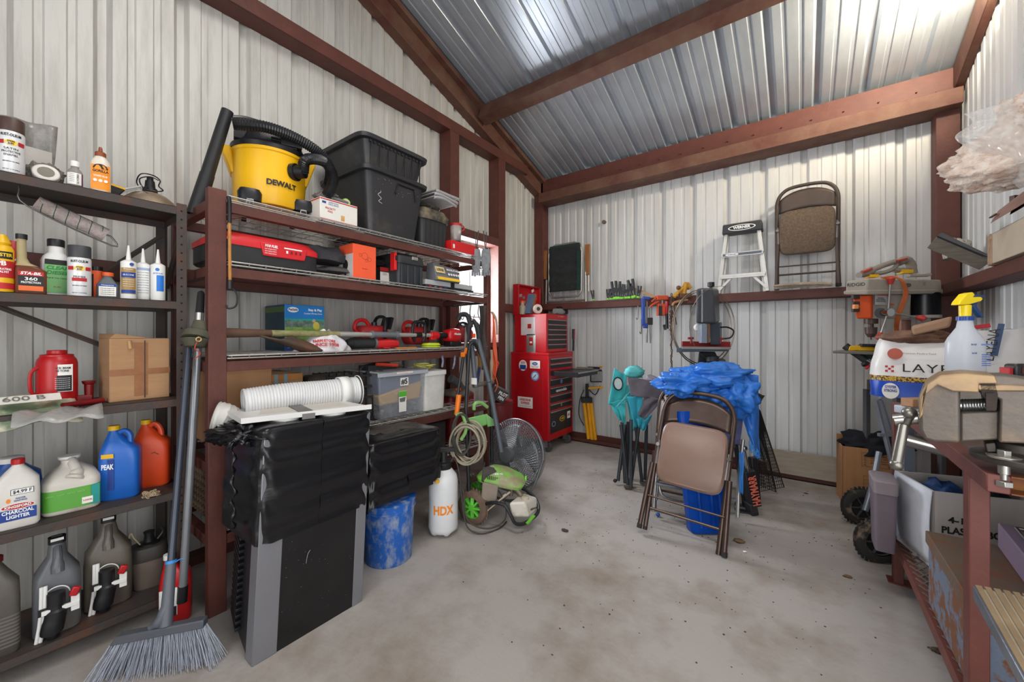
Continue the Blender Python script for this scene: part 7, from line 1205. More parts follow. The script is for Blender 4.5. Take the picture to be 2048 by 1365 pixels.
obj('stand', g, M('4a4a4c', .5), t)
g = G(); g.cyl(q(1815, 571, -.1), q(1817, 571, -.13), .014, n=14); obj('side_knob', g, BLK, t); g = G(); P = [q(1762, 556, -.1), q(1785, 553, -.14), q(1800, 560, -.17), q(1808, 580, -.16), q(1805, 600, -.15), q(1795, 625, -.13), q(1790, 650, -.08), q(1790, 665, .0)]
for dz in (0, .008, .015): g.tube([p+Vector((dz, -dz*.4, -dz*.6)) for p in P], .0055, 7, 5)
obj('orange_cord', g, M('b9602f', .6), t)
t2, q2 = vt('hand_grinder', 'long grey power tool with red and yellow trim resting on top of the drill press', 'power tool', 1775, 553, 3.82); GT = M('8a8278', .6, 0, .15)
g = G(); g.tube([q2(1718, 551, -.02), q2(1730, 547), q2(1745, 540)], [.02, .026, .026], 14, 5); g.tube([q2(1745, 540), q2(1770, 530), q2(1790, 524), q2(1800, 524)], .018, 12, 5); g.tube([q2(1745, 548), q2(1770, 545), q2(1788, 537), q2(1795, 527)], .014, 12, 5); g.tube([q2(1796, 526), q2(1812, 520), q2(1822, 530), q2(1827, 548)], [.026, .028, .028, .024], 14, 5); g.tube([q2(1788, 541), q2(1800, 541), q2(1815, 541)], .018, 12, 3); obj('body', g, GT, t2)
g = G(); g.bar(q2(1724, 545, -.02), q2(1742, 538, -.02), .03, .016); g.bar(q2(1793, 523, -.02), q2(1812, 518, -.02), .03, .016); obj('red_trim', g, M('a8392c', .5), t2, bev=.003); g = G(); g.box(q2(1743, 553), (.06, .05, .02)); obj('yellow_trim', g, YEL, t2); g = G(); g.box(q2(1810, 544, -.01), (.07, .05, .025)); obj('yellow_trim', g, YEL, t2); g = G(); g.bar(q2(1815, 552), q2(1856, 551), .04, .015); g.cyl(q2(1852, 551), q2(1860, 549), .012); obj('blade_guard', g, M('a59c8e', .6), t2)
p = atY(1775, 703, 3.74); t, q = vt('circular_saw_tray', 'yellow and black tool clamped on the drill press table', 'tool', 1770, 698, 3.72); g = G(); g.hexa([q(1696, 702, -.02), q(1775, 703, -.04), q(1775, 703, .1), q(1700, 702, .1), q(1700, 692, -.02), q(1775, 691, -.04), q(1775, 691, .1), q(1700, 692, .1)]); obj('yellow_body', g, YEL, t, bev=.006); g = G(); g.bar(q(1722, 691, -.03), q(1775, 692, -.04), .02, .02); g.tube([q(1750, 698, -.06), q(1760, 695, -.07), q(1775, 699, -.07)], .012, 8, 3); g.cyl(q(1760, 690, 0), q(1760, 686, 0), .01); obj('black_parts', g, BLK, t)
# hand truck
t, q, k = view('hand_truck', 'silver hand truck with black grips and two muddy wheels between carton and bench', 'hand truck', 1740, 1060, 2.5)
g = G()
A1, B1 = q(1690, 692, .25), q(1770, 748, .1); A2, B2 = q(1715, 693, .3), q(1785, 740, .2)
g.tube([A1.lerp(B1, .55), B1, q(1790, 760, .08)], .016, 10, 2); g.tube([A2.lerp(B2, .55), B2], .016, 10, 2); g.tube([q(1752, 800, .1), q(1770, 870, .1), q(1790, 950, .05)], .015, 10, 3); g.tube([q(1762, 800, .2), q(1780, 860, .2)], .012, 10, 2); g.tube([q(1758, 905, .05), q(1745, 970, -.0), q(1730, 1022, -.03)], .0165, 12, 4); g.bar(q(1757, 870, .1), q(1790, 870, .1), .02, .02); g.bar(q(1785, 760, .1), q(1760, 800, .1), .02, .02); obj('frame', g, M('8f959f', .35, .6, .1), t)
g = G(); g.cyl(A1, A1.lerp(B1, .55), .024, n=14); g.cyl(A2, A2.lerp(B2, .55), .026, n=14); obj('grips', g, M('1f2226', .6), t); g = G(); g.cyl(q(1727, 730, .15), q(1735, 727, .12), .016); g.cur = 1; g.cyl(q(1732, 738, .12), q(1742, 727, .12), .008); obj('lever', g, [BLK, RED], t)
zl = t.location.z
for (px, py, rr_, dd_) in ((1723, 1014, .115, .17), (1757, 1082, .118, -.25)):
    c = atZ(px, py+.001, .12) if False else None; c = L(t, atD(px, py, (EYE-.118)*FL/(py-HY))); wr = rotm((R(90), 0, R(-10)))
    g = G(); g.lathe([(.075, -.026), (.108, -.026), (.117, -.016), (.117, .016), (.108, .026), (.075, .026)], c=c, axis=wr, n=44, cap=False)
    for i in range(30): a = i*2*math.pi/30; g.box(c+wr @ Vector((.117*math.cos(a), .117*math.sin(a), 0)), (.01, .01, .034))
    o = obj('wheel', g, M('2a2725', .85, 0, .2, 14, .2, col2='7a6a58', thr=.62, soft=.06), t, smooth=50); g = G(); g.lathe([(.076, -.012), (.076, .012)], c=c, axis=wr, n=36); obj('rim', g, M('18181a', .4), o); g = G()
    for i in range(6): a = i*math.pi/3; g.bar(c+wr @ Vector((.015*math.cos(a), .015*math.sin(a), .016)), c+wr @ Vector((.072*math.cos(a), .072*math.sin(a), .016)), .012, .006)
    g.lathe([(.018, -.02), (.018, .024)], c=c, axis=wr, n=16); g.ring(c+wr @ Vector((0, 0, .014)), .073, .004, wr, 32, 6); obj('spokes', g, M('5b5d60', .4, .5), o)
# moving carton with dark clothes
p = Vector((.24, 4.02, 0)); p = atZ(1690, 1003, 0); t = thing('wardrobe_carton', 'tall brown printed moving carton with dark clothes on top, standing at the back wall', 'box', (p.x+.16, p.y-.04, 0), R(6)); w, d, h = .36, .22, .43
g = G(); 
for a, b in (((-w/2, 0, 0), (w/2, .006, h)), ((-w/2, d-.006, 0), (w/2, d, h+.05)), ((-w/2, 0, 0), (-w/2+.006, d, h)), ((w/2-.006, 0, 0), (w/2, d, h)), ((-w/2, 0, 0), (w/2, d, .006))): g.bb(a, b)
obj('carton', g, M('a4754c', .85, 0, .1, 4, .1, stretch=(6, 1, 1)), t, bev=.002)
g = G()
for i in range(5):
    for x in (-.05, .08): g.ring((x, -.001, .38-i*.017), .005, .0012, rotm((R(90), 0, 0)), 4, 4)
g.tube([(-.07, -.001, .4), (.17, -.001, .4), (.17, -.001, .3), (-.07, -.001, .3)], .001, 4, closed=True); g.tube([(-.06, -.001, .23), (.17, -.001, .23), (.17, -.001, .1), (-.06, -.001, .1)], .001, 4, closed=True)
for i in range(4): g.tube([(-.06, -.001, .2-i*.025), (.17, -.001, .2-i*.025)], .0008, 4)
obj('printed_form', g, M('5a3a24', .7), t)
for i, s in enumerate(('KITCHEN   HALL', 'BATHROOM  DEN', 'LIVING ROOM', 'BEDROOM   ATTIC')): text(t, s, .012, (.025, -.001, .38-i*.017), M('4a2f1e', .7), w=.09)
g = G(); g.ball((0, .1, 0), (.17, .1, .09), 14, .6, 2.6, n=36, m=20); o = obj('dark_clothes', g, M('14151d', .95, 0, .3, 9, .3), loc=t.location+Vector((0, 0, h+.015)), smooth=180); tag(o, 'bundle of near-black clothes stuffed into the tall moving carton', 'clothes')
# ================================================================== workbench
WX0, WX1, WY0, WY1, WZ = .37, .90, 1.50, 2.83, .915
t = thing('workbench', 'red-brown welded steel workbench along the right wall with an expanded metal shelf', 'workbench', (.635, 2.16, 0)); BEN = M('6b3a32', .55, .1, .15, 8, .1); o_ = Vector((.635, 2.16, 0))
def bb(g, a, b): g.bb(tuple(Vector(a)-o_), tuple(Vector(b)-o_))
for (x, y) in ((.37, 2.76), (.37, 1.63), (.85, 2.76), (.85, 1.63)):
    g = G(); bb(g, (x, y, .0), (x+.04, y+.05, WZ-.045)); bb(g, (x-.02, y-.01, 0), (x+.07, y+.07, .006)); obj('leg', g, BEN, t, bev=.003)
g = G(); bb(g, (WX0, WY0, WZ-.046), (WX0+.04, WY1, WZ)); bb(g, (WX1-.04, WY0, WZ-.046), (WX1, WY1, WZ)); bb(g, (WX0+.04, WY1-.04, WZ-.046), (WX1-.04, WY1, WZ)); obj('top_frame', g, BEN, t, bev=.003)
g = G()
for a, b in (((WX0+.04, WY0, WZ-.004), (WX1-.04, WY0+.05, WZ)), ((WX0+.04, WY0, WZ-.046), (WX1-.04, WY0+.05, WZ-.042)), ((WX0+.04, WY0+.046, WZ-.046), (WX1-.04, WY0+.05, WZ)), ((WX0+.12, WY0, WZ-.046), (WX1-.04, WY0+.05, WZ))): bb(g, a, b)
obj('end_tube', g, M('7a4432', .7, .2, .25, 14, .1, col2='8a5a26', thr=.55), t, bev=.001)
g = G(); bb(g, (WX0+.04, WY0+.05, WZ-.01), (WX1-.04, WY1-.04, WZ-.004)); obj('work_top', g, M('6f6a68', .6, .5, .25, 8, .05, col2='6b4a38', thr=.58), t)
g = G(); bb(g, (WX0, 1.0, .195), (WX0+.04, WY1-.02, .235)); bb(g, (WX1-.04, 1.0, .195), (WX1, WY1-.02, .235)); bb(g, (WX0+.04, WY1-.06, .195), (WX1-.04, WY1-.02, .235)); obj('shelf_frame', g, BEN, t, bev=.003)
g = G(); pts = []
yy = 1.02; r0 = 0
while yy < WY1-.05:
    for k_ in range(14):
        x0 = WX0+.03+k_*.036+(.018 if r0 % 2 else 0)
        if x0+.018 < WX1-.03: g.bar(Vector((x0, yy, .238))-o_, Vector((x0+.018, yy+.028, .240))-o_, .006, .004)
        if x0-.018 > WX0: g.bar(Vector((x0, yy, .238))-o_, Vector((x0-.018, yy+.028, .240))-o_, .006, .004)
    yy += .028; r0 += 1
obj('expanded_metal', g, M('7c6f66', .5, .5, .25, 20), t)
# vise
t, q, k = view('bench_vise', 'heavy worn grey bench vise with screw handle bolted to the near corner of the bench', 'vise', 1960, 900, 1.02, th=R(-10)); VS = M('6b635c', .5, .55, .15, 9, .12, col2='85725c', thr=.6); RAW = M('a58a68', .45, .5, .2, 6, .1, col2='7a6a5a')
def slab(g, pts, d0, d1):
    n = len(pts); vs = [q(x, y, d0) for x, y in pts]+[q(x, y, d1)*1 for x, y in pts]
    v2 = [Vector((v.x, d1, v.z)) for v in vs[:n]]; g.mesh(vs[:n]+v2, [tuple(range(n)), tuple(range(2*n-1, n-1, -1))]+[(i, n+i, n+(i+1) % n, (i+1) % n) for i in range(n)])
g = G(); slab(g, [(1848, 880), (1838, 860), (1836, 800), (1846, 775), (1872, 758), (1900, 754), (1921, 756), (1921, 888), (1870, 886)], -.05, .06); obj('moving_jaw_body', g, VS, t, bev=.008, seg=3)
g = G(); slab(g, [(1840, 795), (1852, 768), (1880, 751), (1930, 747), (1990, 752), (1996, 768), (1958, 768), (1958, 786), (1905, 784), (1875, 771), (1850, 790), (1846, 830), (1838, 840)], -.07, .09); obj('moving_jaw', g, RAW, t, bev=.005, seg=3)
g = G(); slab(g, [(1920, 825), (2000, 822), (2000, 880), (1920, 885)], -.035, .05); obj('slide_bar', g, VS, t, bev=.005); g = G(); g.cyl(q(1920, 812, .0), q(1992, 810, .0), .017, n=20)
for i in range(12): g.lathe([(.017, -.001), (.0195, .001), (.017, .003)], c=q(1924+i*5.6, 812, 0), axis=AX, n=16)
obj('screw', g, M('a9aaa8', .25, .9), t)
g = G(); slab(g, [(1998, 886), (2000, 800), (1972, 785), (1970, 768), (1960, 765), (1962, 752), (2012, 752), (2100, 766), (2140, 780), (2150, 850), (2140, 892)], -.055, .07); obj('fixed_jaw', g, VS, t, bev=.008, seg=3)
g = G(); slab(g, [(1958, 750), (1986, 752), (1996, 790), (1993, 822), (1985, 815), (1976, 822), (1972, 800), (1964, 790)], -.06, .08)
for i in range(5): g.bar(q(1972, 790+i*7, -.064), q(1990, 790+i*7, -.064), .006, .009)
obj('jaw_teeth', g, M('3a302a', .6, .5, .3, 20), t)
g = G(); slab(g, [(1940, 768), (2200, 776), (2200, 785), (1996, 784), (1958, 782)], -.06, .08); obj('anvil_face', g, RAW, t, bev=.004)
g = G(); g.cyl(q(1788, 841, .0), q(1842, 836, .0), .0165, n=24); g.cyl(q(1836, 836, 0), q(1850, 836, 0), .024, n=24); obj('screw_head', g, M('b3b2ae', .25, .9, .1), t, bev=.002); g = G(); g.cyl(q(1826, 822, -.02), q(1806, 858, .0), .0105, n=16); g.cyl(q(1808, 850, -.012), q(1793, 928, -.03), .0115, .0125, n=16); g.ball(q(1793, 930, -.03), .016); g.ball(q(1818, 826, -.02), .016); obj('handle_bar', g, M('8a8780', .35, .85, .15), t)
g = G(); slab(g, [(1970, 888), (1990, 886), (1994, 905), (1974, 905)], -.03, .03); g.lathe([(.085, -.03), (.088, -.024), (.088, -.014), (.07, -.012), (.05, .0), (.05, .02)], c=q(2045, 902, .02), n=40); obj('swivel_base', g, M('4a443f', .5, .5, .2), t, bev=.002)
g = G(); c = q(2008, 912, -.035); g.lathe([(.028, -.006), (.03, 0), (.012, .003)], c=c, n=28); g.cyl(c+Vector((0, 0, .002)), c+Vector((0, 0, .014)), .013, n=6); g.cyl(c+Vector((0, 0, -.06)), c+Vector((0, 0, 0)), .007, n=14); g.cyl(c+Vector((0, 0, -.045)), c+Vector((0, 0, -.012)), .0105, n=16); g.cyl(c+Vector((0, 0, -.075)), c+Vector((0, 0, -.062)), .016, n=6); obj('anchor_bolt', g, M('b6b4ae', .3, .85), t, bev=.001)
# bags of feed
t, q, k = view('feed_bag', 'open white bag of hen feed with blue base and gold band standing on the bench', 'feed bag', 1835, 800, 2.06, th=R(-9)); 
FW = M('e3e0dd', .38, 0, .05, 6, .2, bscale=14)
def fbag(cx, wx, dy, h, seed, lean=0, cyy=.12):
    def f(u, v):
        a = 2*math.pi*u; e = 3.2; ct, st = math.cos(a), math.sin(a); k_ = (1+.06*math.sin(v*3)-.16*v**3+.05*noise.noise(Vector((ct*2, st*2, v*4+seed))))
        return (cx+lean*v+math.copysign(abs(ct)**(2/e), ct)*wx*k_, cyy+math.copysign(abs(st)**(2/e), st)*dy*k_*(1-.25*v), h*v+.01*noise.noise(Vector((ct*3, st*3, seed)))*v)
    return f
f = fbag(.0, .19, .11, .34, 3, .02); g = G(); g.surf(64, 24, f); obj('bag_film', g, FW, t, smooth=180)
def band(f, v0, v1, off, m, nm, u0=.5, u1=1.0): g = G(); g.surf(48, 4, lambda u, v: tuple(Vector(f(u0+(u1-u0)*u, v0+(v1-v0)*v))+Vector((0, -off, 0)))); return obj(nm, g, m, t, smooth=180)
band(f, .0, .27, .005, M('1447b0', .35), 'blue_base', .48, 1.02); band(f, .26, .34, .007, M('2a2210', .5, 0, .1, 110, 0, col2='c79a2a', thr=.5, soft=.02), 'gold_band', .48, 1.02)
g = G(); g.ball((.0, .08, .33), (.15, .09, .035), 4, .4, 3, n=30, m=14); obj('crumpled_opening', g, M('7d5b45', .7, 0, .3, 12, .3, col2='5a3d30'), t, smooth=180)
g = G(); g.hexa([q(1826, 672, -.05), q(1900, 655, -.03), q(1900, 655, .03), q(1830, 665, .06), q(1822, 656, -.04), q(1905, 635, -.02), q(1905, 632, .03), q(1822, 652, .05)]); obj('brown_flap', g, M('9c7b62', .85, 0, .12, 6, .1), t, bev=.01)
fy = -.115+.12-.012
def ob(px, py, o=.0): v = q(px, py, fy); return (v.x, fy-o, v.z)
text(t, 'LAYENA', .062, ob(1882, 740, .004), INK, w=.28, lsp=1.1); patch(t, .068, .085, ob(1781, 782, .004), PAPER, e=1, name='egg_badge'); text(t, 'OYSTER\nSTRONG', .02, ob(1781, 778, .006), INKB, w=.05, bold=.03)
patch(t, .06, .06, ob(1790, 708), M('b5543f', .5), e=1, name='red_seal'); v = ob(1779, 738)
for i in range(3):
    for j in range(3):
        if (i+j) % 2 == 0: patch(t, .011, .011, (v[0]+(i-1)*.012, v[1], v[2]+(j-1)*.012), INKR, name='red_check')
text(t, 'Premium Poultry Feed', .012, ob(1838, 708), M('7a6050', .6), w=.12)
t, q, k = view('feed_bag', 'second white bag of hen feed slumped behind the spray bottle, name running sideways', 'feed bag', 1965, 800, 1.85, th=R(-14))
f = fbag(.02, .14, .09, .33, 9, .02, .10); g = G(); g.surf(56, 22, f); obj('bag_film', g, M('c9c6c4', .42, 0, .08, 6, .3, bscale=12), t, smooth=180); v = q(1984, 690); text(t, 'LAYENA', .05, (v.x, .0, v.z), INK, rot=(R(90), R(-82), 0), w=.15); v = q(1996, 680); patch(t, .02, .15, (v.x, .008, v.z), M('28456e', .5), rot=(R(90), R(8), 0), name='blue_stripe')
for i, s in enumerate(('All Natural', 'Hen Feed', 'PREMIUM')): v = q(1948, 672+i*8); text(t, s, .010, (v.x, -.0, v.z), (INK, INKR, INKR)[i], w=.04)
v = q(1955, 654); g = G(); g.box((v.x, .08, v.z), (.08, .02, .02), (0, -.2, 0)); obj('red_edge', g, INKR, t)
g = G(); g.box((0, 0, 0), (.07, .2, .16), (0, .4, 0)); p = atD(2022, 722, 1.9); o = obj('mauve_panel', g, M('8c5560', .6), loc=p, bev=.004); o.rotation_euler = (0, 0, YAW); tag(o, 'mauve sheet edge leaning behind the second feed bag', 'panel'); o.location.z = WZ+.1
# things on the bench
p = atD(1930, 800, 1.32); bp = Vector((p.x, p.y, WZ-.004)); g = G(); g.box((.0, .03, .1), (.085, .08, .2)); o = obj('wooden_crate', g, M('a39a8f', .8, 0, .2, 5, .1, stretch=(1, 1, 5)), loc=bp, bev=.004); o.rotation_euler = (0, 0, YAW); tag(o, 'small wooden block hidden behind the vise carrying the spray bottle', 'block')
t = thing('spray_bottle', 'tall clear-white spray bottle with bright yellow head and navy trigger on the bench', 'spray bottle', bp+Vector((0, 0, .202)), YAW); k = 1.32/FL
g = G(); g.loft([(0, .043, .036, 3), (.004, .046, .038, 3), (.125, .045, .038, 3), (.14, .040, .035, 2.6), (.175, .022, .02, 2), (.205, .0165, .0165, 2)], n=40); obj('bottle', g, M('d3d7de', .25, 0, .05, 6, 0, trans=.25), t, smooth=60)
g = G(); g.lathe([(.0195, .198), (.0195, .212)], n=24); 
for i in range(16): a = i*math.pi/8; g.box((.0195*math.cos(a), .0195*math.sin(a), .205), (.002, .002, .012))
obj('blue_collar', g, M('2a4a9a', .4), t); YB = M('f3d414', .3, 0, .03)
g = G(); g.lathe([(.0145, .21), (.0155, .25)], n=20); g.prism([(-.036, .25), (-.03, .262), (-.008, .288), (.012, .293), (.02, .284), (.014, .276), (.04, .277), (.047, .27), (.04, .262), (.005, .252), (-.02, .25)], .026); obj('yellow_head', g, YB, t, bev=.003)
g = G(); g.prism([(.02, .277), (.03, .286), (.05, .281), (.058, .284), (.06, .278), (.047, .272), (.044, .262), (.03, .250), (.048, .222), (.058, .208), (.046, .208), (.024, .237), (.018, .25), (.032, .262)], .014); obj('navy_trigger', g, M('1f3f6e', .35), t, bev=.002)
for i in range(6): patch(t, .03, .003, (.026, -.0375, .085-i*.007), M('5b78b8', .6), name='text_line')
patch(t, .034, .005, (.026, -.0375, .118), M('6f8ac0', .6), name='text_line'); T(t, '32 OZ', .008, .118, M('4b68a8', .6), .0385, x=-.016, w=.018); T(t, '16 OZ', .008, .09, M('4b68a8', .6), .0385, x=-.014, w=.016)
g = G(); g.box((0, 0, .02), (.2, .05, .035)); p = atD(1822, 778, 1.75); o = obj('wood_offcut', g, M('a97f5e', .7, 0, .15, 4, .05, stretch=(1, 6, 6)), loc=(p.x+.05, p.y, WZ+.035), bev=.003); o.rotation_euler = (0, 0, YAW+.1); tag(o, 'pale brown wood offcut lying across a bracket before the feed bag', 'offcut')
g = G(); g.box((0, 0, .017), (.1, .06, .033)); o = obj('white_bracket', g, M('b5bcc6', .4, .3), loc=(p.x-.0, p.y, WZ-.0), bev=.003); o.rotation_euler = (0, 0, YAW+.1); tag(o, 'pale metal bracket under the wood offcut on the bench edge', 'bracket')
p = atD(2032, 742, 1.4); t = thing('tape_measure', 'dark tape measure with red tip sitting on a box at the right edge', 'tape measure', p-Vector((0, 0, .028)), YAW); g = G(); g.box((.02, 0, .028), (.085, .04, .05)); obj('case', g, M('2b2a2c', .4), t, bev=.008); g = G(); g.box((-.035, 0, .02), (.014, .03, .04)); obj('red_tip', g, RED, t, bev=.002); patch(t, .05, .022, (.02, -.0208, .03), M('6b3330', .5)); text(t, '8m', .016, (.02, -.022, .03), INKW, w=.03)
zt = t.location.z; g = G(); g.bb((-.05, -.05, WZ-zt-.004), (.16, .08, -.002)); o = obj('grey_case', g, M('77746f', .5, 0, .1), loc=(t.location.x, t.location.y, zt), bev=.006); o.rotation_euler = (0, 0, YAW); tag(o, 'plain grey case under the tape measure at the right edge', 'case')
# under the bench
ZS = .243
t = thing('bottle_carton', 'open white carton lettered for plastic bottles on the lower bench shelf', 'box', (.607, 2.641, ZS), R(16.5)); w, d, h = .40, .28, .345
g = G()
for a, b in (((-w/2, -d/2, 0), (w/2, -d/2+.005, h)), ((-w/2, d/2-.005, 0), (w/2, d/2, h)), ((-w/2, -d/2, 0), (-w/2+.005, d/2, h)), ((w/2-.005, -d/2, 0), (w/2, d/2, h)), ((-w/2, -d/2, 0), (w/2, d/2, .005))): g.bb(a, b)
obj('carton', g, M('b9b2ae', .8, 0, .06, 4, .1, stretch=(8, 1, 1)), t, bev=.002); text(t, '4-1', .036, (-.125, -d/2-.001, h*.66), INK, w=.05, bold=.03); text(t, 'PLASTIC BOTTLES', .04, (-.03, -d/2-.001, h*.53), INK, w=.29, bold=.03)
g = G(); g.prism([(-.04, 0), (0, .04), (.04, 0), (0, -.04)], .002, Matrix.Translation((.16, -d/2-.001, h*.72))); obj('diamond_mark', g, INK, t); text(t, 'VINEGAR CO', .016, (-w/2-.001, .0, h*.2), M('3b4b7b', .7), rot=(R(90), R(60), R(-90)), w=.16)
g = G(); g.surf(2, 10, lambda u, v: (-w/2-.003-.012*math.sin(v*3), -d/2+u*d, .02+v*(h-.02))); obj('bulging_side', g, M('c9cdd6', .7), t, solid=.004)  # daylight on this side is put into its paler, bluer colour
for i, (x, y, s, m, lb, nm) in enumerate(((-.08, .03, (.09, .06), M('274a80', .5), 'blue cloth-wrapped bundle filling the open white carton', 'blue_bundle'), (.08, .04, (.09, .06), M('1d2430', .6), 'dark bundle at the back of the open white carton', 'dark_bundle'))):
    g = G(); g.ball((0, 0, 0), (s[0], s[1], .15), i+2, .3, 3, flat=-.15); loc_ = Matrix.Rotation(R(16.5), 3, 'Z') @ Vector((x, y, 0)); o = obj(nm, g, m, loc=(t.location.x+loc_.x, t.location.y+loc_.y, ZS+.006+.28), smooth=180); o.location.z = ZS+.16+.03; tag(o, lb, 'bundle')
p = atD(1862, 893, 1.75); g = G(); g.cyl((0, -.09, 0), (0, .09, 0), .03, n=28, cap=False); g.cyl((0, -.088, 0), (0, .088, 0), .027, n=28, cap=False); g.ring((0, -.09, 0), .0285, .003, rotm((R(90), 0, 0)), 28, 6); o = obj('steel_pipe', g, M('a8a49c', .3, .8), loc=p); o.rotation_euler = (0, 0, YAW); tag(o, 'short open steel pipe poking out of the white carton under the vise', 'pipe')
p = atD(1815, 900, 1.9); g = G(); g.bar((0, 0, -.1), (.0, .0, .14), .05, .02); o = obj('steel_channel', g, M('8f97a6', .4, .6), loc=p); o.rotation_euler = (0, 0, YAW); tag(o, 'upright grey steel channel standing in the carton below the vise handle', 'channel')
t = thing('lidded_tote', 'dusty mauve-grey lidded plastic tote at the far end of the lower bench shelf', 'storage tote', (.312, 2.60, ZS), R(0)); g = G(); g.loft([(0, .036, .08, 8), (.28, .042, .09, 8)], n=48); obj('tote_body', g, M('6b6069', .5, 0, .12), t, smooth=50); g = G(); g.loft([(.275, .044, .094, 8), (.33, .046, .096, 8), (.336, .04, .085, 8)], n=48); obj('lid', g, M('857a80', .5, 0, .12), t, smooth=40)
RB_ = M('7a5138', .75, .3, .3, 16, .15, col2='6f7a8c', thr=.5, soft=.04, bscale=90); t = thing('rusty_steel_box', 'large rusty steel box with flaking blue-grey paint on the lower bench shelf', 'box', (.60, 1.93, ZS), 0); g = G(); g.bb((-.215, -.22, 0), (.23, .22, .245)); obj('box_body', g, RB_, t, bev=.004); g = G(); g.bb((-.222, -.228, .245), (.236, .228, .27)); g.bb((-.222, -.228, .225), (-.216, .228, .25)); obj('lid', g, M('6b5a4c', .75, .3, .3, 12, .2, col2='7a4a30', thr=.6), t, bev=.004)
t = thing('purple_tool_case', 'faded purple metal case with steel handle lying on the rusty box', 'case', (.70, 1.93, ZS+.271), R(-4)); g = G(); g.bb((-.16, -.2, 0), (.2, .2, .085)); obj('case_body', g, M('8a7890', .45, .2, .15, 8, 0, col2='9c7b86', thr=.6), t, bev=.004); g = G(); g.tube([(-.09, -.15, .095), (-.13, -.02, .095), (-.13, .14, .095), (.02, .17, .095)], .006, 8); obj('handle', g, CHR, t); g = G(); g.bb((-.12, -.16, .086), (.17, .17, .09)); obj('dusty_top', g, M('6f6864', .7), t)
# aluminium step with ribbed treads, nearest right
t, q, k = view('ribbed_aluminium_step', 'aluminium step with ribbed tan tread cutting across the lower right corner', 'step', 2000, 1250, .80, th=0)
P = [q(1945, 1172, .10), q(2130, 1205, .12), None, q(2062, 1385, -.16)]; P[2] = P[1]+P[3]-P[0]
g = G(); g.hexa([p-Vector((0, 0, .028)) for p in (P[0], P[3], P[2], P[1])]+[P[0], P[3], P[2], P[1]]); obj('step_body', g, M('8b93a0', .35, .8, .15, 14, .1), t, bev=.002); z_ = Vector((0, 0, .0012)); I = [P[0].lerp(P[2], .03), P[3].lerp(P[1], .03), P[2].lerp(P[0], .03), P[1].lerp(P[3], .03)]; g = G(); g.hexa(I+[p+z_ for p in I]); obj('tread_plate', g, M('a39883', .6, .2, .15, 10), t); g = G()
for i in range(9): u0 = .03+i*.105; a0, b0 = P[0].lerp(P[1], u0), P[3].lerp(P[2], u0); a1, b1 = P[0].lerp(P[1], u0+.075), P[3].lerp(P[2], u0+.075); z_ = Vector((0, 0, .003)); g.hexa([a0, b0, b1, a1, a0+z_, b0+z_, b1+z_, a1+z_])
obj('tread_ribs', g, M('8a755a', .7, .2, .2, 10), t)
lz = t.location.z; g = G(); 
for p_ in (P[1].lerp(P[2], .1), P[2].lerp(P[1], .1)): g.bar(Vector((p_.x, p_.y, -lz)), Vector((p_.x, p_.y, p_.z-.028)), .03, .03)
obj('step_legs', g, ALU, t)
# ================================================================== right wall shelf girt
t = thing('steel_channel_offcut', 'short dark weathered channel offcut propped on the right wall girt', 'channel', atD(1925, 505, 2.35), YAW); q = lambda x, y, d=0: Vector(((x-HX)*(2.35+d)/FL-(1925-HX)*2.35/FL, d, (HY-y)*(2.35+d)/FL-(HY-505)*2.35/FL))
g = G(); g.hexa([q(1854, 496, .0), q(1958, 540, -.1), q(1958, 540, .0), q(1862, 500, .1), q(1873, 474, .0), q(1985, 522, -.1), q(1985, 522, .0), q(1880, 470, .1)]); obj('grey_face', g, M('6a645c', .8, 0, .3, 7, .1, stretch=(1, 1, 8)), t, bev=.002); g = G(); g.hexa([q(1874, 473.5, -.002), q(1986, 521, -.102), q(1988, 518, .0), q(1884, 468, .1), q(1874, 471, -.002), q(1986, 518, -.102), q(1988, 515, .0), q(1884, 465, .1)]); obj('dark_flange', g, M('2c2e34', .5, .2), t)
t = thing('newspaper_bundle', 'newspaper-wrapped bundle in clear film in the corner on the right wall girt', 'bundle', atD(1915, 590, 2.5), YAW); g = G(); g.ball((0, 0, .13), (.07, .07, .13), 5, .3, 3, flat=.005); obj('bundle', g, M('b8b3a8', .5, 0, .1, 60, .3, col2='4a4845', thr=.55, soft=.03), t, smooth=180); t.location.z = 1.622; t.location.x = .80; t.location.y = 3.72; t.scale = (1, 1, 1)
t = thing('torn_carton', 'torn pale cardboard carton lying open on the right wall girt', 'box', (.84, 2.95, 1.622), R(0)); g = G()
for a, b in (((-.07, -.5, 0), (.07, .12, .005)), ((-.07, -.5, .15), (.07, .10, .155)), ((-.07, -.5, 0), (-.065, .10, .155)), ((.065, -.5, 0), (.07, .12, .155))): g.bb(a, b)
obj('carton', g, M('b7a793', .85, 0, .1, 5, .1), t, bev=.002); g = G(); g.surf(10, 6, lambda u, v: (-.07+.14*u, .10+.05*v+.02*noise.noise(Vector((u*9, v*5, 1))), .0+.02*noise.noise(Vector((u*12, 3, v*4))))); g.surf(8, 6, lambda u, v: (-.07-.005*u, .09+.04*u+.015*noise.noise(Vector((u*7, v*9, 1))), .15*v)); g.surf(8, 4, lambda u, v: (-.07+.14*u, .1+.03*v, .155+.012*noise.noise(Vector((u*9, v*5, 4))))); obj('torn_flap', g, M('a88a72', .9, 0, .2, 14, .3), t, solid=.003, smooth=180)
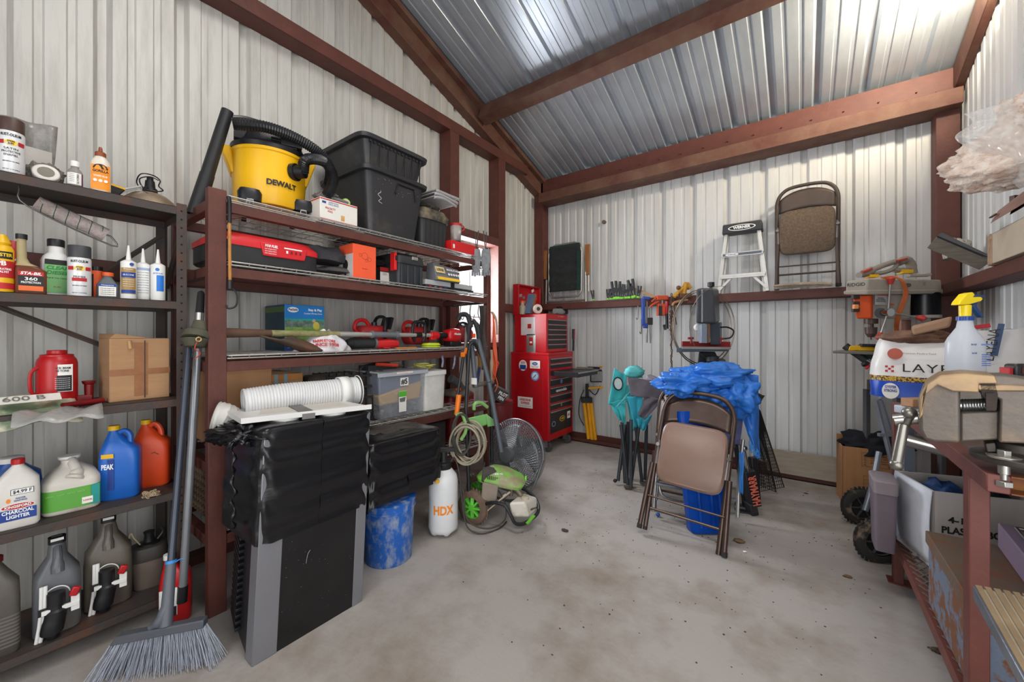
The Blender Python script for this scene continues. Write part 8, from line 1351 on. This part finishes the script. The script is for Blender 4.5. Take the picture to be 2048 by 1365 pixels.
t, q, k = view('wall_rack_board', 'pinkish brown board with dark brackets sticking out over the right wall girt', 'board', 2020, 420, 1.85); g = G(); g.hexa([q(1980, 448, 0), q(2110, 370, -.2), q(2110, 366, -.08), q(1990, 440, .1), q(1996, 422, 0), q(2110, 335, -.2), q(2110, 335, -.08), q(2000, 420, .1)]); obj('board', g, M('8a6a5e', .6, 0, .2, 6, 0, stretch=(5, 1, 1)), t, bev=.002); g = G(); g.hexa([q(2020, 430, -.02), q(2080, 395, -.1), q(2080, 395, 0), q(2020, 428, .05), q(2022, 424, -.02), q(2100, 370, -.1), q(2100, 370, 0), q(2022, 422, .05)]); g.box(q(2030, 398, .02), (.03, .02, .03)); g.box(q(1986, 432, -.01), (.03, .01, .006), (0, -.6, 0)); obj('bracket', g, M('4d2a26', .5), t)
# hanging bag of insulation
t, q, k = view('plastic_insulation_bag', 'clear plastic bag of pinkish shredded insulation hanging at the upper right edge', 'bag', 2050, 290, 1.40, th=R(-14))
INS = M('c0a391', .9, 0, .3, 22, .9, col2='ddd3c9', thr=.5, soft=.16, bscale=60)
def rough(c, r, seed, n=130, m=80):
    def f(u, v):
        a = 2*math.pi*u; ph = math.pi*(v-.5); d = Vector((math.cos(ph)*math.cos(a), math.cos(ph)*math.sin(a), math.sin(ph)))
        k = 1+.28*noise.noise(d*2+Vector((seed, 0, 0)))+.10*noise.noise(d*7+Vector((0, seed, 0)))+.06*noise.noise(d*19+Vector((0, 0, seed)))
        return (c[0]+d.x*r[0]*k, c[1]+d.y*r[1]*k, c[2]+d.z*r[2]*k)
    return f
g = G(); c = q(2022, 290, 0); g.surf(130, 80, rough(c+Vector((.12, .08, -.03)), (.27, .13, .125), 4)); g.surf(130, 80, rough(c+Vector((.16, .08, .09)), (.21, .12, .13), 9)); obj('insulation', g, INS, t, smooth=180)
FILM = M('e6e3df', .06, 0, .05, 8, .55, alpha=.34, bscale=7)
g = G(); g.surf(60, 40, lambda u, v: tuple(q(1927+17*math.sin(v*9)*(1-u)*(1-u)+160*u, (176+(228-176)*(1-u)**.8)*(1-v)+(318+70*u-18*math.sin(u*6)*u)*v, -.07+.10*(2*v-1)**2+.012*noise.noise(Vector((u*9, v*9, 2)))+.008*abs(noise.noise(Vector((u*3, v*25, 5))))+.05*(1-u)**3)))
g.surf(12, 24, lambda u, v: tuple(q(1927+17*math.sin(v*9)+4*u, 228+90*v, .02+.05*u))); obj('clear_film', g, FILM, t, smooth=180)
g = G(); a_ = L(t, Vector((.62, 1.35, 1.745))); g.bb(tuple(c+Vector((.05, .0, -.17))), tuple(c+Vector((.60, .16, -.15)))); obj('support_board', g, M('8a6a5e', .6), t)

# ------------------------------------------------------------------ repeats carry one group
GR = {'folding_chair': 'brown folding chairs', 'camp_chair': 'folded camp chairs', 'chainsaw': 'chainsaws on the third rack shelf', 'storage_tote': 'stacked black totes', 'weed_killer_jug': 'jugs with strapped-on wands', 'flexible_duct': 'white ribbed ducts', 'feed_bag': 'feed bags on the bench', 'braided_cord': 'braided cords under the rack shelf', 'wire_hook': 'steel hooks on the girt', 'spray_can': 'paint spray cans on the shelving unit', 'storage_tote': 'black storage totes'}
for o in list(S.objects):
    n = o.name.split('.')[0]
    if n in GR and 'category' in o and 'group' not in o: o['group'] = GR[n]
